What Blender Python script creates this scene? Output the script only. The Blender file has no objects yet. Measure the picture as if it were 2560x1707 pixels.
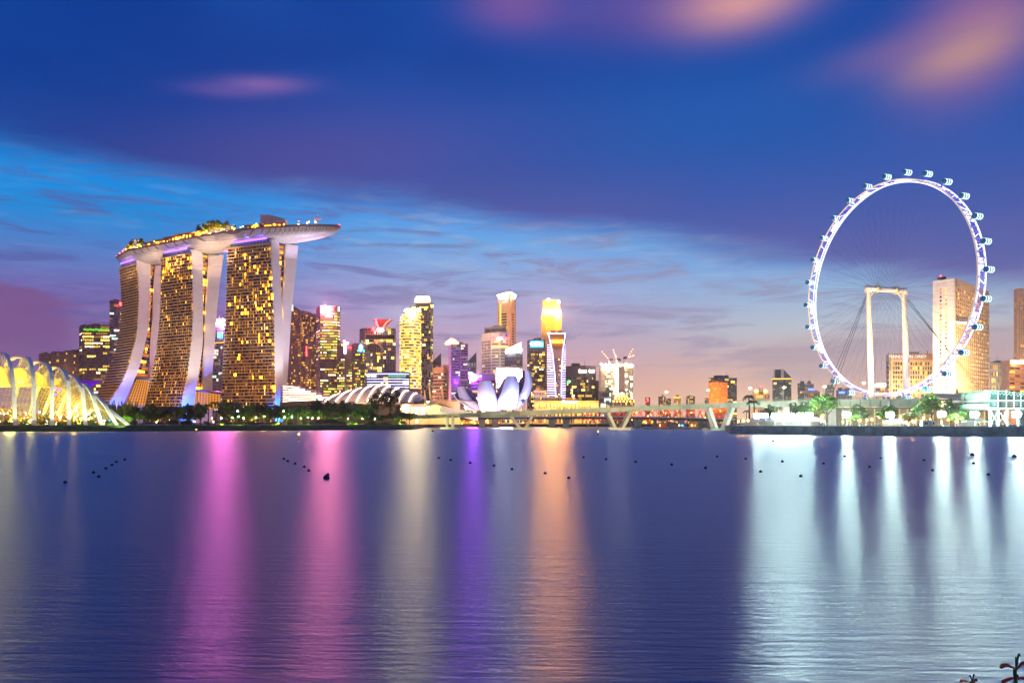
import bpy, bmesh, math, random
from mathutils import Vector, Matrix
from mathutils.geometry import tessellate_polygon
random.seed(7)
R = math.radians
sc = bpy.context.scene
COL = sc.collection

# ------------------------------------------------------------------ camera
CAMZ, HOR, FPX = 5.0, 1056.0, 2000.0        # eye height, horizon row and focal length of the 2560 px wide picture
cam = bpy.data.cameras.new('camera')
cam.sensor_width = 36.0
cam.lens = 36.0 * FPX / 2560.0
cam.shift_y = (HOR - 853.5) / 2560.0
cam.clip_start, cam.clip_end = 0.1, 30000
cam_o = bpy.data.objects.new('camera', cam)
COL.objects.link(cam_o)
cam_o.location = (0, 0, CAMZ)
cam_o.rotation_euler = (R(90), 0, 0)
sc.camera = cam_o
sc.render.resolution_x, sc.render.resolution_y = 1024, 682
sc.view_settings.view_transform = 'Standard'
sc.view_settings.look = 'None'
sc.view_settings.exposure = 0.0
sc.view_settings.gamma = 1.0
sc.cycles.use_denoising = True
sc.cycles.max_bounces = 6
sc.cycles.glossy_bounces = 3
sc.cycles.transparent_max_bounces = 12
sc.cycles.sample_clamp_indirect = 6.0

def lin(*c):
    return tuple(((x / 255) / 12.92 if x <= 10 else ((x / 255 + 0.055) / 1.055) ** 2.4) for x in c[:3])

# ------------------------------------------------------------------ sky (world)
world = bpy.data.worlds.new('World')
sc.world = world
world.use_nodes = True
NT = world.node_tree
NT.nodes.clear()

class S:                                    # a scalar socket with arithmetic
    def __init__(s, k): s.k = k
    def _op(s, op, *o):
        n = NT.nodes.new('ShaderNodeMath'); n.operation = op
        for i, v in enumerate((s,) + o):
            if isinstance(v, S): NT.links.new(v.k, n.inputs[i])
            else: n.inputs[i].default_value = v
        return S(n.outputs[0])
    def __add__(s, o): return s._op('ADD', o)
    def __sub__(s, o): return s._op('SUBTRACT', o)
    def __mul__(s, o): return s._op('MULTIPLY', o)
    def clamp(s):
        r = s._op('ADD', 0.0); r.k.node.use_clamp = True; return r
    def exp(s): return s._op('EXPONENT')
def sm(x, a, b):                            # smooth step a -> b
    n = NT.nodes.new('ShaderNodeMapRange'); n.interpolation_type = 'SMOOTHSTEP'
    NT.links.new(x.k, n.inputs[0]); n.inputs[1].default_value = a; n.inputs[2].default_value = b
    return S(n.outputs[0])
def mixc(f, a, b):
    n = NT.nodes.new('ShaderNodeMix'); n.data_type = 'RGBA'
    if isinstance(f, S): NT.links.new(f.k, n.inputs[0])
    else: n.inputs[0].default_value = f
    for i, v in ((6, a), (7, b)):
        if isinstance(v, tuple): n.inputs[i].default_value = (*v, 1)
        else: NT.links.new(v, n.inputs[i])
    return n.outputs[2]
def ramp(x, lo, hi, stops):
    n = NT.nodes.new('ShaderNodeMapRange'); NT.links.new(x.k, n.inputs[0])
    n.inputs[1].default_value = lo; n.inputs[2].default_value = hi
    r = NT.nodes.new('ShaderNodeValToRGB'); NT.links.new(n.outputs[0], r.inputs[0])
    e = r.color_ramp.elements
    while len(e) < len(stops): e.new(0.5)
    for el, (p, c) in zip(e, stops):
        el.position = (p - lo) / (hi - lo); el.color = (*lin(*c), 1)
    return r.outputs[0]
tc = NT.nodes.new('ShaderNodeTexCoord')
sep = NT.nodes.new('ShaderNodeSeparateXYZ'); NT.links.new(tc.outputs['Generated'], sep.inputs[0])
gx, gy, gz = (S(sep.outputs[i]) for i in range(3))
AZ = gx._op('ARCTAN2', gy) * 57.2958        # degrees to the right of due west
SN = (AZ * 0.0174533)._op('SINE') * 57.2958
EL = gz._op('ARCSINE')._op('ABSOLUTE') * 57.2958
def noise(sx, sy, detail, rough, seed, dist=0.0):
    cb = NT.nodes.new('ShaderNodeCombineXYZ')
    NT.links.new((AZ * sx).k, cb.inputs[0]); NT.links.new((EL * sy).k, cb.inputs[1]); cb.inputs[2].default_value = seed
    n = NT.nodes.new('ShaderNodeTexNoise')
    NT.links.new(cb.outputs[0], n.inputs['Vector'])
    n.inputs['Scale'].default_value = 1; n.inputs['Detail'].default_value = detail
    n.inputs['Roughness'].default_value = rough; n.inputs['Distortion'].default_value = dist
    return S(n.outputs[0])
def blob(px, py, wx, wy, tilt=0.0):         # soft cloud round a direction, sizes in degrees
    u, v = (px - 1280) / FPX, (HOR - py) / FPX
    a0 = math.degrees(math.atan(u)); e0 = math.degrees(math.atan(v * math.cos(math.atan(u))))
    da = (AZ - a0); de = (EL - e0) - da * tilt
    return ((da * da * (1 / wx ** 2) + de * de * (1 / wy ** 2)) * -1.0).exp()
n_big = noise(0.055, 0.16, 3, 0.5, 3.1)
n_wisp = noise(0.13, 0.95, 7, 0.64, 8.7, 0.7)
n_fine = noise(0.3, 1.9, 4, 0.6, 1.3, 0.4)
clear_l = ramp(EL, 0, 30, [(0, (150, 112, 150)), (3, (143, 104, 150)), (6, (133, 102, 158)), (8.5, (112, 106, 175)), (10.5, (84, 124, 196)), (13, (24, 138, 216)), (15.5, (0, 140, 226)), (22, (0, 110, 200)), (30, (0, 70, 160))])
clear_c = ramp(EL, 0, 30, [(0, (236, 188, 160)), (3, (220, 172, 162)), (5.5, (190, 160, 182)), (8, (162, 158, 202)), (10.5, (132, 164, 216)), (12.5, (100, 164, 226)), (14.5, (70, 152, 230)), (22, (30, 110, 205)), (30, (0, 75, 170))])
clear_r = ramp(EL, 0, 30, [(0, (244, 204, 168)), (2.5, (234, 184, 156)), (4.5, (204, 178, 176)), (6.5, (182, 188, 200)), (8.5, (150, 178, 212)), (11, (108, 162, 222)), (14, (80, 135, 208)), (22, (30, 100, 195)), (30, (0, 75, 170))])
lowc = mixc(sm(SN, -24, -4), clear_l, clear_c)
lowc = mixc(sm(SN, 2, 20), lowc, clear_r)
veil_l = ramp(EL, 0, 34, [(0, (140, 105, 150)), (9, (110, 95, 165)), (14, (72, 78, 150)), (17, (38, 68, 148)), (20, (0, 62, 152)), (26, (0, 58, 148)), (34, (0, 50, 138))])
veil_r = ramp(EL, 0, 34, [(0, (200, 165, 165)), (6, (126, 112, 160)), (10, (92, 94, 164)), (14, (72, 86, 164)), (18, (36, 80, 166)), (22, (8, 74, 164)), (26, (0, 66, 158)), (34, (0, 58, 150))])
veil = mixc(sm(SN, -26, 8), veil_l, veil_r)
veil = mixc(sm(n_big, 0.38, 0.66) * 0.35, veil, lin(22, 84, 176))
veil = mixc(blob(1780, 300, 9, 3.2) * 0.75, veil, lin(14, 88, 176))
veil = mixc(blob(760, 390, 13, 3.0, 0.10) * 0.55, veil, lin(92, 80, 156))
veil = mixc(blob(40, 250, 14, 6) * 0.5, veil, lin(0, 58, 146))
# wisps of thin stratus in the bright band
wis = sm(n_wisp, 0.47, 0.64) * sm(EL, 2.0, 6.0)
lowc = mixc(wis * 0.62, lowc, mixc(sm(SN, -20, 16), lin(84, 88, 158), lin(146, 136, 170)))
lowc = mixc(sm(n_fine, 0.46, 0.72) * 0.36 * sm(EL, 4, 8) * (sm(SN, -22, -2) * 0.75 + 0.25), lowc, lin(160, 190, 222))
edge = S(SN.k) * -0.13 - SN * SN * 0.0022 + 14.2
edge = edge + (n_big - 0.5) * 3.6 + (n_wisp - 0.5) * 2.0
hgt = EL - edge
sky = mixc(sm(hgt, -0.9, 1.6), lowc, veil)
# low purple bank on the left, low grey-rose bank on the right
bank = sm(EL - (n_wisp - 0.5) * 1.2 - sm(SN, -31.5, -25.5) * -1.1, 8.6, 8.1) * sm(SN + (n_wisp - 0.5) * 4, -26.6, -28.6) * sm(EL, 1.5, 6.0)
sky = mixc(bank * 0.9, sky, lin(122, 84, 140))
bank2 = sm(EL + (n_big - 0.5) * 2.0, 6.4, 5.0) * sm(EL, 1.2, 3.6) * sm(SN + (n_wisp - 0.5) * 6, 14.5, 18.5)
sky = mixc(bank2 * 0.6, sky, lin(176, 150, 160))
# clouds lit by the city, smeared by the wind
for px, py, wx, wy, tl, c, k in ((1290, 12, 3.3, 1.5, 0.0, (128, 88, 160), .75), (1640, 20, 7.0, 1.9, 0, (120, 86, 160), .55), (1850, 0, 4.0, 1.6, 0.06, (222, 158, 158), .85),
                                 (2440, 84, 3.6, 3.0, 0.25, (160, 106, 152), .9), (2400, 128, 3.0, 1.3, 0.14, (196, 150, 140), .85), (2250, 130, 4.4, 1.1, 0.10, (130, 100, 158), .6),
                                 (655, 212, 2.7, 0.5, 0.09, (150, 110, 178), .62), (560, 228, 2.6, 0.4, 0.05, (110, 90, 170), .5)):
    sky = mixc((blob(px, py, wx, wy, tl) * k * (n_big * 0.5 + 0.55 + n_fine * 0.25 + n_wisp * 0.2)).clamp(), sky, lin(*c))
nish = NT.nodes.new('ShaderNodeTexSky'); nish.sky_type = 'NISHITA'; nish.sun_disc = False
nish.sun_elevation = R(-3.0); nish.sun_rotation = R(0)
gain = NT.nodes.new('ShaderNodeVectorMath'); gain.operation = 'SCALE'; NT.links.new(sky, gain.inputs[0]); NT.links.new(((EL * (-1 / 8.0)).exp() * 0.22 + 0.98).k, gain.inputs['Scale']); sky = gain.outputs[0]   # the haze takes this back
add = NT.nodes.new('ShaderNodeMix'); add.data_type = 'RGBA'; add.blend_type = 'ADD'; add.inputs[0].default_value = 0.02
NT.links.new(sky, add.inputs[6]); NT.links.new(nish.outputs[0], add.inputs[7])
bg = NT.nodes.new('ShaderNodeBackground'); NT.links.new(add.outputs[2], bg.inputs[0]); bg.inputs[1].default_value = 1.0
wo = NT.nodes.new('ShaderNodeOutputWorld'); NT.links.new(bg.outputs[0], wo.inputs[0])
world.cycles.sampling_method = 'MANUAL'; world.cycles.sample_map_resolution = 512

# ------------------------------------------------------------------ helpers
def X(px, D): return (px - 1280.0) / FPX * D
def Z(py, D): return CAMZ + (HOR - py) / FPX * D
def P(px, py, D): return Vector((X(px, D), D, Z(py, D)))     # a point seen at (px, py) standing D metres ahead
GROUND = 3.4

MATS = {}
def mat(name, color=(.5, .5, .5), rough=.6, metal=0.0, emit=None, es=0.0, var=0.0, vscale=0.2, bump=0.0, bscale=4.0, spec=None, trans=None):
    if name in MATS: return MATS[name]
    m = bpy.data.materials.new(name); m.use_nodes = True
    nt = m.node_tree; b = nt.nodes['Principled BSDF']
    b.inputs['Base Color'].default_value = (*color, 1); b.inputs['Roughness'].default_value = rough
    b.inputs['Metallic'].default_value = metal
    if spec is not None: b.inputs['Specular IOR Level'].default_value = spec
    tcn = None
    if var or bump:
        tcn = nt.nodes.new('ShaderNodeTexCoord')
    if var:
        n = nt.nodes.new('ShaderNodeTexNoise'); n.inputs['Scale'].default_value = vscale; n.inputs['Detail'].default_value = 5
        nt.links.new(tcn.outputs['Object'], n.inputs['Vector'])
        mr = nt.nodes.new('ShaderNodeMapRange'); nt.links.new(n.outputs[0], mr.inputs[0])
        mr.inputs[1].default_value = .3; mr.inputs[2].default_value = .7
        mr.inputs[3].default_value = 1 - var; mr.inputs[4].default_value = 1 + var
        mx = nt.nodes.new('ShaderNodeVectorMath'); mx.operation = 'SCALE'
        mx.inputs[0].default_value = color; nt.links.new(mr.outputs[0], mx.inputs['Scale'])
        nt.links.new(mx.outputs[0], b.inputs['Base Color'])
    if bump:
        n = nt.nodes.new('ShaderNodeTexNoise'); n.inputs['Scale'].default_value = bscale; n.inputs['Detail'].default_value = 4
        nt.links.new(tcn.outputs['Object'], n.inputs['Vector'])
        bp = nt.nodes.new('ShaderNodeBump'); bp.inputs['Strength'].default_value = bump
        nt.links.new(n.outputs[0], bp.inputs['Height']); nt.links.new(bp.outputs[0], b.inputs['Normal'])
    if emit is not None:
        b.inputs['Emission Color'].default_value = (*emit, 1); b.inputs['Emission Strength'].default_value = es
    if trans is not None: b.inputs['Alpha'].default_value = trans
    MATS[name] = m
    return m
def emat(name, c, s):
    return mat(name, color=(.02, .02, .02), rough=.4, emit=lin(*c), es=s)

ORG = {}                                     # world origin of every root and part
def put(o, parent=None, org=None):
    COL.objects.link(o)
    if parent is not None: o.parent = parent
    ORG[o.name] = Vector(org) if org is not None else (ORG[parent.name] if parent else Vector((0, 0, 0)))
    return o
def tag(o, label=None, cat=None, group=None, kind=None):
    if label: o['label'] = label
    if cat: o['category'] = cat
    if group: o['group'] = group
    if kind: o['kind'] = kind
    return o
def thing(name, label, cat, loc, group=None):
    o = bpy.data.objects.new(name, None); o.location = loc; o.empty_display_size = 1
    put(o, None, loc)
    return tag(o, label, cat, group)

class MB:                                    # gathers shapes in world space, then links them as one mesh
    def __init__(s): s.v, s.f, s.m = [], [], []
    def poly(s, pts, mi=0):
        k = len(s.v); s.v += [Vector(p) for p in pts]; s.f.append(tuple(range(k, k + len(pts)))); s.m.append(mi)
    def grid(s, rows, mi=0, closed=False):
        k = len(s.v); n = len(rows[0])
        for r in rows: s.v += [Vector(p) for p in r]
        for i in range(len(rows) - 1):
            for j in range(n if closed else n - 1):
                a, b = k + i * n + j, k + i * n + (j + 1) % n
                s.f.append((a, b, b + n, a + n)); s.m.append(mi)
        return k
    def hexa(s, p, mi=0):                    # 8 corners: bottom 4 then top 4
        k = len(s.v); s.v += [Vector(q) for q in p]
        for f in ((3, 2, 1, 0), (4, 5, 6, 7), (0, 1, 5, 4), (1, 2, 6, 5), (2, 3, 7, 6), (3, 0, 4, 7)):
            s.f.append(tuple(k + i for i in f)); s.m.append(mi)
    def box(s, c, d, rz=0.0, mi=0):
        c = Vector(c); u = Vector((math.cos(rz), math.sin(rz), 0)) * d[0] / 2; w = Vector((-math.sin(rz), math.cos(rz), 0)) * d[1] / 2; h = Vector((0, 0, d[2] / 2))
        s.hexa([c - u - w - h, c + u - w - h, c + u + w - h, c - u + w - h, c - u - w + h, c + u - w + h, c + u + w + h, c - u + w + h], mi)
    def bar(s, a, b, w, h=None, up=(0, 0, 1), mi=0):      # square bar from a to b
        a, b = Vector(a), Vector(b); h = h or w; d = (b - a)
        if d.length < 1e-6: return
        d.normalize(); up = Vector(up)
        if abs(d.dot(up)) > .98: up = Vector((1, 0, 0))
        u = d.cross(up).normalized() * w / 2; t = u.cross(d).normalized() * h / 2
        s.hexa([a - u - t, a + u - t, a + u + t, a - u + t, b - u - t, b + u - t, b + u + t, b - u + t], mi)
    def tube(s, pts, r, n=8, mi=0, cap=True, closed=False):
        pts = [Vector(p) for p in pts]; rs = r if isinstance(r, (list, tuple)) else [r] * len(pts)
        rows = []; ref = None
        for i, p in enumerate(pts):
            a = pts[i - 1] if (i or closed) else pts[0]; b = pts[(i + 1) % len(pts)] if (i < len(pts) - 1 or closed) else pts[-1]
            d = (b - a).normalized()
            if ref is None: ref = Vector((0, 0, 1)) if abs(d.z) < .9 else Vector((1, 0, 0))
            u = d.cross(ref).normalized(); w = u.cross(d).normalized(); ref = w
            rows.append([p + (u * math.cos(2 * math.pi * j / n) + w * math.sin(2 * math.pi * j / n)) * rs[i] for j in range(n)])
        if closed: rows.append(rows[0])
        k = s.grid(rows, mi, True)
        if cap and not closed:
            s.f.append(tuple(range(k + n - 1, k - 1, -1))); s.m.append(mi)
            e = k + (len(rows) - 1) * n; s.f.append(tuple(range(e, e + n))); s.m.append(mi)
    def prism(s, poly, z0, z1, mi=0, top=None):
        n = len(poly); k = len(s.v)
        zt = z1 if isinstance(z1, (list, tuple)) else [z1] * n
        s.v += [Vector((p[0], p[1], z0)) for p in poly] + [Vector((p[0], p[1], z)) for p, z in zip(poly, zt)]
        for i in range(n):
            j = (i + 1) % n; s.f.append((k + i, k + j, k + n + j, k + n + i)); s.m.append(mi)
        for t in tessellate_polygon([[Vector((p[0], p[1], 0)) for p in poly]]):
            s.f.append((k + n + t[0], k + n + t[1], k + n + t[2])); s.m.append(mi if top is None else top)
            s.f.append((k + t[2], k + t[1], k + t[0])); s.m.append(mi)
    def ball(s, c, r, n=10, m=6, mi=0, sq=(1, 1, 1)):
        c = Vector(c); rows = []
        for i in range(m + 1):
            a = math.pi * i / m
            rows.append([c + Vector((math.sin(a) * math.cos(2 * math.pi * j / n) * r * sq[0], math.sin(a) * math.sin(2 * math.pi * j / n) * r * sq[1], -math.cos(a) * r * sq[2])) for j in range(n)])
        s.grid(rows, mi, True)
    def build(s, name, mats, parent=None, smooth=False, org=None, fix=True):
        if not isinstance(mats, (list, tuple)): mats = [mats]
        o_ = Vector(org) if org is not None else (ORG[parent.name] if parent is not None else Vector((0, 0, 0)))
        me = bpy.data.meshes.new(name)
        me.from_pydata([tuple(v - o_) for v in s.v], [], s.f)
        for m_ in mats: me.materials.append(m_)
        if len(mats) > 1: me.polygons.foreach_set('material_index', s.m)
        if fix and s.f:
            bm = bmesh.new(); bm.from_mesh(me); bmesh.ops.remove_doubles(bm, verts=bm.verts, dist=1e-5)
            bmesh.ops.recalc_face_normals(bm, faces=bm.faces); bm.to_mesh(me); bm.free()
        if smooth:
            me.polygons.foreach_set('use_smooth', [True] * len(me.polygons))
            me.set_sharp_from_angle(angle=R(40))
        me.update()
        o = bpy.data.objects.new(name, me)
        if parent is None and org is not None: o.location = o_
        return put(o, parent, o_ if org is not None or parent is None else None)
def mesh_part(name, me, parent, loc=(0, 0, 0), rot=0, sca=1.0):
    o = bpy.data.objects.new(name, me); o.location = loc; o.rotation_euler = (0, 0, rot)
    o.scale = sca if isinstance(sca, tuple) else (sca,) * 3
    return put(o, parent)
def spot(name, loc, target, energy, color, angle=60, blend=.6, rad=.5, parent=None):
    l = bpy.data.lights.new(name, 'SPOT'); l.energy = energy; l.color = lin(*color); l.spot_size = R(angle); l.spot_blend = blend; l.shadow_soft_size = rad
    o = bpy.data.objects.new(name, l); COL.objects.link(o); loc = Vector(loc)
    org = ORG[parent.name] if parent is not None else Vector((0, 0, 0))
    o.parent = parent; o.location = loc - org
    o.rotation_euler = (Vector(target) - loc).to_track_quat('-Z', 'Y').to_euler()
    return o
def smooth_path(pts, n):
    out = []
    for i in range(len(pts) - 1):
        p0, p1, p2, p3 = pts[max(0, i - 1)], pts[i], pts[i + 1], pts[min(len(pts) - 1, i + 2)]
        for k in range(n):
            t = k / n; out.append(.5 * ((2 * p1) + (p2 - p0) * t + (2 * p0 - 5 * p1 + 4 * p2 - p3) * t * t + (3 * p1 - p0 - 3 * p2 + p3) * t ** 3))
    return out + [pts[-1]]
# ------------------------------------------------------------------ the setting
WROUGH, WBUMP = 0.375, 0.07
def water_mat():
    m = bpy.data.materials.new('bay_water'); m.use_nodes = True; nt = m.node_tree; nt.nodes.remove(nt.nodes['Principled BSDF'])
    df = nt.nodes.new('ShaderNodeBsdfDiffuse'); df.inputs[0].default_value = (*lin(36, 50, 96), 1)
    gs = nt.nodes.new('ShaderNodeBsdfAnisotropic'); gs.distribution = 'BECKMANN'; gs.inputs['Color'].default_value = (.95, .97, 1, 1); gs.inputs['Roughness'].default_value = WROUGH; gs.inputs['Anisotropy'].default_value = .40   # wind waves slope more along the wind than across it
    tg = nt.nodes.new('ShaderNodeCombineXYZ'); tg.inputs[0].default_value = 1.0; nt.links.new(tg.outputs[0], gs.inputs['Tangent'])
    fr = nt.nodes.new('ShaderNodeFresnel'); fr.inputs[0].default_value = 1.6; fm = nt.nodes.new('ShaderNodeMath'); fm.operation = 'MULTIPLY_ADD'; nt.links.new(fr.outputs[0], fm.inputs[0]); fm.inputs[1].default_value = .40; fm.inputs[2].default_value = .24   # ruffled water mirrors less than a flat sheet at grazing angles
    mx = nt.nodes.new('ShaderNodeMixShader'); nt.links.new(fm.outputs[0], mx.inputs[0]); nt.links.new(df.outputs[0], mx.inputs[1]); nt.links.new(gs.outputs[0], mx.inputs[2])
    nt.links.new(mx.outputs[0], nt.nodes['Material Output'].inputs['Surface'])
    tcn = nt.nodes.new('ShaderNodeTexCoord')
    def nz(sx, sy, detail):
        mp = nt.nodes.new('ShaderNodeMapping'); mp.inputs['Scale'].default_value = (sx, sy, 1); nt.links.new(tcn.outputs['Object'], mp.inputs[0])
        n = nt.nodes.new('ShaderNodeTexNoise'); n.inputs['Scale'].default_value = 1; n.inputs['Detail'].default_value = detail; nt.links.new(mp.outputs[0], n.inputs['Vector']); return n.outputs[0]
    def mth(op, p, q):
        k = nt.nodes.new('ShaderNodeMath'); k.operation = op
        for i, v in enumerate((p, q)):
            if isinstance(v, float): k.inputs[i].default_value = v
            else: nt.links.new(v, k.inputs[i])
        return k.outputs[0]
    a = None
    for sx, sy, st in ((2.6, 14.0, .34), (1.0, 6.5, .6), (0.3, 2.4, .8), (0.05, 0.5, 1.0)):
        h = mth('MULTIPLY', nz(sx, sy, 3), st); a = h if a is None else mth('ADD', a, h)
    gust = nt.nodes.new('ShaderNodeMapRange'); nt.links.new(nz(.010, .06, 4), gust.inputs[0])      # calm and ruffled patches
    for i, v in ((1, .3), (2, .7), (3, .6), (4, 1.3)): gust.inputs[i].default_value = v
    bp = nt.nodes.new('ShaderNodeBump'); bp.inputs['Distance'].default_value = WBUMP; nt.links.new(gust.outputs[0], bp.inputs['Strength'])
    bp.inputs['Strength'].default_value = 1.0
    nt.links.new(a, bp.inputs['Height']); nt.links.new(bp.outputs[0], gs.inputs['Normal'])
    rg_ = mth('MULTIPLY_ADD', gust.outputs[0], .02); rg_.node.inputs[2].default_value = WROUGH - .02; nt.links.new(rg_, gs.inputs['Roughness'])
    MATS['bay_water'] = m
    return m
w = MB()
w.poly([(-3400, -560, 0), (3400, -560, 0), (3400, 3360, 0), (-3400, 3360, 0)])
tag(w.build('water', water_mat()), kind='structure')

M_soil = mat('city_paving', (.09, .085, .08), .85, var=.3, vscale=.05)
M_grass = mat('lawn', lin(66, 98, 34), .95, var=.45, vscale=.25, bump=.4, bscale=3)
M_wall_sea = mat('sea_wall_concrete', lin(110, 124, 134), .8, var=.35, vscale=.4, bump=.2, bscale=2)
def G(px, D): return (X(px, D), D)
SHORE_L = [(-900, 415), (-200, 428), (0, 436), (160, 440), (300, 446), (450, 462), (600, 482), (760, 506), (900, 530), (985, 548), (1030, 560)]
SHORE_R = [(1826, 352), (1850, 345), (1960, 332), (2100, 313), (2250, 298), (2400, 289), (2560, 283), (2800, 276), (3400, 268)]
inner_l = [(px, D + 13) for px, D in SHORE_L]
edge_pts = [G(*p) for p in inner_l] + [G(1048, 640), G(1062, 770), G(1200, 890), G(1500, 940), G(1720, 900), G(1808, 640), G(1816, 420)] + [G(px, D + 1.2) for px, D in SHORE_R]
land = [(-3300, 700)] + edge_pts + [(3300, 700), (3300, 3300), (-3300, 3300)]
g = MB(); g.prism(land, -1.5, GROUND)
tag(g.build('ground', M_soil), kind='structure')
# grassy bank of the gardens, sloping into the bay, with an uneven foot
b = MB(); rows = []
rnd = random.Random(5)
dense = []
for (a, da), (c, dc) in zip(SHORE_L, SHORE_L[1:]):
    k = max(4, int(abs(c - a) / 14))
    for i in range(k): dense.append((a + (c - a) * i / k, da + (dc - da) * i / k))
dense.append(SHORE_L[-1])
for t, zz in ((0, -.6), (.12, .25), (.35, 1.2), (.62, 2.3), (.85, 3.2), (1.0, GROUND + .06), (2.9, GROUND + .09)):
    rows.append([(X(px, D), D + 13 * t + (rnd.random() - .5) * 2.2 * (1 - t if t < 1 else 0), zz + (rnd.random() - .5) * .35 * (0 < t < 1)) for px, D in dense])
b.grid(rows)
tag(b.build('grass_bank', M_grass, smooth=True, fix=False), kind='structure')
# dark sea wall of the right-hand promontory
s = MB(); pts = [Vector((*G(px, D), 0)) for px, D in SHORE_R]
for a, c in zip(pts, pts[1:]):
    n_ = Vector((0, 1.1, 0))
    s.hexa([a + Vector((0, 0, -1.4)), c + Vector((0, 0, -1.4)), c + n_ + Vector((0, 0, -1.4)), a + n_ + Vector((0, 0, -1.4)),
            a + Vector((0, 0, 3.5)), c + Vector((0, 0, 3.5)), c + n_ + Vector((0, 0, 3.5)), a + n_ + Vector((0, 0, 3.5))])
sw = s.build('sea_wall', M_wall_sea)
tag(sw, 'long dark concrete sea wall along the floodlit right shore', 'wall')
s = MB()
for a, c in zip(pts, pts[1:]):
    s.bar(a + Vector((0, .4, 3.62)), c + Vector((0, .4, 3.62)), 1.5, .22)
s.build('coping', mat('coping_stone', (.42, .40, .36), .7, var=.2), sw)
n_lawn = MB(); n_lawn.grid([[(p.x, p.y + 1.6, GROUND + .05) for p in pts], [(p.x, p.y + 12, GROUND + .06) for p in pts]])
tag(n_lawn.build('promenade_lawn', M_grass), kind='structure')
f = MB(); f.prism([(-60, -40), (60, -40), (60, 3.2), (-60, 3.6)], -1.5, 3.3)
tag(f.build('near_shore', M_grass), kind='structure')
# ------------------------------------------------------------------ materials of the town
LIT = {
 'yellow': [emat('window_yellow_bright', (255, 214, 96), 3.2), emat('window_yellow', (255, 205, 70), 1.3), emat('window_yellow_dim', (240, 180, 60), .5), emat('window_cream', (255, 236, 190), 2.4)],
 'amber': [emat('window_amber_bright', (255, 190, 60), 2.6), emat('window_amber', (255, 170, 40), 1.0), emat('window_amber_dim', (230, 140, 30), .42), emat('window_gold', (255, 205, 80), 1.7)],
 'lime': [emat('window_lime', (226, 235, 80), 1.8), emat('window_yellow', (255, 205, 70), 1.3), emat('window_lime_dim', (190, 190, 60), .6), emat('window_cream', (255, 236, 190), 2.4)],
 'cool': [emat('window_cool', (214, 255, 236), 1.6), emat('window_cream', (255, 236, 190), 2.4), emat('window_yellow_dim', (240, 180, 60), .5), emat('window_cool_dim', (120, 200, 190), .6)],
 'work': [emat('work_light', (240, 255, 225), 3.0), emat('window_cream', (255, 236, 190), 2.4), emat('window_lime_dim', (190, 190, 60), .6), emat('window_cool', (214, 255, 236), 1.6)],
}
FAINT = [emat('window_faint', (150, 110, 84), .30), emat('window_fainter', (112, 92, 88), .22)]
GL = {'dark': mat('glass_dark', lin(46, 48, 60), .14, spec=.7), 'navy': mat('glass_navy', lin(36, 44, 72), .12, spec=.7), 'brown': mat('glass_brown', lin(72, 54, 52), .2, spec=.6),
      'grey': mat('glass_grey', lin(104, 100, 104), .2, spec=.6), 'black': mat('glass_black', lin(26, 26, 34), .15, spec=.7), 'green': mat('glass_green', lin(70, 110, 104), .15, spec=.6)}
WL = {'tan': mat('wall_tan', lin(222, 190, 152), .7, var=.12), 'cream': mat('wall_cream', lin(236, 214, 184), .7, var=.12), 'white': mat('wall_white', lin(232, 226, 222), .65, var=.1),
      'grey': mat('wall_grey', lin(168, 158, 156), .7, var=.15), 'brown': mat('wall_brown', lin(120, 92, 82), .7, var=.2), 'umber': mat('wall_umber', lin(88, 70, 70), .7, var=.2),
      'terracotta': mat('wall_terracotta', lin(206, 142, 110), .7, var=.15), 'slate': mat('wall_slate', lin(92, 90, 104), .6, var=.15), 'orange': mat('wall_orange', lin(232, 160, 90), .7, var=.15),
      'gold': mat('wall_gold', lin(240, 200, 120), .6, var=.12), 'dusk': mat('wall_dusk', lin(130, 112, 112), .7, var=.15), 'pale': mat('wall_pale', lin(216, 208, 206), .65, var=.1)}

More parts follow.
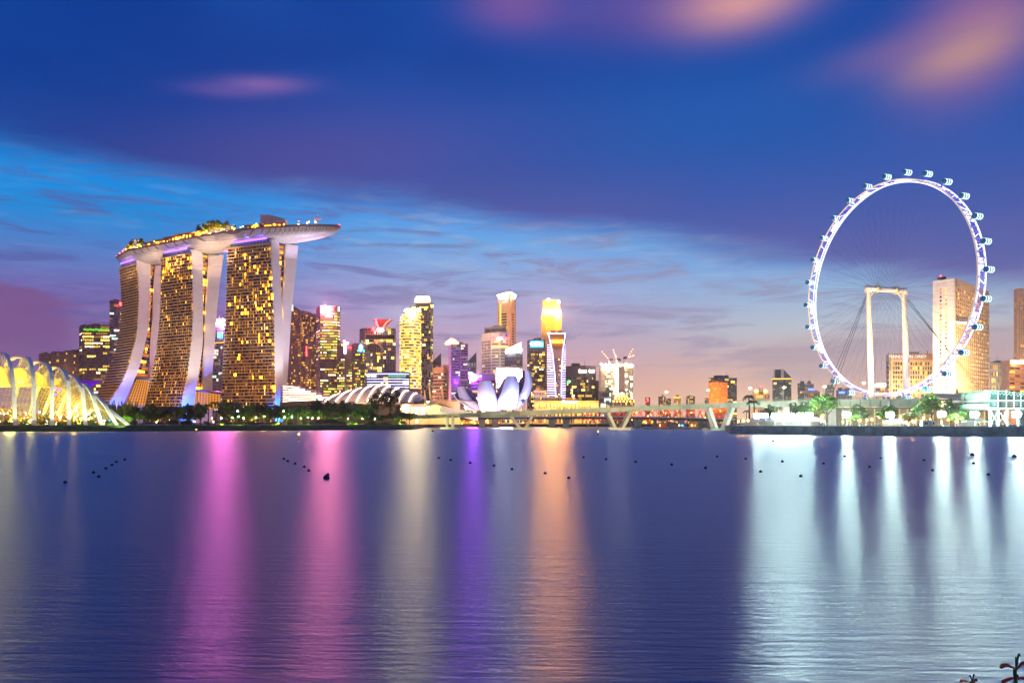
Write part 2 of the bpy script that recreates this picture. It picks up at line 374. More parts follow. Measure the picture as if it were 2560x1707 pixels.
def facade(root, a, c, z0, z1, floors, cols, wall, pal, lit, bandf=.35, pierf=0.0, proud=.5, rnd=None, skip=0.0, indiv=False, run=1, pmix=None, litfn=None, margin=0.0, wname='window', pierm=None, faint=.45):
    """bands and piers standing proud of the glass core between plan points a, c, and the lit panes between them"""
    rnd = rnd or random.Random(hash((round(a[0]), round(c[0]), floors)) & 0xffff)
    A, C = Vector((a[0], a[1], 0)), Vector((c[0], c[1], 0)); d = (C - A); L = d.length; d.normalize()
    n = Vector((d.y, -d.x, 0))
    if n.dot(-A) < 0: n = -n
    z1m = z1 - skip; fh = (z1m - z0) / floors
    bm_, wi = MB(), MB()
    up = Vector((0, 0, 1))
    def slab(p0, p1, za, zb, pr):
        b0, b1 = p0 - n * .05, p1 - n * .05; o0, o1 = p0 + n * pr, p1 + n * pr
        bm_.hexa([b0 + up * za, b1 + up * za, o1 + up * za, o0 + up * za, b0 + up * zb, b1 + up * zb, o1 + up * zb, o0 + up * zb])
    if bandf > 0:
        for i in range(floors + 1):
            za = z0 + i * fh - bandf * fh / 2; zb = za + bandf * fh
            if i == floors: zb = z1 - .1 if skip else min(zb, z1)
            slab(A + d * .02, C - d * .02, max(za, z0), zb, proud)
    if margin > 0:
        slab(A + d * .02, A + d * margin, z0, z1 - .12, proud + .06); slab(C - d * margin, C - d * .02, z0, z1 - .12, proud + .06)
    x0, x1 = margin, L - margin; cw = (x1 - x0) / cols
    if pierf > 0:
        for j in range(cols + 1):
            xa = x0 + j * cw - pierf * cw / 2; xb = xa + pierf * cw
            slab(A + d * max(.02, xa), A + d * min(L - .02, xb), z0, z1 - .15, proud + .12)
    if bm_.f: tag(bm_.build('facade_frame', pierm or WL[wall], root), kind='stuff')
    mats = (list(LIT[pal]) if pmix is None else pmix) + FAINT
    cells = {}
    for i in range(floors):
        j = 0
        while j < cols:
            pr_ = lit if litfn is None else litfn((i + .5) / floors, (j + .5) / cols) * lit
            r_ = rnd.random() < pr_
            k = rnd.randint(1, run) if r_ else 1
            if r_:
                mi = rnd.choices(range(4), [3, 4, 3, 2])[0]
                for q in range(j, min(cols, j + k)):
                    xa, xb = x0 + q * cw + pierf * cw / 2 + cw * .04, x0 + (q + 1) * cw - pierf * cw / 2 - cw * .04
                    za, zb = z0 + i * fh + bandf * fh / 2, z0 + (i + 1) * fh - bandf * fh / 2
                    if rnd.random() < .25: za += (zb - za) * rnd.random() * .4
                    p0, p1 = A + d * xa + n * .08, A + d * xb + n * .08
                    quad = [p0 + up * za, p1 + up * za, p1 + up * zb, p0 + up * zb]
                    if indiv:
                        m1 = MB(); m1.poly(quad); m1.build(wname, mats[mi], root, fix=False)
                    else: wi.poly(quad, mi)
            elif faint and rnd.random() < faint:
                xa, xb = x0 + j * cw + pierf * cw / 2 + cw * .04, x0 + (j + 1) * cw - pierf * cw / 2 - cw * .04
                za, zb = z0 + i * fh + bandf * fh / 2, z0 + (i + 1) * fh - bandf * fh / 2; p0, p1 = A + d * xa + n * .08, A + d * xb + n * .08
                wi.poly([p0 + up * za, p1 + up * za, p1 + up * zb, p0 + up * zb], len(mats) - 1 - rnd.randint(0, 1))
            j += k
    if wi.f: tag(wi.build('window_grid', mats, root, fix=False), kind='stuff')

def tower(name, label, pts, ytop, floors, cols, wall='grey', glass='dark', pal='yellow', lit=.3, bandf=.35, pierf=0.0, depth=30, cat='skyscraper', group=None, z0=None, skip=0.0,
          proud=.5, run=2, zt=None, indiv=False, litfn=None, margin=0.0, faces=None, litf=None, slope=None, back=None, fill=1.0, fcol=(255, 206, 168)):
    """a block whose seen front runs through plan points (px, D) from left to right"""
    z0 = GROUND if z0 is None else z0
    Dm = min(p[1] for p in pts)
    z1 = Z(ytop, Dm) if zt is None else zt
    pl = [G(*p) for p in pts]
    u = Vector((pl[-1][0] - pl[0][0], pl[-1][1] - pl[0][1])); nb = Vector((-u.y, u.x)).normalized()
    if nb.y < 0: nb = -nb
    if back is None: bk = [G(pts[-1][0], pts[-1][1] + depth), G(pts[0][0], pts[0][1] + depth)]
    else: bk = back
    cx = sum(p[0] for p in pl) / len(pl); cy = sum(p[1] for p in pl) / len(pl)
    root = thing(name, label, cat, (cx, cy + depth * .4, z0), group)
    m = MB(); m.prism(pl + bk, z0, z1 if slope is None else [z1 + s_ for s_ in slope] )
    m.build('body', GL[glass], root)
    nf = len(pl) - 1
    cols = cols if isinstance(cols, (list, tuple)) else [cols] * nf
    for i in range(nf):
        if cols[i] <= 0: continue
        facade(root, pl[i], pl[i + 1], z0, z1, floors, cols[i], wall, pal, (litf[i] if litf else lit), bandf, pierf, proud, random.Random(len(name) * 31 + i * 7 + int(pts[0][0])), skip, indiv, run, litfn=litfn, margin=margin)
    # roof parapet and plant room
    pr = MB(); lo = z1 + (min(slope) if slope else 0)
    if slope is None:
        q = pl + bk
        c0 = Vector((sum(p[0] for p in q) / len(q), sum(p[1] for p in q) / len(q), 0))
        for i in range(len(q)):
            a, c = Vector((*q[i], z1 + .55)), Vector((*q[(i + 1) % len(q)], z1 + .55))
            pr.bar(a, c, .5, 1.1)
        pr.build('parapet', WL[wall], root)
        rq = random.Random(int(pts[0][0]) * 3 + 1); w0, w1 = pts[0][0], pts[-1][0]; Dr_ = (pts[0][1] + pts[-1][1]) / 2 + depth * .5
        if (w1 - w0) > 15:
            for k in range(rq.randint(1, 3)):
                a_ = rq.uniform(w0 + (w1 - w0) * .15, w0 + (w1 - w0) * .6); b_ = min(w1 - 2, a_ + (w1 - w0) * rq.uniform(.12, .3)); h_ = rq.uniform(2.2, 6); m = MB(); xa, xb = X(a_, Dr_), X(b_, Dr_)
                m.box(((xa + xb) / 2, Dr_, z1 + h_ / 2 + .02), (xb - xa, depth * .3, h_)); m.build('plant_room', WL[wall], root)
            m = MB(); xx = X(w0 + (w1 - w0) * rq.uniform(.3, .7), Dr_); m.tube([(xx, Dr_ - depth * .2, z1), (xx, Dr_ - depth * .2, z1 + rq.uniform(7, 15))], [.3, .1], 5); m.build('antenna', WL['slate'], root)
    root['_z1'] = z1
    if fill:
        zc = (z0 + z1) / 2; dd = max(45.0, (z1 - z0) * .55); fx = X((pts[0][0] + pts[-1][0]) / 2, Dm - dd)
        spot('facade_fill', (fx, Dm - dd, 22), (cx, Dm, zc * .9), fill * (13.0 * (dd * dd + (zc - 22) ** 2)), fcol, 130, .8, 2.0, root)  # added fill light that lifts the whole front, no real fixture
    info = dict(z1=z1, pl=pl, z0=z0, n=nb)
    del root['_z1']
    return root, info
def sign_box(root, px0, px1, y0, y1, D, material, name='sign', thick=.8):
    m = MB(); a, c = P(px0, y1, D), P(px1, y0, D)
    m.box(((a.x + c.x) / 2, D, (a.z + c.z) / 2), (abs(c.x - a.x), thick, abs(c.z - a.z)))
    return m.build(name, material, root)
def text(root, s, px0, px1, y0, y1, D, material, name='lettering', dx=0, dy=None, ext=.15, p0=None, p1=None, h=None):
    """raised letters spanning px0..px1 between rows y0 and y1"""
    cu = bpy.data.curves.new(name, 'FONT'); cu.body = s; cu.extrude = ext; cu.resolution_u = 2
    t = bpy.data.objects.new(name, cu); me = bpy.data.meshes.new_from_object(t)
    bpy.data.objects.remove(t); bpy.data.curves.remove(cu)
    xs = [v.co.x for v in me.vertices]; ys = [v.co.y for v in me.vertices]
    w_, h_ = max(xs) - min(xs), max(ys) - min(ys)
    if p0 is None: p0, p1 = P(px0, y1, D), P(px1, y1, D if dy is None else dy); h = Z(y0, D) - p0.z
    e = (p1 - p0); org = ORG[root.name]; nrm = Vector((e.y, -e.x, 0)).normalized()
    if nrm.y > 0: nrm = -nrm
    for v in me.vertices:
        q = p0 + e * ((v.co.x - min(xs)) / w_) + Vector((0, 0, (v.co.y - min(ys)) / h_ * h)) + nrm * (v.co.z + ext)
        v.co = q - org
    me.materials.clear(); me.materials.append(material)
    o = bpy.data.objects.new(name, me)
    return put(o, root)
def glyphs(root, px0, px1, y0, y1, D, material, n=6, seed=1, name='sign_letter'):
    """a row of lit sign strokes too blurred to read"""
    r_ = random.Random(seed); m = MB(); w_ = (px1 - px0) / n
    for i in range(n):
        a = px0 + i * w_; top = y0 + (y1 - y0) * r_.choice([0, .25, .25]); bot = y1
        p, q = P(a + w_ * .1, bot, D), P(a + w_ * .85, top, D)
        th = (q.z - p.z) * .3
        m.box(((p.x + q.x) / 2, D, p.z + th / 2), (q.x - p.x, .5, th))
        m.box((p.x + (q.x - p.x) * .15, D, (p.z + q.z) / 2), ((q.x - p.x) * .36, .56, q.z - p.z))
        m.box((q.x - (q.x - p.x) * .15, D, p.z + (q.z - p.z) * .4), ((q.x - p.x) * .3, .52, (q.z - p.z) * .8))
        if r_.random() < .6: m.box(((p.x + q.x) / 2, D, p.z + (q.z - p.z) * .72), (q.x - p.x, .54, th * .8))
    return m.build(name, material, root)
def lathe_light(root, pts, r, material, name='light_strip'):
    m = MB()
    for a, c in zip(pts, pts[1:]): m.bar(a, c, r)
    return m.build(name, material, root)
# ------------------------------------------------------------------ the skyline
E_white = emat('sign_white', (255, 252, 245), 14)
E_whitehot = emat('sign_white_hot', (255, 250, 240), 26)
E_red = emat('sign_red', (255, 36, 40), 30)
E_redlamp = emat('beacon_red', (255, 50, 50), 16)
E_magenta = emat('screen_magenta', (255, 110, 205), 850)
E_pink = emat('sign_pink', (255, 60, 120), 300)
E_cyan = emat('screen_cyan', (60, 220, 255), 9)
E_blue = emat('sign_blue', (40, 130, 255), 10)
E_violet = emat('sign_violet', (150, 40, 255), 620)
E_gold = emat('sign_gold', (255, 190, 30), 16)
E_amber = emat('lamp_amber', (255, 180, 60), 22)
E_work = emat('site_lamp', (246, 246, 230), 190)
E_teal = emat('sign_teal', (0, 150, 220), 3.0)
E_lav = emat('strip_lavender', (190, 190, 255), 5)
E_crown = emat('crown_light', (255, 240, 205), 2.2)
E_goldwash = emat('crown_gold', (255, 196, 84), 9)
def beacon(root, px, py, D, r=.9, m_=None, name='beacon'):
    m = MB(); m.ball(P(px, py, D), r, 8, 5); return m.build(name, m_ or E_redlamp, root, smooth=True)
def cap_box(root, px0, px1, y0, y1, D, dep, material, name='plant_room'):
    m = MB(); a, c = P(px0, y1, D), P(px1, y0, D)
    m.box(((a.x + c.x) / 2, D + dep / 2, (a.z + c.z) / 2), (c.x - a.x, dep, c.z - a.z)); return m.build(name, material, root)

# -- far left
hdb = [(97, 128, 886), (128, 141, 881), (141, 157, 881.5), (157, 176, 880), (176, 190, 877), (190, 206, 879), (206, 222, 888), (222, 246, 893)]
for i, (a, c, y) in enumerate(hdb):
    r_, q = tower('apartment_block', ['leftmost dusky brown flat block behind the glasshouse', 'second dusky flat block from the left, with rooftop water tank', 'third dusky flat block from the left', 'fourth dusky flat block from the left behind the glasshouse', 'tallest dusky flat block with a slanting roof slab',
                  'dusky flat block just left of the green-lit office', 'lower dusky flat block in front of the green-lit office', 'dusky flat block beside the curved hotel tower'][i], [(a, 1500 - i * 9), (c, 1503 - i * 9)], y, 22, 5, 'brown', 'brown', 'amber', .05, .45, .3, 24, 'apartment block', 'dusky flats on the far left')
    cap_box(r_, a + 3, c - 5, y - 3, y + .2, 1506 - i * 9, 14, WL['brown'], 'roof_slab')
r_, q = tower('office_tower', 'brown office with green-lit roof terrace and yellow bands, left of hotel', [(199, 1420), (206, 1400), (274, 1405)], 813, 30, [2, 12], 'umber', 'brown', 'yellow', .16, .4, .12, 40, run=5, litfn=lambda v, u: 2.6 if (.78 < v < .93 or .5 < v < .57) else .5)
m = MB()
for i in range(9): m.ball(P(212 + i * 7, 823.5 + (i % 2), 1398), 2.4, 7, 4, sq=(1.3, .6, .8))
m.build('glowing_planting', emat('terrace_green', (120, 230, 40), 1.1), r_)  # the terrace's green lighting is put into the planting as glow
m = MB()
m.bar(P(209, 806, 1410), P(274, 806.5, 1410), .5)
for i in range(6): m.bar(P(212 + i * 12, 806, 1410), P(212 + i * 12, 813, 1410), .4)
m.build('roof_rail', WL['umber'], r_)
r_, q = tower('office_tower', 'slim slate tower with red corner sign behind the hotel', [(274, 1300), (306, 1310)], 752, 44, [6], 'slate', 'navy', 'cool', .16, .3, 0, 40, run=3)
sign_box(r_, 299, 304, 755, 764.5, 1298, E_red)
r_, q = tower('office_tower', 'dark tower with pink-white crown sign and cyan screen between two hotel towers', [(531, 1250), (566, 1255)], 816, 30, [7], 'slate', 'navy', 'cool', .2, .3, .1, 30, run=2)
sign_box(r_, 534.5, 540, 800, 811, 1249, E_magenta); sign_box(r_, 543, 561, 798, 813.5, 1249, E_magenta, 'screen')
cap_box(r_, 536, 563, 812.6, 816, 1252, 18, WL['slate'])
sign_box(r_, 545, 556, 830, 845, 1248.5, E_cyan, 'screen'); beacon(r_, 549, 795, 1252, 1.2)
lathe_light(r_, [P(532, 857, 1248.6), P(562, 856, 1248.6)], .9, LIT['amber'][0])

# -- between the hotel and the bright round tower
Dx = 1180
r_, q = tower('office_tower', 'tall brown tower with sloping roof right beside the hotel', [(712, Dx), (728, Dx - 10), (751, Dx - 4)], 774, 44, [5, 7], 'umber', 'brown', 'amber', .2, .4, .25, 40, run=2, slope=[8, 7.5, .2, .2, 8])
sign_box(r_, 727, 733, 762, 777, Dx - 13, LIT['cool'][0])
r_, q = tower('office_tower', 'brown tower with a curved grid front and curved roof edge', [(751, 1176), (764, 1168), (778, 1170), (789, 1178)], 785, 44, [4, 5, 4], 'umber', 'brown', 'amber', .3, .4, .25, 34, run=2, litfn=lambda v, u: 3 if .36 < v < .40 else 1)
lathe_light(r_, [P(751.6, 790, 1173), P(751.6, 965, 1173)], .6, emat('edge_orange', (200, 120, 80), .5))
m = MB(); pr = [P(751, 776, 1174), P(760, 776.5, 1168), P(770, 779, 1167), P(780, 783, 1169), P(789, 788, 1177)]
for a, c in zip(pr, pr[1:]): m.hexa([a - Vector((0, 0, 7)), c - Vector((0, 0, 5)), c + Vector((0, 12, -5)), a + Vector((0, 12, -7)), a, c, c + Vector((0, 12, 0)), a + Vector((0, 12, 0))])
m.build('roof_screen', WL['dusk'], r_)
lathe_light(r_, [P(766, 865, 1166), P(766, 890, 1166)], .9, E_red)

r_, q = tower('bank_tower', 'tall tower with lime-yellow office bands, white star light and red roof sign', [(791, 1126), (801, 1100), (843.5, 1102), (850, 1112)], 766, 40, [4, 11, 2], 'umber', 'dark', 'lime', .55, .45, .05, 34, run=5, skip=8, litf=[.12, .62, .6],
              litfn=lambda v, u: (0.1 if .5 < v < .57 or .33 < v < .42 and u > .1 else 1.25 if v > .57 else .8))
sign_box(r_, 822.5, 834, 769.5, 776, 1099, E_red); sign_box(r_, 823.5, 831, 771, 774.5, 1098.3, E_gold, 'sign_letter')
m = MB(); m.ball(P(815, 772, 1098.5), 2.6, 10, 6); m.build('star_light', emat('star_light', (255, 126, 160), 4000), r_, smooth=True)
sign_box(r_, 844.5, 849.3, 767, 779, 1101, LIT['cool'][0])
cap_box(r_, 803, 846, 764.6, 766.3, 1108, 20, WL['umber'])

r_, q = tower('office_block', 'low brown block with blue-white pillar sign and red lettering', [(843, 1060), (862, 1056), (880, 1056)], 863, 26, [4, 4], 'umber', 'brown', 'lime', .3, .42, .1, 36, run=3, skip=14, litfn=lambda v, u: 3 if .52 < v < .58 else 1)
sign_box(r_, 860, 871.5, 855, 860.5, 1054, emat('sign_bluewhite', (205, 205, 255), 12)); sign_box(r_, 860, 865, 860.6, 884, 1054.4, emat('sign_bluewhite', (205, 205, 255), 12), 'sign_pillar')
m = MB()
for i in range(6): m.box(P(862.5, 863 + i * 3.6, 1053.4), (3.6, .8, .5))
m.build('sign_rung', emat('sign_indigo', (60, 40, 255), 8), r_)
text(r_, 'etric', 866, 879, 864.5, 871, 1053.6, E_red); beacon(r_, 856, 862, 1056, 1.2, E_gold)
beacon(r_, 861, 853.6, 1055, 1.5, E_pink, 'sign_lamp')
r_, q = tower('office_block', 'brown mid-rise with blue roof sign beside the glass arch', [(880, 1058), (901, 1054), (915, 1060)], 860, 26, [5, 3], 'umber', 'brown', 'lime', .3, .42, .1, 36, run=3, skip=12)
m = MB(); m.ball(P(902, 869.5, 1051), 2.4, 10, 6, sq=(.8, .4, 1.6)); m.build('sign', emat('sign_sky', (190, 230, 255), 16), r_, smooth=True)
m = MB(); m.ball(P(902, 869.5, 1052.6), 4.2, 12, 6, sq=(.85, .3, 1.45)); m.build('sign_halo', E_teal, r_, smooth=True)
sign_box(r_, 894.5, 899, 875, 878, 1052.4, E_cyan, 'sign_letter'); sign_box(r_, 908.5, 911, 875, 879, 1052.6, E_cyan, 'sign_letter')
r_, q = tower('office_block', 'small navy block below the glass arch tower', [(912, 1040), (930, 1042)], 883, 22, [5], 'slate', 'navy', 'yellow', .2, .35, .05, 30, run=2)

# glass tower with the red funnel
r_, q = tower('office_tower', 'wide grey glass tower crowned by a red funnel', [(900, 1190), (914, 1174), (965, 1170), (989, 1182)], 820, 34, [5, 12, 6], 'pale', 'grey', 'yellow', .10, .12, .1, 40, run=4, proud=.8, fill=3.0, litfn=lambda v, u: 6 if (.82 < v < .87) else (4 if .15 < v < .33 and u > .5 else .6))
fn = MB(); Dc = 1172; rows = []
for t in range(7):
    k = t / 6; y = 818 - 21 * k; w0, w1 = 947 - 3 - 17 * k ** 1.4, 956 + 4 + 19 * k ** 1.5
    cx, rr = (X(w0, Dc) + X(w1, Dc)) / 2, (X(w1, Dc) - X(w0, Dc)) / 2
    rows.append([(cx + rr * math.cos(2 * math.pi * j / 14), Dc + 14 + rr * .7 * math.sin(2 * math.pi * j / 14), Z(y, Dc)) for j in range(14)])
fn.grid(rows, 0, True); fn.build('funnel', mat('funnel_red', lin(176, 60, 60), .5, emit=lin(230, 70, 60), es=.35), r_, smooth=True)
lathe_light(r_, [P(939, 798, 1160), P(942, 808, 1162), P(946, 818, 1164)], 2.0, E_red); lathe_light(r_, [P(958, 818, 1164), P(966, 806, 1160), P(976, 799, 1158)], 1.5, emat('funnel_rose', (255, 130, 110), 2.2))
lathe_light(r_, [P(931, 820, 1166.6), P(937, 830, 1166.6)], 2.0, E_red); sign_box(r_, 943, 958, 822, 827.5, 1167.5, emat('sign_mint', (225, 255, 240), 22))
cap_box(r_, 915, 985, 838, 846, 1169, 2, mat('garden_dark', (.03, .05, .03), .9), 'sky_garden')
r_, q = tower('office_block', 'grey glass block with a rounded arch roof and ringed ribs', [(908, 1100), (928, 1092), (958, 1096)], 880, 20, [5, 8], 'dusk', 'grey', 'yellow', .3, .2, .1, 34, run=3)
m = MB(); arc = [(908, 880), (912, 872), (920, 865), (930, 861), (940, 859.5), (949, 863), (955, 870), (958, 880)]
for a, c in zip(arc, arc[1:]): m.bar(P(a[0], a[1], 1091), P(c[0], c[1], 1091), 26, 1.0, up=(0, 0, 1))
m.build('arch_roof', WL['grey'], r_)
m = MB(); m.poly([P(a, y, 1093) for a, y in arc]); m.build('arch_glass', GL['grey'], r_)
m = MB()
for j in range(1, 9): m.bar(P(908 + j * 5.5, 880, 1092.4), P(908 + j * 5.5, 880 - 17 * math.sin(math.pi * j / 9.2), 1092.4), .4)
m.build('mullion', WL['pale'], r_); beacon(r_, 941, 857, 1090, 1.4)

# OUE block
r_, q = tower('office_block', 'low dark block with white light lines and three white letters', [(917, 900), (1000, 893), (1024, 899)], 931, 9, [14, 4], 'slate', 'black', 'yellow', .05, .25, .04, 40, run=2, skip=4)
for y in (934.5, 947.2, 954.2, 961, 967.6, 974.5): lathe_light(r_, [P(918, y, 898.4), P(1000, y - .4, 891.6), P(1022, y + .4, 897)], .55, E_lav)
text(r_, 'OUE', 917.5, 940, 936, 941.6, 897, E_white, dy=895)
m = MB()
for j in range(7): m.poly([P(971 + j * 6.4, 942.4, 892.2), P(976.4 + j * 6.4, 942.4, 892.0), P(976.4 + j * 6.4, 935.6, 892.0), P(971 + j * 6.4, 935.6, 892.2)])
m.build('sky_lobby_pane', emat('lobby_mint', (130, 210, 180), .9), r_, fix=False); sign_box(r_, 1008.5, 1021, 952.5, 959, 894, emat('sign_lilac', (225, 222, 255), 16))
lathe_light(r_, [P(926, 964, 897), P(975, 962.6, 893)], .9, LIT['yellow'][1])

# round bright tower
root = thing('office_tower', 'rounded tower glowing with stacked yellow light bands', 'skyscraper', P(1022, 1056, 1020) * 1.0 - Vector((0, 0, CAMZ - GROUND)))
Dr = 1020; nfl = 30; prof = []
for i in range(nfl + 1):
    y = 984 - (984 - 762) * i / nfl
    le = 996 if y > 800 else 996 + ((800 - y) / 38) ** 1.8 * 26
    re = 1049 if y > 775 else 1049 - (775 - y) * .35
    prof.append((y, le, re))
core, bands, glow = MB(), MB(), MB()
def ring(le, re, y, g=0, n=28, D=Dr):
    cx, rr = (X(le, D) + X(re, D)) / 2, (X(re, D) - X(le, D)) / 2 + g
    return [Vector((cx + rr * math.cos(2 * math.pi * j / n), D + 14 + (rr * .95) * math.sin(2 * math.pi * j / n), 0)) for j in range(n)]
rows = []
for (y, le, re) in [(1060, 996, 1049)] + prof: rows.append([p + Vector((0, 0, max(GROUND, Z(y, Dr)))) for p in ring(le, re, y)])
core.grid(rows, 0, True); core.poly(rows[-1]); core.build('body', GL['brown'], root)
rr_ = random.Random(3)
for i in range(2, nfl):
    y, le, re = prof[i]; z = Z(y, Dr); pts_ = ring(le, re, y, .35)
    bands.grid([[p + Vector((0, 0, z - .8)) for p in pts_], [p + Vector((0, 0, z + .6)) for p in pts_]], 0, True)
    pts2 = ring(le, re, y, .16); dens = .94 if y > 880 else (.6 if y > 800 else .5)
    for j in range(14, 28):
        if rr_.random() < dens:
            a, c = pts2[j], pts2[(j + 1) % 28]; zz = z + 1.0; h_ = rr_.choice([1.0, 1.5, 1.8])
            glow.poly([a + Vector((0, 0, zz)), c + Vector((0, 0, zz)), c + Vector((0, 0, zz + h_)), a + Vector((0, 0, zz + h_))], rr_.choices([0, 1, 2, 3], [3, 4, 2, 2])[0])
tag(bands.build('floor_band', emat('band_glow', (255, 214, 96), 1.7), root), kind='stuff'); tag(glow.build('window_grid', LIT['yellow'], root, fix=False), kind='stuff')
for px, py in ((1016, 777), (1034, 779), (1047, 776)): beacon(root, px, py, 1012, 1.9, emat('round_crown_glow', (255, 226, 160), 1300), 'crown_lamp')
sign_box(root, 1031, 1038, 783, 790.5, 1000, E_white, 'logo')
r_, q = tower('office_annex', 'narrow amber-lit strip block between round tower and dark tower', [(1047, 1040), (1054.5, 1042)], 830, 36, [3], 'umber', 'brown', 'yellow', .45, .3, .1, 20)
r_, q = tower('office_tower', 'tall dark tower crowned with stepped white light', [(1040, 1120), (1076, 1116), (1082, 1124)], 757, 46, [9, 2], 'slate', 'black', 'lime', .08, .16, .04, 34, run=3, litf=[.06, .45], skip=3)
for a, c, y0, y1, d_ in ((1036, 1077, 750, 757, 0), (1037, 1076, 744.5, 750, 2), (1040, 1074, 740, 744.5, 4)):
    cap_box(r_, a + 1, c - 1, y0, y1, 1118 + d_, 26 - d_ * 2, WL['umber'], 'crown_step')
    for k in (.3, .8): lathe_light(r_, [P(a, y0 + (y1 - y0) * k, 1116.4 + d_), P(c, y0 + (y1 - y0) * k, 1116.4 + d_)], 1.1, E_crown, 'crown_light')
beacon(r_, 1080, 765, 1116, 1.8, E_amber); lathe_light(r_, [P(1042, 768, 1115), P(1070, 768, 1113)], 1.3, LIT['yellow'][0])
r_, q = tower('office_block', 'grey block with a slanted roof and thin mast', [(1083, 1180), (1103, 1180)], 912, 10, [6], 'slate', 'dark', 'yellow', .1, .3, .05, 26, slope=[6, 6 + 12, 18, 6])
m = MB(); m.bar(P(1085.5, 884, 1185), P(1085.5, 905, 1185), .5); m.build('mast', WL['slate'], r_)
r_, q = tower('office_block', 'terracotta stepped block striped with dark window bands', [(1083, 1030), (1108, 1024), (1116, 1028)], 921, 15, [10, 3], 'terracotta', 'dark', 'cool', .08, .5, 0, 30, run=5, skip=5)
cap_box(r_, 1107, 1122, 912, 1056, 1032, 24, WL['terracotta'], 'stair_core'); cap_box(r_, 1086, 1104, 918.5, 921.5, 1034, 14, WL['tan'])
r_, q = tower('office_tower', 'striped grey tower with glowing lantern and spire', [(1122, 1010), (1127, 1000), (1151, 1003), (1170, 1000)], 861, 30, [0, 6, 5], 'dusk', 'dark', 'cool', .07, .42, 0, 30, run=3, margin=.8)
cap_box(r_, 1122.2, 1127.5, 858, 1056, 999, 10, WL['tan'], 'edge_pier')
for y0 in (893, 925, 950): lathe_light(r_, [P(1151, y0, 999), P(1169, y0 - .6, 997)], .7, WL['cream'], 'cornice')
m = MB(); c0 = P(1130, 855, 1006)
m.tube([P(1130, 860.5, 1006), P(1130, 857, 1006), P(1130, 850, 1006), P(1130, 847, 1006)], [8.5, 8.5, 4.5, 2.2], 12); m.build('lantern', emat('lantern_glow', (255, 170, 90), 10), r_)
m = MB(); m.tube([P(1127.6, 848, 1006), P(1127.6, 838, 1006)], [.7, .25], 6); m.build('spire', WL['cream'], r_)
r_, q = tower('office_block', 'grey glass block with a pointed slanting roof screen', [(1170, 1060), (1191, 1062)], 906, 14, [8], 'slate', 'dark', 'cool', .22, .3, .04, 26, slope=[2, 14, 14, 2])
# purple signed block
r_, q = tower('telecom_block', 'dark violet-washed block with a glowing round violet sign', [(1178, 960), (1239, 956)], 937, 13, [14], 'dusk', 'black', 'yellow', .05, .22, .03, 36, run=3, skip=6)
m = MB(); m.ball(P(1182.5, 940.5, 955), 2.4, 12, 8, sq=(1, .5, 1)); m.build('logo', emat('logo_violet_white', (225, 130, 255), 600), r_, smooth=True)
m = MB(); m.ball(P(1182.5, 943.5, 956.2), 4.6, 12, 8, sq=(1, .4, 1)); m.build('logo_glow', E_violet, r_, smooth=True)
sign_box(r_, 1186, 1204, 937.2, 943.4, 956.6, emat('sign_panel_blue', (50, 60, 255), 9), 'sign_panel'); text(r_, 'Singtel', 1187, 1203, 938, 942.6, 955.6, emat('letters_white', (245, 240, 255), 12))
lathe_light(r_, [P(1181, 978.5, 955), P(1194, 978.4, 955)], 1.1, LIT['lime'][0])
# white multi-wing tower
r_, q = tower('office_tower', 'pale multi-wing tower with dark window bands and blue logo', [(1204, 1100), (1228, 1082), (1250, 1078), (1272, 1082)], 832, 28, [6, 6, 6], 'pale', 'dark', 'yellow', .08, .5, .16, 30, run=4, skip=9, margin=1.2)
for a, c, y0, d_ in ((1211, 1226, 818, 1096), (1226, 1243, 817, 1084), (1243, 1258, 817, 1084), (1233, 1266, 813, 1094)):
    m = MB(); p_, q_ = P(a, 832, d_), P(c, y0, d_)
    for xx in (p_.x + .6, q_.x - .6): m.box((xx, d_ + 8, (p_.z + q_.z) / 2), (1.2, 16, q_.z - p_.z))
    m.box(((p_.x + q_.x) / 2, d_ + 8, q_.z - .8), (q_.x - p_.x, 16.2, 1.6)); m.box(((p_.x + q_.x) / 2, d_ + 12, (p_.z + q_.z) / 2), (q_.x - p_.x - 2.4, 6, q_.z - p_.z - 1)); m.build('roof_frame', WL['grey'], r_)
m = MB(); m.poly([P(1262, 841.5, 1076), P(1268.5, 841.5, 1076.6), P(1268.5, 838, 1076.6), P(1267, 836, 1076.5), P(1266.6, 832, 1076.4), P(1265, 832.5, 1076.3), P(1264.5, 837, 1076.2), P(1262, 839, 1076)]); m.build('logo', emat('logo_blue', (60, 80, 220), 1.0), r_)
for a, c, m_ in ((1228, 1237, E_red), (1243, 1256, E_white), (1258, 1270, E_red)): sign_box(r_, a, c, 845.5, 848.6, 1077, m_, 'roof_sign')
lathe_light(r_, [P(1229, 867.5, 1080), P(1250, 866.6, 1076.6), P(1270, 867.4, 1080)], 1.2, LIT['yellow'][0])
# tall tan tower
r_, q = tower('bank_tower', 'tallest tan tower with floodlit roof rim and two window columns', [(1244, 1180), (1275, 1168), (1289, 1186)], 736, 40, [7, 4], 'tan', 'dark', 'yellow', .04, .45, 0, 30, run=2, margin=5.5, skip=26, slope=[-2, 7, -3, -4, -4])
lathe_light(r_, [P(1244, 739, 1178), P(1275, 731, 1166.4), P(1289, 739, 1184)], 1.8, emat('rim_hot', (255, 240, 205), 20), 'rim_light')
glyphs(r_, 1248, 1267, 741, 747.5, 1168, E_whitehot, 5, 3); glyphs(r_, 1277, 1288, 741, 746.5, 1167, E_whitehot, 3, 5)
sign_box(r_, 1251, 1264.5, 748.5, 752.5, 1168.5, emat('sign_steel', (110, 150, 220), .9))
m = MB()
for i in range(11): m.box(P(1251.2, 762 + i * 5.2, 1170), (2.2, .8, 2.0))
m.build('stair_window', LIT['amber'][0], r_)
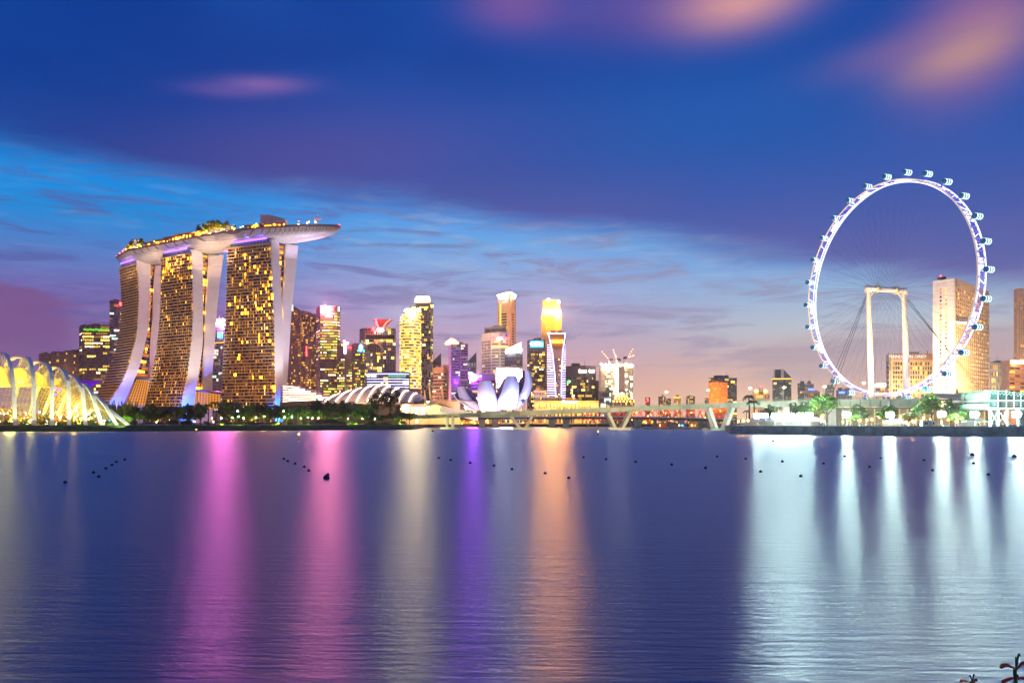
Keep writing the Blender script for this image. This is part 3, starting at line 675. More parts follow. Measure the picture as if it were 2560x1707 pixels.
spot('tower_flood', P(1300, 1000, 1050), P(1280, 800, 1180), 9e5, (255, 190, 120), 30, parent=r_)
r_, q = tower('office_block', 'dark glass block with a blazing white slanted crown', [(1262, 1020), (1291, 1014), (1306, 1020)], 884, 18, [10, 5], 'slate', 'dark', 'yellow', .05, .2, .05, 30, skip=3)
m = MB(); m.prism([G(1264, 1022), G(1303, 1018), G(1303, 1040), G(1264, 1042)], q['z1'], [q['z1'] + 6, q['z1'] + 15, q['z1'] + 15, q['z1'] + 6]); m.build('crown', emat('crown_mint', (225, 255, 225), 4.0), r_)
for px, y in ((1267, 880), (1274, 879), (1282, 878), (1296, 876), (1302, 875)): beacon(r_, px, y, 1012, 1.9, E_whitehot, 'crown_lamp')
r_, q = tower('office_block', 'cream podium block with long white sign behind the lotus museum', [(1241, 900), (1306, 896)], 921, 9, [10], 'cream', 'dark', 'amber', .25, .5, .2, 26, skip=8)
sign_box(r_, 1242.5, 1301, 934.5, 944.5, 894.6, emat('sign_long_white', (235, 238, 255), 260)); cap_box(r_, 1266, 1306, 914.5, 921.6, 902, 18, WL['tan'])
# teal-sign tower and gold tower
r_, q = tower('office_tower', 'dark tower with glowing teal roof sign', [(1319, 1060), (1324, 1052), (1362, 1056)], 851, 34, [1, 11], 'umber', 'dark', 'yellow', .22, .3, .04, 34, run=3, skip=14)
sign_box(r_, 1325, 1359, 851.6, 868.5, 1050.4, E_teal, 'sign_panel'); glyphs(r_, 1326.5, 1356, 855, 862, 1049, emat('letters_ice', (190, 235, 255), 160), 9, 11)
root = thing('bank_tower', 'gold floodlit stepped tower with red roof lamps', 'skyscraper', P(1380, 1056, 1120) - Vector((0, 0, CAMZ - GROUND)))
Dg = 1100
for k, (a, c, y0, y1) in enumerate(((1355, 1404, 787, 1060), (1358, 1402.5, 770, 787), (1359, 1400, 755, 770), (1359, 1400, 747, 755))):
    zt, zb = Z(y0, Dg), max(GROUND, Z(y1, Dg)); m = MB(); w_ = X(c, Dg) - X(a, Dg); ch = w_ * .22; xa, xb = X(a, Dg), X(c, Dg)
    pl = [(xa, Dg + 6 + ch), (xa + ch, Dg + 6), (xb - ch * 1.6, Dg + 6), (xb, Dg + 6 + ch), (xb, Dg + 6 + w_ - ch), (xb - ch, Dg + 6 + w_), (xa + ch, Dg + 6 + w_), (xa, Dg + 6 + w_ - ch)]
    m.prism(pl, zb, zt - .02 * k); m.build('tier', GL['brown'], root)
    fl = [46, 4, 4, 2][k]
    for i, cl in ((0, 4), (1, 8), (2, 4)): facade(root, pl[i], pl[i + 1], zb, zt, fl, cl, 'gold', 'amber', .12, .5, .5, .5, random.Random(k * 9 + i))
for px, y in ((1371, 750), (1396, 755)): beacon(root, px, y, 1098, 1.8, emat('roof_lamp_rose', (255, 190, 160), 60), 'roof_lamp')
for px, y in ((1363, 779), (1374, 779), (1386, 781), (1395, 784), (1398, 779)): beacon(root, px, y, 1104.5, .75, emat('ledge_lamp_glow', (255, 168, 60), 12000), 'ledge_lamp')
for px, D_, tx, ty in ((1372, 1070, 1372, 800), (1392, 1066, 1392, 810), (1381, 1072, 1381, 780)): spot('ledge_flood', P(px, 842, D_), P(tx, ty, 1100), 5e4, (255, 170, 60), 75, parent=root)
for px in (1366, 1378, 1393): spot('crown_flood', P(px, 790, 1086), P(px, 760, 1106), 2.6e4, (255, 190, 90), 80, parent=root)
# outlined tower
r_, q = tower('office_tower', 'black tower outlined in white tube light with gold panel', [(1368, 980), (1414.5, 984)], 834, 30, [12], 'terracotta', 'black', 'yellow', .05, .45, 0, 34, run=2, skip=30)
cap_box(r_, 1370, 1413, 833.4, 872, 979, 1.0, mat('panel_bronze', lin(150, 106, 50), .4, var=.1), 'sign_panel'); sign_box(r_, 1380, 1406.5, 850, 856, 977, E_gold)
lathe_light(r_, [P(1368, 833.5, 976.5), P(1414.5, 833.2, 978.5)], 1.0, E_lav); lathe_light(r_, [P(1371, 834, 976.5), P(1381, 880, 976.5), P(1387, 935, 976.5), P(1390, 1002, 976.5)], .9, E_lav)
lathe_light(r_, [P(1413.5, 834, 978.5), P(1407, 878, 978.5), P(1404, 925, 978.5), P(1403, 1002, 978.5)], .9, E_lav)
for i in range(24):
    y = 862 + i * 6.0; t = min(1, max(0, (y - 834) / 150)); l_ = 1371 + 19 * t ** .7; rr = 1413.5 - 10.5 * t ** .7
    lathe_light(r_, [P(1367.6, y, 978), P(l_ - 1.2, y, 978)], .7, E_lav, 'light_bar'); lathe_light(r_, [P(rr + 1.2, y, 979.6), P(1414.6, y, 979.6)], .7, E_lav, 'light_bar')
r_, q = tower('office_block', 'small cream block with glowing windows left of the outlined tower', [(1334, 900), (1366, 897)], 978, 7, [8], 'cream', 'brown', 'amber', .5, .5, .4, 24, cat='building')
beacon(r_, 1346, 976, 899, 1.2, E_redlamp)
# the gold-lit waterfront hall
r_, q = tower('heritage_hall', 'long gold-lit colonnaded hall low on the far waterfront', [(1336, 886), (1412, 880), (1496, 884)], 1004, 3, [16, 18], 'gold', 'brown', 'amber', .85, .3, .35, 40, cat='hall', run=1, skip=1.5)
lathe_light(r_, [P(1405, 1004.6, 877), P(1443, 1004.4, 878)], 1.5, emat('cornice_hot', (255, 240, 200), 9)); 
for i in range(17): beacon(r_, 1344 + i * 9, 1012.5 + (i % 2) * .6, 876, .8, E_amber, 'wall_lamp')
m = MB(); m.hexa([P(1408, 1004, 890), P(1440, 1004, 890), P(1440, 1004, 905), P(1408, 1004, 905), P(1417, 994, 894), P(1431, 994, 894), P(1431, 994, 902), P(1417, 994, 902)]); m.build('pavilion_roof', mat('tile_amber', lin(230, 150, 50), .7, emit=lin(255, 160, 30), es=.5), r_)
for i in range(9): spot('hall_flood', P(1342 + i * 18, 1022, 868), P(1342 + i * 18, 1004, 884), 1.2e4, (255, 170, 60), 110, parent=r_)
# right of the outlined tower
r_, q = tower('office_block', 'broad dark brown block with two white roof signs', [(1414.5, 960), (1463, 950), (1489, 958)], 916, 16, [16, 8], 'umber', 'brown', 'yellow', .14, .3, .03, 40, run=5, skip=12)
glyphs(r_, 1447.5, 1467, 923.5, 931, 949.5, emat('letters_warm', (255, 250, 225), 20), 5, 21); glyphs(r_, 1473, 1486, 924.5, 930.5, 952, emat('letters_warm', (255, 250, 225), 20), 3, 22)
cap_box(r_, 1488.5, 1497, 951, 1056, 960, 30, GL['brown'], 'side_wing'); beacon(r_, 1421, 954.5, 948, 1.6, emat('lamp_green', (40, 255, 90), 8))
r_, q = tower('office_block', 'small slate block left of the building site tower', [(1497.5, 900), (1532, 898)], 980, 6, [8], 'slate', 'navy', 'cool', .15, .3, .05, 24)
# the tower under construction and its cranes
r_, q = tower('construction_tower', 'unfinished tower blazing with white work lights', [(1501, 960), (1548, 950), (1561, 954), (1582, 962)], 913, 24, [12, 0, 6], 'tan', 'green', 'work', .5, .3, .14, 40, run=2, litf=[.5, 0, .32], litfn=lambda v, u: 1.4 if v > .8 else (.95 if .22 < u else .15))
cap_box(r_, 1546.5, 1560.5, 915, 1056, 946, 12, WL['tan'], 'lift_core'); cap_box(r_, 1501, 1512, 917, 1056, 952, 12, WL['tan'], 'lift_core')
for i in range(20): beacon(r_, 1503 + i * 4.1, 910 + (i * 7 % 5) * 1.2, 949, .5, E_work, 'work_lamp')
for i in range(14): beacon(r_, 1541 + (i % 2) * 1.5, 922 + i * 5.6, 947, .45, E_work, 'work_lamp')
for i in range(6): beacon(r_, 1566 + (i % 2) * 12, 938 + i * 9, 951, .8, E_whitehot, 'work_lamp')
M_crane = mat('crane_paint', lin(225, 170, 150), .5); E_cranelamp = emat('crane_lamp', (255, 190, 140), 12)
for i, (bx, by, tx, ty, lb) in enumerate(((1523, 912, 1503, 877, 'leftmost luffing crane leaning left on the building site tower'), (1541, 910, 1532, 872, 'tall upright crane at the middle of the building site tower'),
                                      (1543, 905, 1538, 886, 'short crane beside the tall middle crane'), (1567, 909, 1583, 870, 'long luffing crane leaning right on the building site tower'), (1568.5, 906, 1586, 888, 'low crane reaching far right on the building site tower'))):
    Dk = 955 + i * 3; base, piv, tip = P(bx, 914, Dk), P(bx, by - 12 if i != 2 else by - 4, Dk), P(tx, ty, Dk)
    base.z = Z(913, 950)
    t_ = thing('tower_crane', lb, 'crane', base, 'cranes on the unfinished tower')
    m = MB(); m.bar(base - Vector((0, 0, .3)), piv, 1.7); m.build('mast', M_crane, t_)
    m = MB(); s1, s2 = Vector((.6, 0, 0)), Vector((-.6, 0, 0)); n_ = 9
    for s_ in (s1, s2, Vector((0, 1.2, 0))): m.bar(piv + s_, tip + s_ * .4, .26)
    for k in range(n_):
        m.bar(piv.lerp(tip, k / n_) + s1 * (1 - .5 * k / n_), piv.lerp(tip, (k + 1) / n_) + s2 * (1 - .5 * k / n_), .2)
    m.build('jib', M_crane, t_)
    m = MB(); m.box(piv + Vector((-2.5 if tx > bx else 2.5, 0, .4)), (4, 2, 1.8)); m.build('counterweight', WL['umber'], t_)
    for k in range(2, n_ + 1, 2):
        m = MB(); m.ball(piv.lerp(tip, k / n_) - Vector((0, 1.2, 0)), .34, 7, 4); m.build('jib_lamp', E_cranelamp, t_)
r_, q = tower('hotel_block', 'small stepped block edged with yellow roof lamps', [(1533, 870), (1572, 866), (1585, 870)], 1004, 6, [9, 4], 'umber', 'brown', 'amber', .3, .3, .3, 24, cat='building')
for k, (a, c, y) in enumerate(((1539, 1571, 997), (1544, 1566, 991), (1549, 1560, 986))):
    cap_box(r_, a, c, y, 1004.6, 869 + k, 16 - 2 * k, WL['umber'], 'roof_step')
    for i in range(5): beacon(r_, a + (c - a) * i / 4, y - .5, 868 + k, .75, E_amber, 'roof_lamp')
for i in range(7): beacon(r_, 1534 + i * 8.4, 1003, 865, .7, E_amber, 'roof_lamp')
# tiny far towers on the right
for i, (a, c, y, wl, lt, lb) in enumerate(((1613, 1625, 994, 'brown', .1, 'tiny far brown block with a red lamp beyond the bridge'), (1646, 1664, 992, 'dusk', .4, 'tiny far block with amber windows, left of a bridge lamp'), (1665, 1677, 997, 'brown', .15, 'tiny far low brown block right of a bridge lamp'),
                                       (1684, 1702, 992, 'tan', .5, 'tiny far block topped by an amber-lit roof line'), (1715, 1737, 991, 'dusk', .45, 'tiny far block left of the tiny brown one beside the orange hotel'), (1762, 1774, 996, 'brown', .1, 'tiny far brown block left of the orange hotel'))):
    r_, q = tower('apartment_block', lb, [(a, 1900), (c, 1905)], y, 14, 5, wl, 'brown', 'amber', lt, .4, .3, 20, 'apartment block', 'tiny blocks far beyond the bridge')
    if i == 3: lathe_light(r_, [P(a, y + 1, 1898), P(c, y + 1, 1898)], 2.2, LIT['amber'][0])
    if i == 0: lathe_light(r_, [P(1620, 997, 1898), P(1620, 1004, 1898)], 2, E_red)
r_, q = tower('hotel_block', 'orange floodlit hotel with punched windows above the bridge', [(1772, 1100), (1796, 1090), (1818, 1100)], 957, 18, [8, 7], 'orange', 'brown', 'amber', .25, .5, .45, 26, cat='hotel')
r_, q = tower('office_block', 'dark grey office behind the orange hotel', [(1772, 1180), (1842, 1176)], 946, 20, [14], 'slate', 'navy', 'yellow', .1, .2, .05, 30, run=3)
for i in range(3): spot('hotel_flood', P(1780 + i * 15, 1012, 1040), P(1780 + i * 15, 975, 1095), 1.4e5, (255, 165, 70), 70, parent=r_)
r_, q = tower('domed_hall', 'cream hall with two lit roof turrets beside a lattice mast', [(1882, 1300), (1924, 1300)], 985, 6, [10], 'cream', 'brown', 'amber', .5, .4, .4, 26, cat='hall')
for px in (1891, 1914):
    cap_box(r_, px - 5, px + 5, 979, 985.4, 1302, 8, WL['cream'], 'turret'); beacon(r_, px, 977.5, 1300, 2.4, E_amber, 'turret_lamp')
m = MB()
for i in range(9): m.bar(P(1899, 969 + i * 2, 1298), P(1906, 969 + i * 2, 1298), .5)
for px in (1899, 1906): m.bar(P(px, 968, 1298), P(px, 987, 1298), .5)
m.build('lattice_mast', WL['umber'], r_); beacon(r_, 1902.5, 966, 1298, 1.5)
r_, q = tower('office_tower', 'blue-grey tower with pale vertical fins and slanting shoulder', [(1931, 1250), (1958, 1245), (1978, 1252)], 945, 22, [8, 6], 'slate', 'navy', 'yellow', .06, .2, .05, 30)
m = MB(); m.prism([G(1934, 1252), G(1959, 1248), G(1978, 1254), G(1978, 1275), G(1934, 1275)], Z(945, 1245) - .4, [Z(923, 1245), Z(923, 1245), Z(942, 1245), Z(942, 1245), Z(923, 1245)]); m.build('upper_tier', GL['navy'], r_)
for px in (1935.5, 1954, 1957.5): lathe_light(r_, [P(px, 922, 1244), P(px, 946, 1244)], 1.6, WL['pale'], 'fin')
lathe_light(r_, [P(1931, 947, 1243), P(1978, 946.6, 1247)], 1.3, LIT['amber'][0])
for a, c, y, lb, wl, lt in ((1994, 2012, 960, 'far grey block with a stepped roof left of the flyer', 'slate', .15), (2012, 2034, 961, 'far grey block left of the flyer, second of the pair', 'grey', .2), (2063, 2085, 967, 'far plain grey slab behind the flyer rim', 'grey', .04), (2090, 2130, 977, 'far low grey block with a small blue sign', 'dusk', .2), (2189, 2217, 970, 'low amber-windowed block with a white lit roof box', 'tan', .6)):
    r_, q = tower('office_block', lb, [(a, 1150), (c, 1152)], y, 12, 7, wl, 'dark', 'amber', lt, .4, .3, 24)
    if a == 2090: sign_box(r_, 2098, 2113, 979, 983, 1147, emat('sign_blue_small', (70, 110, 255), 5))
    if a == 2189: cap_box(r_, 2200, 2217, 958, 966, 1148, 16, emat('roof_box_light', (235, 245, 255), 6), 'roof_box')
r_, q = tower('office_block', 'low orange-brown block with a blue roof sign left of the flyer', [(2011, 1050), (2049, 1052)], 980, 5, 8, 'terracotta', 'brown', 'amber', .2, .4, .3, 24); sign_box(r_, 2021, 2036, 971.5, 975.5, 1049, emat('sign_blue_small', (70, 110, 255), 5)); cap_box(r_, 2015, 2045, 976, 980.6, 1054, 12, WL['grey'])
# the two big hotels behind the flyer
z1 = Z(884, 786); root = thing('hotel', 'broad cream hotel with balcony windows and lit roof lettering', 'hotel', (X(2280, 800), 800, GROUND))
m = MB(); pl = [G(2217, 800), G(2225, 786), G(2341, 790), G(2341, 828), G(2217, 838)]; m.prism(pl, GROUND, z1); m.build('body', GL['dark'], root)
facade(root, pl[0], pl[1], GROUND, z1, 13, 1, 'cream', 'amber', 0, .5, .2, .6, random.Random(1), 6); facade(root, pl[1], pl[2], GROUND, z1, 14, 17, 'tan', 'amber', .5, .3, .2, 1.1, random.Random(12), 7.5, True, 1, margin=2.2)
rng = random.Random(4); m = MB()
cap_box(root, 2226, 2340, 883.6, 899, 785.2, .9, WL['terracotta'], 'roof_fascia')
text(root, 'MANDARIN ORIENTAL', 2221.5 + 1, 2340, 887.2, 894.8, 783.6, emat('letters_hotel', (225, 250, 245), 1.3), dy=786)
cap_box(root, 2268, 2296, 880, 884.4, 800, 14, WL['grey'])
m = MB(); m.bar(P(2297, 877, 800), P(2297, 884, 800), .4); m.bar(P(2319, 876, 800), P(2319, 884, 800), .4); m.bar(P(2222, 880, 800), P(2222, 885, 800), .5); m.build('antenna', WL['slate'], root)
for i in range(6): spot('hotel_flood', P(2230 + i * 20, 996, 760), P(2230 + i * 20, 940, 787), 3.6e4, (255, 222, 170), 100, parent=root)
# tall hotel with blank white end wall
root = thing('hotel', 'tall hotel tower with floodlit blank end wall and two window columns', 'hotel', (X(2390, 720), 735, GROUND))
zA, D0, D1 = Z(694, 700), 700, 742
pl = [G(2333, 714), G(2387, 700), G(2471, 770), G(2420, 792)]
zT = Z(696, 700)
m = MB(); m.prism(pl, GROUND, zT); m.build('body', GL['dark'], root)
a_, c_ = Vector((*pl[0], 0)), Vector((*pl[1], 0)); d_ = (c_ - a_).normalized(); n_ = Vector((d_.y, -d_.x, 0)); n_ = n_ if n_.y < 0 else -n_
m = MB(); o_ = n_ * .8; m.hexa([a_ + Vector((0, 0, GROUND)), c_ + Vector((0, 0, GROUND)), c_ + o_ + Vector((0, 0, GROUND)), a_ + o_ + Vector((0, 0, GROUND)), a_ + Vector((0, 0, zT)), c_ + Vector((0, 0, zT)), c_ + o_ + Vector((0, 0, zT)), a_ + o_ + Vector((0, 0, zT))])
m.build('end_wall', WL['white'], root)
L_ = (c_ - a_).length; rng = random.Random(8)
for col in (.37, .62):
    for i in range(27):
        z = Z(722, 705) - i * (Z(722, 705) - Z(972, 705)) / 26.5
        p = a_ + d_ * L_ * col + n_ * .86 + Vector((0, 0, z)); s_ = .95; k = 8
        m = MB(); m.poly([p + d_ * s_ * math.cos(t * 2 * math.pi / k) + Vector((0, 0, s_ * (math.sin(t * 2 * math.pi / k) if math.sin(t * 2 * math.pi / k) > 0 or rng.random() < 1 else 0))) for t in range(k)])
        m.build('round_window', rng.choice([LIT['amber'][1], LIT['amber'][3], LIT['amber'][3], GL['dark'], LIT['amber'][1]]), root, fix=False)
facade(root, pl[1], pl[2], GROUND, zT, 32, 17, 'tan', 'amber', .2, .45, .32, .6, random.Random(5), 7, run=1)
lathe_light(root, [P(2392, 806, 698), P(2425, 808, 726)], 1.4, emat('sign_strip_hotel', (240, 240, 235), 3), 'sign'); cap_box(root, 2352, 2366, 691, 697, 716, 6, WL['umber']); beacon(root, 2352, 690, 716, .7)
for px, e in ((2345, 3.6e4), (2360, 4.6e4), (2376, 3.6e4)): spot('wall_flood', P(px, 1010, 664), P(px, 880, 706), e * 1.6, (255, 232, 200), 95, parent=root)
spot('wall_flood', P(2360, 1018, 640), P(2360, 760, 706), 5e5, (255, 215, 160), 55, parent=root); spot('wall_flood', P(2445, 1010, 660), P(2435, 860, 735), 1.1e6, (255, 216, 156), 80, parent=root)
r_, q = tower('office_block', 'low slate block with amber windows right of the tall hotel', [(2474, 700), (2502, 702)], 909, 9, [7], 'slate', 'dark', 'amber', .4, .35, .1, 24, run=3)
root = thing('mall_block', 'orange louvred block with a white sign at the far right', 'building', (X(2540, 640), 650, GROUND))
pl = [G(2503, 640), G(2524, 622), G(2600, 640), G(2600, 690), G(2510, 690)]; zt = Z(899, 622)
m = MB(); m.prism(pl, GROUND, zt); m.build('body', WL['tan'], root)
facade(root, pl[1], pl[2], GROUND + 1, zt, 15, 6, 'orange', 'amber', .12, .5, 0, .9, random.Random(3), 5); glyphs(root, 2528, 2562, 901, 908.5, 620, E_white, 9, 31)
spot('louvre_flood', P(2560, 1000, 560), P(2550, 950, 626), 3.5e5, (255, 196, 130), 90, parent=root)
r_, q = tower('hotel_tower', 'tan tower with round-cornered grid cut by the right edge', [(2536, 860), (2545, 850), (2620, 860)], 723, 44, [3, 14], 'tan', 'dark', 'amber', .2, .42, .42, 40, cat='hotel', skip=10, fill=4.0)
# ------------------------------------------------------------------ the three-towered hotel and its roof deck
M_panel = mat('hotel_white_panel', lin(226, 216, 214), .55, var=.05, vscale=.08)
M_slab = mat('hotel_slab', lin(206, 176, 136), .7); M_div = mat('hotel_divider', lin(96, 76, 56), .7)
M_hglass = mat('hotel_glass', lin(44, 38, 36), .18, spec=.6)
W_pale, W_soft = emat('room_pale', (255, 214, 120), 2.6), emat('room_soft', (255, 158, 36), .8)
W_blaze, W_faint = emat('room_blazing', (255, 146, 14), 48.0), emat('room_faint', (205, 132, 46), .26)
W_hot, W_mid, W_dim = emat('room_bright', (255, 172, 34), 13.0), emat('room_lit', (255, 176, 40), 1.6), emat('room_dim', (236, 150, 30), .7)
E_orange = emat('atrium_orange', (255, 140, 30), .9)
def interp(pl, y):
    if y <= pl[0][1]: return pl[0][0]
    for (a, ya), (c, yc) in zip(pl, pl[1:]):
        if y <= yc: return a + (c - a) * (y - ya) / (yc - ya)
    return pl[-1][0] + (y - pl[-1][1]) * (pl[-1][0] - pl[-2][0]) / (pl[-1][1] - pl[-2][1]) * .6
ZT = 190.0
def hotel(label, edges, Dt, bulge, pw, nf, nc, litfn, seed, base_px, zrear, blaze=False):
    """edges: the five seen edges as (px, y) polylines: face left, face right, front wall right, rear wall left, rear wall right"""
    def edge(i, z):
        t = (z - GROUND) / (ZT - GROUND); D = Dt[i] - (bulge[i]) * max(0, 1 - t) ** pw
        y = HOR - (z - CAMZ) * FPX / D; return Vector((X(interp(edges[i], y), D), D, z))
    N = 40; zs = [GROUND + (ZT - GROUND) * k / N for k in range(N + 1)]
    root = thing('hotel_tower', label, 'hotel tower', (X(base_px, Dt[1]), Dt[1], GROUND), 'three hotel towers under the roof deck')
    def lift(v, k): return v + Vector((0, 0, k))
    def sect(z):
        a, c, p = edge(0, z), edge(1, z), edge(2, z); return [a, c, p - (p - c) * .06, a + (p - c)]
    def sect2(z):
        a, c, r1, r2 = edge(0, z), edge(1, z), edge(3, z), edge(4, z); e = (a - c); return [r1 + e, r1 + e * .02, r2 + e * .02, r2 + e]
    m = MB(); rows = [sect(z) for z in zs]; m.grid(rows, 0, True); m.poly(rows[-1]); m.build('front_slab', M_hglass, root)
    m = MB(); rows = [sect2(z) for z in zs if z >= zrear - 6]; m.grid(rows, 0, True); m.poly(rows[-1]); m.poly(rows[0]); m.build('rear_slab', M_hglass, root)
    # white end walls, split in tall panels with open joints
    for i0, i1, z_lo, nm, topk in ((1, 2, GROUND, 'front_end_wall', 3.0), (3, 4, zrear, 'rear_end_wall', 1.0)):
        wroot = None; n_p = 12; zz = [z_lo + (ZT + topk - z_lo) * k / n_p for k in range(n_p + 1)]
        for k in range(n_p):
            m = MB(); rows = []
            for j in range(4):
                z = zz[k] + (zz[k + 1] - zz[k] - .14) * j / 3; a, c = edge(i0, z), edge(i1, z); e = (c - a); o_ = (edge(1, z) - edge(0, z)).normalized()
                rows.append([a + o_ * 1.1, c + o_ * 1.1, c - o_ * 1.2, a - o_ * 1.2])
            m.grid(rows, 0, True); m.poly(rows[0]); m.poly(rows[-1]); m.build('end_wall_panel', M_panel, root)
    rng = random.Random(seed); fh = (ZT - GROUND - 4) / nf; lit_ob, dim, div = [], MB(), MB()
    for i in range(nf + 1):
        z = GROUND + 2 + i * fh; a, c = edge(0, z), edge(1, z); e = (c - a); L = e.length; d = e / L; n = Vector((d.y, -d.x, 0)); n = n if n.y < 0 else -n
        m = MB(); h = .62 if i < nf else 1.4
        m.hexa([a - n * .3, c - d * .9 - n * .3, c - d * .9 + n * 1.5, a + n * 1.5, lift(a - n * .3, h), lift(c - d * .9 - n * .3, h), lift(c - d * .9 + n * 1.5, h), lift(a + n * 1.5, h)])
        m.build('floor_slab', M_slab, root)
        if i == nf: break
        a2, c2 = edge(0, z + fh), edge(1, z + fh)
        for j in range(nc):
            u0, u1 = (j + .06) / nc, (j + .94) / nc
            def q(u, v): return (a + (c - a) * u) * (1 - v) + (a2 + (c2 - a2) * u) * v + n * .22
            p_ = litfn((i + .5) / nf, (j + .5) / nc, rng)
            if p_ > 0:
                half = rng.random() < .6
                ua = u0 if not half else u0 + (u1 - u0) * .45
                quad = [q(ua, .24), q(u1, .24), q(u1, .94), q(ua, .94)]
                if p_ > 1: lit_ob.append((quad, rng.choice([W_blaze, W_blaze, W_pale]) if p_ > 2 and blaze else W_hot if p_ > 2 else rng.choice([W_mid, W_mid, W_soft])))
                else: dim.poly(quad, 0)
            elif rng.random() < .55: dim.poly([q(u0, .24), q(u1, .24), q(u1, .9), q(u0, .9)], 2)
            if j:
                b0, b1 = q(j / nc, .2), q(j / nc, .98); div.hexa([b0 - d * .16, b0 + d * .16, b0 + d * .16 + n * .9, b0 - d * .16 + n * .9, b1 - d * .16, b1 + d * .16, b1 + d * .16 + n * .9, b1 - d * .16 + n * .9])
    for k, (quad, m_) in enumerate(lit_ob):
        if k < 300: m = MB(); m.poly(quad); m.build('window', m_, root, fix=False)
        else: dim.poly(quad, 1)
    if dim.f: tag(dim.build('window_grid', [W_dim, W_mid, W_faint], root, fix=False), kind='stuff')
    tag(div.build('balcony_divider', M_div, root, fix=False), kind='stuff')
    # the gap between the slabs: recessed glass with stacked lit landings
    gap, bars, land_ = MB(), MB(), MB(); zs2 = [zrear + (ZT - zrear) * k / 34 for k in range(35)]
    rows = []
    for z in zs2:
        p, r1 = edge(2, z), edge(3, z); o_ = (edge(0, z) - edge(1, z)).normalized() * 2.4
        rows.append([p + o_ - (r1 - p) * .02, r1 + o_ + (r1 - p) * .02])
    gap.grid(rows, 0); gap.build('atrium_glass', GL['navy'], root)
    for k in range(34):
        (a, c), (a2, c2) = rows[k], rows[k + 1]; o_ = (edge(1, zs2[k]) - edge(0, zs2[k])).normalized() * .4
        bars.bar(a + o_, c + o_, .5, .8)
        u0 = rng.choice([.05, .35]); u1 = rng.choice([.65, .95]); v1 = .85
        if rng.random() < .85:
            land_.poly([a.lerp(c, u0).lerp(a2.lerp(c2, u0), .25) + o_ * .5, a.lerp(c, u1).lerp(a2.lerp(c2, u1), .25) + o_ * .5, a.lerp(c, u1).lerp(a2.lerp(c2, u1), v1) + o_ * .5, a.lerp(c, u0).lerp(a2.lerp(c2, u0), v1) + o_ * .5], rng.choice([0, 0, 1, 2]))
    tag(bars.build('landing_slab', M_slab, root), kind='stuff'); tag(land_.build('landing_light', [E_orange, W_mid, W_hot], root, fix=False), kind='stuff')
    # glazed crown storey under the roof deck
    a, c, p, r2 = edge(0, ZT), edge(1, ZT), edge(2, ZT), edge(4, ZT); cr = MB()
    base_ = [a.lerp(c, .06), c.lerp(a, .03), r2.lerp(c, .12), r2.lerp(c, .12) + (a - c) * .9]
    cr.prism([(v.x, v.y) for v in base_], ZT + .02, ZT + 4.4); cr.build('crown_storey', GL['green'], root)
    m = MB()
    for k in range(13):
        u = k / 12; v = base_[0].lerp(base_[1], u); m.bar((v.x, v.y - .2, ZT), (v.x, v.y - .2, ZT + 4.4), .25)
    m.build('mullion', M_slab, root)
    for u, s_ in ((.06, -1), (.06, 1)):
        m = MB(); f = c.lerp(p, .7); m.tube([f + Vector((0, -.3, 0)), f + Vector((s_ * 5.5, 0, 9.5))], .7, 8); m.build('v_strut', M_panel, root)
    m = MB(); s0, s1 = a.lerp(c, .16) + Vector((0, -4.0, 3.6)), a.lerp(c, .93) + Vector((0, -4.0, 3.6)); m.bar(s0, s1, .5, 1.7)
    m.build('violet_strip', emat('strip_violet', (150, 96, 255), 3.6), root)
    for u in (.2, .5, .8): spot('soffit_light', a.lerp(c, u) + Vector((0, -7, 2.6)), a.lerp(c, u) + Vector((0, 2, 10)), 2.6e3, (120, 90, 255), 120, parent=root)
    f0 = edge(1, GROUND).lerp(edge(2, GROUND), .5)
    spot('blue_uplight', f0 + Vector((6, -22, 1.5)), f0 + Vector((1, 4, 16)), 5.5e5, (30, 96, 255), 58, parent=root)
    spot('wall_flood', f0 + Vector((26, -60, 6)), edge(2, 125), 5.2e5, (236, 244, 255), 52, parent=root)
    fm = edge(0, GROUND).lerp(edge(1, GROUND), .5); spot('face_fill', fm + Vector((10, -70, 10)), edge(0, 100).lerp(edge(1, 100), .5), 2.6e5, (255, 180, 70), 90, parent=root)  # last spot is an added warm fill standing in for room glow on the slabs
    return root, edge
def lit_t3(v, u, r):
    band = .36 if .44 < v < .98 and u > .1 else (.11 if v > .2 else .17)
    if u < .12: band *= .4
    x = r.random()
    return (1 if x < band + .12 else 0) if x > band else r.choice([1.5, 1.5, 3])
def lit_t2(v, u, r):
    x = r.random()
    if v > .86: return r.choice([1.5, 3]) if x < .5 else (1 if x < .8 else 0)
    if v > .55: return (1.5 if x < .12 else 3 if x < .16 else 1 if x < .42 else 0)
    if v < .4: return (1.5 if x < .26 else 1 if x < .45 else 0)
    return 1 if x < .45 else (1.5 if x < .5 else 0)
def lit_t1(v, u, r):
    x = r.random()
    if v > .86: return 1.5 if x < .5 else 1
    return 1.5 if x < .09 else (1 if x < .55 else 0)
T3 = hotel('rightmost hotel tower, upright, its front dotted with bright gold windows',
  [[(570, 619), (565, 765), (559.7, 900), (553, 1008)], [(676.7, 605.7), (680, 690), (685, 790), (686.5, 870), (688, 1010)], [(695.8, 608.4), (699, 680), (703, 760), (705, 860), (707, 1010)],
   [(714.3, 609.8), (711, 690), (706, 770), (705.2, 860), (707.5, 1010)], [(744, 615.2), (736, 690), (727, 775), (722, 860), (713, 1008)]],
  (846.7, 821.7, 830, 835, 843), (9, 9, 9, 4, 0), 1.8, 54, 18, lit_t3, 3, 625, GROUND, True)
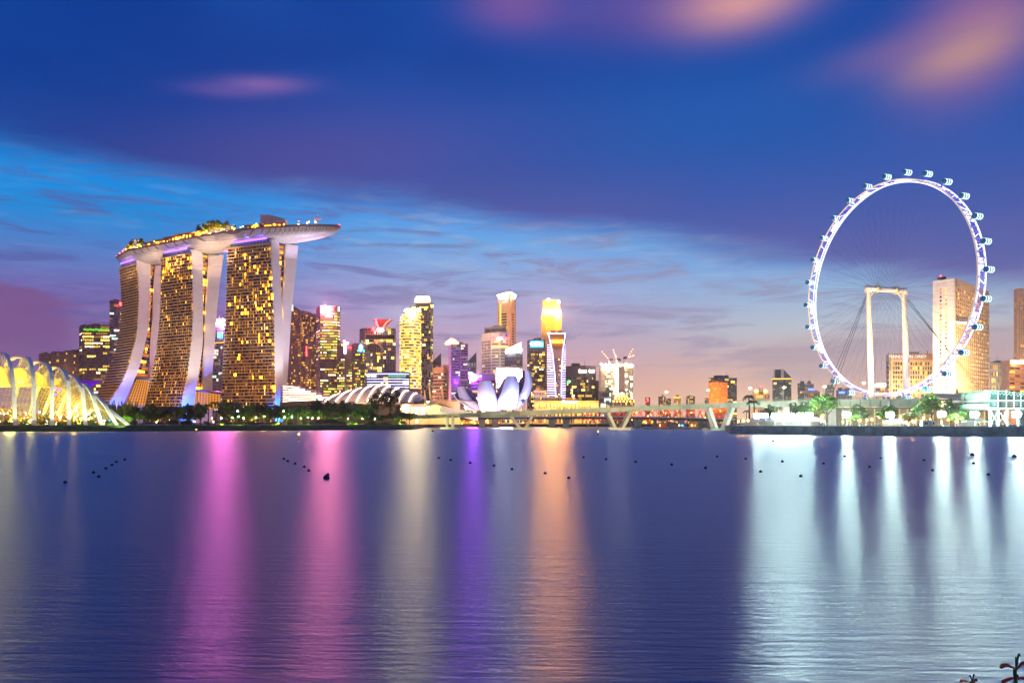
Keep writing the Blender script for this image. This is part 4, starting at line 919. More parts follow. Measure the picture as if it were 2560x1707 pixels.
T2 = hotel('middle hotel tower, slightly flared at its foot',
  [[(403, 644), (401, 760), (400.5, 780), (394, 850), (387, 897), (376, 954), (362.4, 1012.6)], [(477.5, 630), (480.8, 683), (482, 738), (482.3, 785), (479.5, 846), (476.7, 870), (468.6, 938), (452, 1019.5)],
   [(505.3, 631.6), (506.5, 700), (506.7, 780), (505.3, 861.6), (498, 920), (489, 970), (483, 1019.5)], [(523, 633), (517.6, 710), (512, 792), (508, 898), (504, 970)], [(557.8, 637), (547.5, 710), (540.7, 778.5), (532.5, 898), (527, 976)]],
  (898, 868.5, 878, 884, 890), (26, 26, 26, 4, 0), 1.9, 54, 17, lit_t2, 5, 430, 40)
T1 = hotel('leftmost hotel tower, sweeping out in a strong curve at its foot',
  [[(298.5, 671), (302.6, 724), (304, 765), (300, 821), (285, 900), (275, 910.6), (256, 962), (238, 996)], [(340.7, 657.4), (346, 694), (347.5, 737.7), (346, 792), (340.7, 846.5), (332.5, 869.8), (321.6, 916), (302.6, 959.6), (276, 1002)],
   [(375.5, 658.8), (376, 683), (373.3, 751), (370.6, 819), (359.7, 869.8), (348.8, 916), (335, 948.7), (312, 1000)], [(388.3, 659), (384, 710.5), (380, 792), (376, 861.6), (373, 943)], [(403.8, 658.8), (401, 760), (397.8, 807), (388, 889), (377, 944.6)]],
  (961, 928, 939, 946, 953), (52, 52, 52, 6, 0), 2.2, 54, 17, lit_t1, 7, 300, 58)
# glazed sloping atria at the feet of the left and middle towers
def atrium(label, cors, nb, D0, D1, roofpx):
    root = thing('glass_atrium', label, 'atrium', (P(*roofpx, D0).x, D0, GROUND))
    tl, tr, br, bl = [P(*c) for c in cors]
    m = MB(); m.poly([tl, tr, br, bl]); m.build('glazing', emat('atrium_glow', (240, 150, 30), 1.1), root)
    m = MB()
    for k in range(nb + 1): m.bar(tl.lerp(tr, k / nb) - Vector((0, .3, 0)), bl.lerp(br, k / nb) - Vector((0, .3, 0)), .55)
    for k in range(1, 9): m.bar(tl.lerp(bl, k / 9) - Vector((0, .3, 0)), tr.lerp(br, k / 9) - Vector((0, .3, 0)), .3)
    m.build('mullion', mat('steel_dark', (.08, .08, .09), .5), root)
    m = MB(); m.hexa([tl, tr, tr + Vector((0, 14, 1)), tl + Vector((0, 14, 1)), tl + Vector((0, -1, 2.2)), tr + Vector((0, -1, 2.2)), tr + Vector((0, 14, 3)), tl + Vector((0, 14, 3))]); m.build('roof', mat('atrium_roof', lin(96, 92, 110), .5), root)
    return root
atrium('amber sloping glass atrium between the legs of the leftmost tower', [(341, 948, 932), (375, 950, 932), (366, 1012, 908), (315, 1012, 900)], 7, 905, 930, (345, 1012))
r_ = atrium('amber glass entrance hall right of the middle tower foot', [(487, 978, 868), (552, 986, 862), (551, 1022, 858), (485, 1022, 860)], 9, 862, 880, (520, 1022))
m = MB(); m.poly([P(341, 905, 942), P(376, 902, 946), P(374, 948, 944), P(346, 948, 940)]); m.build('lattice_glass', emat('lattice_glow', (226, 150, 60), .38), r_)
m = MB()
for k in range(8): m.bar(P(346 + k * 4, 903, 941), P(346 + k * 4, 948, 938), .3)
for k in range(8): m.bar(P(341, 905 + k * 6, 939), P(376, 903 + k * 6, 943), .3)
m.build('lattice_bar', mat('steel_dark', (.08, .08, .09), .5), r_)

# roof deck: a long boat-shaped hull
RIM = [(291.7, 643.8), (303, 635.5), (321.6, 627), (350, 620.5), (381, 614), (420, 606.5), (457.7, 599), (500, 591.5), (539, 585), (593.7, 576.5), (630, 572.3), (664.5, 569), (710, 566.4), (757, 565), (800, 564.8), (832, 565.2), (851, 566.2)]
ZD = 204.5
rim = smooth_path([Vector((X(px, (ZD - CAMZ) * FPX / (HOR - y)), (ZD - CAMZ) * FPX / (HOR - y), ZD)) for px, y in RIM], 6)
NR = 72; cum = [0]
for a, c in zip(rim, rim[1:]): cum.append(cum[-1] + (c - a).length)
def rim_at(s):
    s = max(0, min(1, s)) * cum[-1]
    for i in range(len(cum) - 1):
        if s <= cum[i + 1]: return rim[i].lerp(rim[i + 1], (s - cum[i]) / (cum[i + 1] - cum[i]))
    return rim[-1]
def wid(s):
    a = min(1, s / .16); c = min(1, (1 - s) / .30); return max(.8, 37 * (1 - (1 - a) ** 2.2) ** .6 * (1 - (1 - c) ** 2.2) ** .62)
deck = thing('roof_deck', 'long boat-shaped roof deck bridging the three hotel towers', 'roof deck', rim_at(.5) - Vector((0, 0, 3)))
hull, top = MB(), MB(); rows, trow = [], []
for k in range(NR + 1):
    s = k / NR; p = rim_at(s); w_ = wid(s); t = (rim_at(s + .01) - rim_at(s - .01)).normalized(); n = Vector((-t.y, t.x, 0)); n = n if n.y > 0 else -n
    dep = 1.2 + 12.0 * min(1, w_ / 37) ** .8; row = []
    for j in range(13):
        a = math.pi * j / 12; row.append(p + n * (w_ / 2 - math.cos(a) * w_ / 2) + Vector((0, 0, -dep * math.sin(a) ** .75 - .8 * (0 < j < 12))))
    rows.append(row); trow.append([p, p + n * w_])
hull.grid(rows); 
M_hull = mat('hull_panels', lin(206, 198, 192), .4, var=.04, vscale=.15)
nt = M_hull.node_tree; bk = nt.nodes.new('ShaderNodeTexBrick'); tcx = nt.nodes.new('ShaderNodeTexCoord'); mpx = nt.nodes.new('ShaderNodeMapping'); mpx.inputs['Rotation'].default_value = (0, 0, R(27))
nt.links.new(tcx.outputs['Object'], mpx.inputs[0]); nt.links.new(mpx.outputs[0], bk.inputs['Vector']); bk.inputs['Scale'].default_value = .16; bk.inputs['Mortar Size'].default_value = .02
bk.inputs['Color1'].default_value = (*lin(214, 205, 198), 1); bk.inputs['Color2'].default_value = (*lin(196, 188, 184), 1); bk.inputs['Mortar'].default_value = (*lin(120, 112, 112), 1)
nt.links.new(bk.outputs[0], nt.nodes['Principled BSDF'].inputs['Base Color'])
hull.build('hull', M_hull, deck, smooth=True, fix=False)
top.grid(trow); top.build('deck_floor', mat('deck_boards', lin(120, 84, 60), .7), deck, fix=False)
rail = MB()
for k in range(NR):
    a, c = rows[k][0], rows[k + 1][0]; pass
rail.tube([r_[0] + Vector((0, -.35, .1)) for r_ in rows], 1.15, 8); rail.tube([r_[0] + Vector((0, .5, 1.7)) for r_ in rows], .12, 5); rail.build('rim_band', mat('rim_bronze', lin(120, 96, 76), .5), deck)
rg = random.Random(9)
M_pav = mat('pavilion_brown', lin(176, 136, 96), .7)
for s0, s1, off, hh, dp in ((.285, .33, 3, 5.5, 6), (.335, .385, 3, 6.5, 7), (.39, .425, 3, 7.5, 7), (.43, .47, 3, 7, 7), (.475, .515, 3, 6, 7), (.70, .755, 3, 4.4, 6), (.77, .83, 3, 4, 6), (.225, .28, 3, 5, 6)):
    a, c = rim_at(s0) + Vector((0, off, .05)), rim_at(s1) + Vector((0, off, .05)); m = MB(); d_ = Vector((0, dp, 0)); z_ = Vector((0, 0, hh))
    m.hexa([a, c, c + d_, a + d_, a + z_, c + z_, c + d_ + z_, a + d_ + z_]); o = m.build('pavilion', M_pav, deck)
    nwin = max(3, int((c - a).length / 2.6)); m = MB()
    for k in range(nwin):
        if rg.random() < .7:
            u0, u1 = (k + .15) / nwin, (k + .85) / nwin; q0, q1 = a.lerp(c, u0) + Vector((0, -.1, .5)), a.lerp(c, u1) + Vector((0, -.1, .5)); m.poly([q0, q1, q1 + Vector((0, 0, hh * .6)), q0 + Vector((0, 0, hh * .6))], rg.choice([0, 1, 1]))
    m.build('pavilion_window', [W_hot, W_mid], o, fix=False)
    m = MB(); m.hexa([a + z_ * 1.01 + Vector((-1, -1.5, 0)), c + z_ * 1.01 + Vector((1, -1.5, 0)), c + d_ + z_ * 1.01 + Vector((1, 1, 0)), a + d_ + z_ * 1.01 + Vector((-1, 1, 0)), a + z_ * 1.01 + Vector((-1, -1.5, .5)), c + z_ * 1.01 + Vector((1, -1.5, .5)), c + d_ + z_ * 1.01 + Vector((1, 1, .5)), a + d_ + z_ * 1.01 + Vector((-1, 1, .5))]); m.build('pavilion_roof', M_pav, o)
m = MB(); pA, pB = P(650.5, 556, 838), P(709, 556, 838); pA.z = pB.z = ZD
m.hexa([pA, pB - Vector((13, -0, 0)), pB - Vector((13, -12, 0)), pA + Vector((0, 12, 0))] + [v + Vector((0, 0, 18.0)) for v in (pA, pB - Vector((13, 0, 0)), pB - Vector((13, -12, 0)), pA + Vector((0, 12, 0)))])
m.hexa([pB - Vector((12.9, 0, 0)), pB + Vector((0, 5, 0)), pB + Vector((0, 14, 0)), pB - Vector((12.9, -11.8, 0)), pB + Vector((-12.9, 0, 17.8)), pB + Vector((0, 5, 15)), pB + Vector((0, 14, 15)), pB + Vector((-12.9, 11.8, 17.8))])
m.build('lift_house', mat('lift_house_wall', lin(224, 200, 176), .7, var=.1), deck)
m = MB(); cd = rim_at(.80) + Vector((0, 12, 0)); rr = [[cd + Vector((math.cos(t) * 20 * math.cos(a), math.sin(t) * 8 * math.cos(a), .5 + 4.2 * math.sin(a))) for t in [2 * math.pi * j / 18 for j in range(18)]] for a in (0, .5, 1.0, 1.4)]
m.grid(rr, 0, True); m.build('dome_roof', M_pav, deck, smooth=True)
lamps = [MB(), MB(), MB()]
for k in range(105):
    s = rg.uniform(.02, .93); p = rim_at(s) + Vector((0, rg.uniform(.8, 6), rg.uniform(1.2, 5.2)))
    lamps[0 if s > .1 and rg.random() < .8 else (1 if s < .12 or s > .74 else 0)].ball(p, rg.uniform(.2, .5), 6, 4)
tag(lamps[0].build('deck_lamp', emat('deck_lamp_gold', (255, 186, 56), 45), deck), kind='stuff'); tag(lamps[1].build('deck_lamp', emat('deck_lamp_red', (255, 90, 40), 22), deck), kind='stuff')
for s in (.003, .997):
    m = MB(); m.ball(rim_at(s) + Vector((0, 0, .9)), 1.0, 8, 5); m.build('tip_beacon', E_redlamp, deck)
m = MB(); c0 = rim_at(.93) + Vector((0, 8, 0)); m.tube([c0, c0 + Vector((0, 0, 9)), c0 + Vector((0, 0, 15))], [.3, .25, .1], 6); m.tube([c0 + Vector((0, 0, 8.5)), c0 + Vector((0, 0, 9.3))], [3.8, 3.8], 14); m.build('mast', M_panel, deck)
for u, e in ((.12, 1.8e4), (.28, 3.0e4), (.40, 3.2e4), (.53, 3.6e4), (.62, 3.6e4)):
    p = rim_at(u); spot('hull_flood', p + Vector((0, -12, -30)), p + Vector((0, 18, -6)), e, (255, 214, 176), 120, parent=deck)
for u, e in ((.80, 5e4), (.87, 5e4), (.94, 3.2e4)):
    p = rim_at(u); spot('hull_flood', p + Vector((0, 6, -42)), p + Vector((0, 14, -4)), e, (214, 206, 255), 100, parent=deck)
# ------------------------------------------------------------------ glasshouse, expo roofs, lotus museum
M_rib = mat('rib_white', lin(236, 236, 224), .5, var=.05)
M_latt = mat('lattice_steel', lin(190, 180, 110), .5)
M_pane = mat('dome_glass', lin(170, 180, 120), .12, trans=.08, spec=.3)
RIBS = [
 [(38.9, 1059.5, 468), (33, 962.7, 469), (30, 935, 470), (27.9, 918.7, 472), (22, 898, 477), (14.7, 887, 483), (0, 883.5, 494), (-18, 886, 510), (-38, 905, 530), (-58, 960, 548), (-72, 1046, 556)],
 [(85, 1060, 467), (84, 962.7, 468), (81, 930, 470), (77.7, 908, 474), (72, 897, 480), (62, 893.5, 488), (51, 893, 497), (31, 896, 514), (12, 915, 532), (-8, 965, 548), (-24, 1046, 556)],
 [(129.8, 1059.5, 466), (130.5, 962.7, 467), (129, 942, 469), (127.6, 930, 471), (123, 918, 476), (117, 911, 481), (100, 905.5, 494), (83.6, 908, 510), (64, 925, 528), (44, 972, 544), (22, 1046, 554)],
 [(173, 1058, 465), (171.6, 962.7, 466), (169, 950, 467), (165.7, 940, 470), (161, 930.5, 474), (155.5, 924.5, 479), (141, 919, 491), (130.5, 921.6, 503), (112, 938, 522), (92, 982, 538), (66, 1046, 550)],
 [(214, 1055, 464), (206.8, 977, 465), (203, 967, 466), (198, 958, 468), (192, 949, 472), (186, 943.6, 477), (173, 938, 488), (160, 942, 500), (142, 958, 516), (124, 996, 530), (100, 1046, 542)],
 [(254.5, 1056, 463), (234.7, 999, 464), (231, 986, 465), (226, 976, 467), (220, 968, 471), (212.7, 962.5, 476), (200, 960, 486), (188, 966, 497), (172, 982, 510), (156, 1012, 521), (138, 1046, 530)],
 [(292, 1057, 462), (264, 1015.5, 464), (256, 1005, 466), (248, 996.5, 469), (240.5, 990, 473), (232, 987, 479), (221, 990, 487), (208, 1000, 496), (196, 1014, 504), (184, 1032, 511), (172, 1046, 516)],
 [(321, 1056, 461), (278.7, 1029, 466), (268, 1023.5, 468), (260, 1020.5, 471), (252, 1018.4, 475), (244, 1020, 480), (235, 1024, 486), (226, 1030, 491), (218, 1036, 496), (210, 1042, 500), (202, 1047, 504)]]
dome = thing('glasshouse', 'large lit glasshouse with white arched ribs on the left shore', 'glasshouse', (X(140, 500), 500, GROUND))
curves = []
for i, rb in enumerate(RIBS):
    pts = [P(*p) for p in rb]; pts[0].z = GROUND + .05; pts[-1].z = GROUND + .05
    cv = smooth_path(pts, 4); curves.append(cv)
    m = MB(); rows = []; nn = len(cv); a0, a1 = cv[0], cv[-1]
    pln = (cv[nn // 2] - a0).cross(a1 - a0).normalized()
    for k, p in enumerate(cv):
        t = (cv[min(nn - 1, k + 1)] - cv[max(0, k - 1)]).normalized(); u = pln; w_ = t.cross(u).normalized(); hw = .95 if i < 6 else .85; hd = .6
        rows.append([p + u * hw + w_ * hd, p - u * hw + w_ * hd, p - u * hw - w_ * hd, p + u * hw - w_ * hd])
    m.grid(rows, 0, True); m.poly(rows[0]); m.poly(rows[-1]); m.build('rib', M_rib, dome)
    spot('rib_uplight', cv[0] + Vector((1.5, -9, .3)), cv[7], 1.15e4 if i < 6 else 8e3, (250, 255, 205), 110, parent=dome)
# gridshell hung inside the ribs
shell = []
NB = 5
def inner(i, k):
    cv = curves[i]; base = Vector((cv[0].x + (cv[-1].x - cv[0].x) * k / (len(cv) - 1), cv[0].y + (cv[-1].y - cv[0].y) * k / (len(cv) - 1), GROUND))
    return cv[k] + (base - cv[k]) * .15 + Vector((-2.2, 1.5, 0)) * (1 if k < 30 else 0)
allrows = []
for i in range(len(curves) - 1):
    for b_ in range(NB):
        f_ = b_ / NB; allrows.append([inner(i, k).lerp(inner(i + 1, k), f_) + Vector((0, 0, -1.1 * math.sin(math.pi * f_) if k > 6 else 0)) for k in range(len(curves[0]))])
allrows.append([inner(len(curves) - 1, k) for k in range(len(curves[0]))])
allrows = [[p - (allrows[1][j] - allrows[0][j]) * q for j, p in enumerate(allrows[0])] for q in (9, 6, 3)] + allrows
m = MB(); m.grid(allrows); m.build('glass_shell', M_pane, dome, smooth=True, fix=False)
m = MB(); sl = MB()
for r0, r1 in zip(allrows, allrows[1:]):
    for k in range(len(r0) - 1):
        m.bar(r0[k], r0[k + 1], .17)
        m.bar(r0[k], r1[k], .15)
        if 4 < k < 22:
            for f_ in (.1, .6): sl.poly([r0[k].lerp(r0[k + 1], f_), r1[k].lerp(r1[k + 1], f_), r1[k].lerp(r1[k + 1], f_ + .28), r0[k].lerp(r0[k + 1], f_ + .28)])
        if k < 4:
            for f_ in (.25, .5, .75): m.bar(r0[k].lerp(r0[k + 1], f_), r1[k].lerp(r1[k + 1], f_), .13)
tag(m.build('gridshell', M_latt, dome, fix=False), kind='stuff')
M_shade = bpy.data.materials.new('shade_cloth'); M_shade.use_nodes = True; nt = M_shade.node_tree; nt.nodes.remove(nt.nodes['Principled BSDF'])
d_, t_ = nt.nodes.new('ShaderNodeBsdfDiffuse'), nt.nodes.new('ShaderNodeBsdfTranslucent'); d_.inputs[0].default_value = (*lin(150, 130, 70), 1); t_.inputs[0].default_value = (*lin(240, 228, 130), 1)
mx = nt.nodes.new('ShaderNodeMixShader'); mx.inputs[0].default_value = .6; nt.links.new(d_.outputs[0], mx.inputs[1]); nt.links.new(t_.outputs[0], mx.inputs[2]); nt.links.new(mx.outputs[0], nt.nodes['Material Output'].inputs['Surface'])
tag(sl.build('shade_slat', M_shade, dome, fix=False), kind='stuff')
for i in range(len(curves)):
    m = MB(); cv = curves[i]
    for k in range(6, 24, 2):
        a = inner(i, k); m.bar(cv[k], a, .3); m.bar(a, cv[min(k + 2, len(cv) - 1)], .3)
        m.bar(cv[k], a.lerp(inner(max(0, i - 1), k), .12), .22)
    m.build('strut', M_rib, dome, fix=False)
rg = random.Random(21); m1, m2, m3 = MB(), MB(), MB()
for k in range(150):
    px = rg.uniform(-60, 262); D = rg.uniform(474, 520); h = abs(rg.gauss(0, 1)) * 4
    (m1 if rg.random() < .72 else m2).ball((X(px, D), D, GROUND + .6 + h), rg.uniform(.22, .5), 6, 4)
tag(m1.build('garden_light', emat('glasshouse_gold', (255, 196, 80), 40), dome), kind='stuff'); tag(m2.build('garden_light', emat('glasshouse_white', (240, 250, 255), 20), dome), kind='stuff')
for k in range(900):
    px = rg.uniform(-60, 255); D = rg.uniform(472, 535); z = GROUND + abs(rg.gauss(0, 1)) * 4.6 * (1 - max(0, px) / 330); c0 = Vector((X(px, D), D, z)); s_ = rg.uniform(.8, 2.6)
    for q in range(5):
        d = Vector((rg.gauss(0, 1), rg.gauss(0, 1), rg.gauss(.4, .6))).normalized() * s_; u = d.cross(Vector((0, 0, 1))).normalized() * s_ * .3; m3.poly([c0, c0 + d * .6 + u, c0 + d, c0 + d * .6 - u], rg.choice([0, 0, 1]))
tag(m3.build('planting', [mat('planting_green', lin(86, 112, 30), .8), mat('planting_orange', lin(190, 96, 20), .8)], dome, fix=False), kind='stuff')
m = MB(); m.prism([G(-90, 500), G(10, 492), G(190, 486), G(215, 505), G(150, 545), G(-100, 552)], GROUND + .02, GROUND + 2.2); m.build('terrace', mat('terrace_stone', lin(84, 66, 44), .8, var=.3), dome)
for px, D, z, e, c in ((20, 505, 18, 1.4e4, (244, 226, 110)), (80, 500, 14, 1.4e4, (244, 222, 104)), (130, 498, 12, 1.2e4, (255, 190, 90)), (180, 492, 9, 9e3, (255, 200, 100)), (-30, 510, 20, 1.4e4, (255, 190, 90))):
    l = bpy.data.lights.new('hall_lamp', 'POINT'); l.energy = e * (6 if z > 11 else 4); l.color = lin(*c); l.shadow_soft_size = 1.5; o = bpy.data.objects.new('hall_lamp', l); COL.objects.link(o); o.parent = dome; o.location = Vector((X(px, D), D, z)) - ORG[dome.name]
m = MB()
for px, y in ((140, 972), (149, 974), (139, 986), (184, 954), (190, 957), (42, 953), (50, 954)): m.box(P(px, y, 494), (1.8, .4, .7))
m.build('stage_light', emat('stage_violet', (110, 60, 255), 5), dome)
# violet-lit supertree canopy between glasshouse and hotel
t_ = thing('supertree', 'violet-lit funnel canopy rising behind the glasshouse', 'supertree', (X(222, 640), 640, GROUND))
m = MB(); c0 = Vector((X(218, 640), 640, 0)); zt = Z(953, 640); m.tube([c0 + Vector((0, 0, GROUND)), c0 + Vector((0, 0, zt - 8)), c0 + Vector((0, 0, zt - 3))], [2.4, 1.6, 2.4], 12); m.build('trunk', mat('supertree_trunk', lin(120, 60, 110), .7), t_)
m = MB()
for k in range(22):
    a = 2 * math.pi * k / 22; e = Vector((math.cos(a), math.sin(a), 0)); q = [c0 + e * 2.2 + Vector((0, 0, zt - 4.5)), c0 + e * 4 + Vector((0, 0, zt - 3)), c0 + e * 8 + Vector((0, 0, zt - 1.2)), c0 + e * 10.5 + Vector((0, 0, zt))]
    m.tube(q, [.3, .22, .16, .1], 5)
m.build('canopy_branch', emat('canopy_violet', (120, 20, 220), 1.0), t_)
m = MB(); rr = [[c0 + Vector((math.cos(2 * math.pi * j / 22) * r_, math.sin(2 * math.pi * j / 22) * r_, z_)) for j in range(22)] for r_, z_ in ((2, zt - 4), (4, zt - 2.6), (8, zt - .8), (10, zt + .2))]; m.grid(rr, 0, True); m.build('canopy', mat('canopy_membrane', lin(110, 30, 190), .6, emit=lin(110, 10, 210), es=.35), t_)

# expo hall roofs: stacked curved shells with light lines between them
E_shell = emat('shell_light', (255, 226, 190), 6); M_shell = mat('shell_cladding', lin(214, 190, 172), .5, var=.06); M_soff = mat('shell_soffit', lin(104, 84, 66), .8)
ex = thing('expo_hall', 'expo hall with fanned roof strips right of the hotel', 'hall', (X(760, 790), 790, GROUND))
for i in range(7):
    y0 = 967 + i * 5.2; x1 = 748 + i * 14; rows = []; pts_ = [P(708, 963.5 + i * 6.5, 812 - i * 3), P(730, 965.5 + i * 5.7, 806 - i * 3), P(x1, 968 + i * 4.4 + (i > 3) * 2, 800 - i * 3)]
    cv = smooth_path(pts_, 6); m = MB()
    for a, c in zip(cv, cv[1:]): m.hexa([a - Vector((0, 0, .9)), c - Vector((0, 0, .9)), c + Vector((0, 24, -.9)), a + Vector((0, 24, -.9)), a, c, c + Vector((0, 24, 1)), a + Vector((0, 24, 1))])
    m.build('roof_strip', M_shell, ex)
    m = MB()
    for a, c in zip(cv, cv[1:]): m.bar(a + Vector((0, -.4, -.7)), c + Vector((0, -.4, -.7)), .4, .8)
    m.build('strip_light', E_shell, ex)
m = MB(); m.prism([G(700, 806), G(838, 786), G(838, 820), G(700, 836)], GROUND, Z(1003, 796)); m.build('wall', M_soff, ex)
ex2 = thing('theatre_hall', 'domed hall roof ribbed with glowing white arcs', 'hall', (X(920, 760), 770, GROUND))
def roofpt(u, v):                            # u along the hall, v from eave (0) up over the crown (1)
    px = 790 + 268 * u; base_y = 1004; crown = 966 - 1 + 46 * abs(u - .46) ** 1.7 * 1.15 + (8 if u > .9 else 0) * (u - .9) * 10
    D = 735 + 22 * v * (1 + .4 * v); x = P(px - 0 + (52 * (v ** 1.15)) * (1 - u * .75), 0, D).x
    z0, z1 = Z(base_y, 735), Z(crown, 765); return Vector((x, D, z0 + (z1 - z0) * math.sin(v * math.pi / 2) * max(.02, math.sin(math.pi * min(1, max(0, (u * .94 + .03)))) ** .35)))
NS = 9
for i in range(NS):
    u0, u1 = .10 + i * .098, .10 + (i + 1) * .098 - .02; rows = []
    for k in range(13):
        v = k / 12; rows.append([roofpt(u0 + (u1 - u0) * j / 3, v) + Vector((0, 0, .8 * math.sin(math.pi * j / 3))) for j in range(4)])
    m = MB(); m.grid(rows); m.grid([[p - Vector((0, 0, 1.0)) for p in r_] for r_ in rows]); m.build('roof_shell', M_shell, ex2, smooth=True, fix=False)
    m = MB(); cv = [roofpt(u0 - .012, k / 12) + Vector((0, -.5, .35)) for k in range(13)]; m.tube(cv, .62, 6); m.build('arc_light', E_shell, ex2)
rows = [[roofpt(.02 + .085 * j / 3, k / 8) - Vector((0, 0, .2)) for j in range(4)] for k in range(9)]; m = MB(); m.grid(rows); m.build('roof_shell', M_shell, ex2, smooth=True, fix=False)
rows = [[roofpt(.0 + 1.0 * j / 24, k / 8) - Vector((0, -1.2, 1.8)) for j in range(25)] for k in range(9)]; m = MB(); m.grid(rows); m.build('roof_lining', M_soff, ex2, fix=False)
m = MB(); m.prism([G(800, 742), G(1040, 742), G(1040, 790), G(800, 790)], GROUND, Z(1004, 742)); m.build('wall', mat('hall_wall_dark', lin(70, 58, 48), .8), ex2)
m = MB(); m.bar(P(792, 1007, 734), P(1035, 1007, 734), 1.2, 1.6); m.build('eave', M_shell, ex2)
# shopping hall by the bay: cream walls, lit windows, half-barrel glass vault and masts
sh = thing('shopping_hall', 'cream shopping hall with lit square windows and barrel glass vault', 'hall', (X(1090, 700), 710, GROUND))
M_cream = mat('hall_cream', lin(236, 206, 166), .7, var=.08); E_hall = emat('hall_window', (255, 246, 220), 2.6); E_vault = emat('vault_glow', (255, 226, 150), 1.6)
m = MB(); m.prism([G(1000, 705), G(1068, 700), G(1068, 730), G(1000, 735)], GROUND, Z(1010, 700)); m.prism([G(1068, 706), G(1150, 704), G(1150, 735), G(1068, 735)], GROUND, Z(1003, 704)); m.build('wall', M_cream, sh)
for a, c, y0, y1 in ((1037, 1047.5, 1017, 1028), (1051, 1062.5, 1017, 1028), (1037, 1047.5, 1031, 1036), (1051, 1062.5, 1031, 1036), (1028, 1033, 1017, 1036), (1066.5, 1075, 1015, 1036)):
    o = sign_box(sh, a, c, y0, y1, 698.5, E_hall, 'window'); m = MB()
    for k in (1, 2): m.bar(P(a + (c - a) * k / 3, y0, 697.9), P(a + (c - a) * k / 3, y1, 697.9), .14)
    m.bar(P(a, (y0 + y1) / 2, 697.9), P(c, (y0 + y1) / 2, 697.9), .14); m.build('mullion', M_latt, o)
vault = [P(1066, 1036, 694), P(1068, 1026, 694), P(1073, 1018, 694), P(1080, 1012.5, 694), P(1090, 1010.5, 694), P(1101, 1014, 694), P(1112, 1022, 694), P(1120, 1032, 694), P(1122, 1037, 694)]
m = MB(); m.poly(vault); m.build('vault_front', E_vault, sh)
m = MB(); m.grid([vault, [v + Vector((12, 24, -1)) for v in vault]]); m.build('vault_glass', mat('vault_glass', lin(214, 220, 210), .2, emit=lin(255, 235, 190), es=.35), sh, fix=False)
m = MB()
for t in range(5):
    off = Vector((12, 24, -1)) * t / 4
    for a, c in zip(vault, vault[1:]): m.bar(a + off, c + off, .35)
for v in vault: m.bar(v, v + Vector((12, 24, -1)), .3)
for k in range(9): m.bar(P(1069 + k * 6, 1037, 693.6), P(1069 + k * 6, max(1011.5, 1037 - 27 * math.sin(math.pi * (k + .6) / 9.6)), 693.6), .22)
m.build('vault_rib', M_latt, sh)
m = MB(); cv = smooth_path([P(1078, 1010, 698), P(1095, 1003, 700), P(1115, 1001, 702), P(1145, 1001.5, 704), P(1190, 1006, 706)], 5)
for a, c in zip(cv, cv[1:]): m.bar(a, c, 10, .7)
m.build('canopy', mat('canopy_grey', lin(170, 150, 130), .6), sh)
m = MB(); m.hexa([P(1096, 1010, 699), P(1122, 1020, 699), P(1122, 1020, 708), P(1096, 1010, 708), P(1098, 1009, 699), P(1132, 1020, 699), P(1132, 1020, 708), P(1098, 1009, 708)]); m.build('vault_shade', mat('shade_brown', lin(140, 104, 76), .7), sh)
rows = [[P(1100 + 95 * u, 1012 + 22 * u + 6 * v, 700 - 6 * v) for u in (0, .25, .5, .75, 1)] for v in (0, 1, 2, 3)]; m = MB(); m.grid(rows); m.build('sloping_glass', mat('slope_glass', lin(220, 210, 190), .3, emit=lin(255, 232, 190), es=.5), sh, fix=False)
for px0, y0, px1, y1 in ((1072, 957, 1078, 1003), (1061, 975, 1064, 1002), (1104, 961, 1108.5, 1000), (1099.5, 985, 1100.5, 1001)):
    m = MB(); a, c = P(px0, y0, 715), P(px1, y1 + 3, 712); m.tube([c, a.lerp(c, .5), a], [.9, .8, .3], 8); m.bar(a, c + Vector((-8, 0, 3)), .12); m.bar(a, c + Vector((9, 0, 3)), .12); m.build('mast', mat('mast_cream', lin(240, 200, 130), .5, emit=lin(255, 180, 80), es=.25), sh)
for px in (1010, 1045, 1085, 1115): spot('hall_flood', P(px, 1044, 676), P(px, 1015, 702), 1.6e4, (255, 200, 130), 110, parent=sh)

# lotus museum
mu = thing('lotus_museum', 'white lotus-shaped museum of curved petals lit lavender', 'museum', (X(1230, 700), 700, GROUND))
M_petal = mat('petal_white', lin(236, 232, 240), .45)
nt = M_petal.node_tree; bk = nt.nodes.new('ShaderNodeTexBrick'); tcx = nt.nodes.new('ShaderNodeTexCoord'); mpx = nt.nodes.new('ShaderNodeMapping'); mpx.inputs['Rotation'].default_value = (R(90), 0, 0)
nt.links.new(tcx.outputs['Object'], mpx.inputs[0]); nt.links.new(mpx.outputs[0], bk.inputs['Vector']); bk.inputs['Scale'].default_value = .3; bk.inputs['Mortar Size'].default_value = .03
bk.inputs['Color1'].default_value = (*lin(238, 233, 240), 1); bk.inputs['Color2'].default_value = (*lin(226, 222, 232), 1); bk.inputs['Mortar'].default_value = (*lin(190, 186, 200), 1); nt.links.new(bk.outputs[0], nt.nodes['Principled BSDF'].inputs['Base Color']); M_in = mat('petal_inner', lin(96, 84, 104), .6)
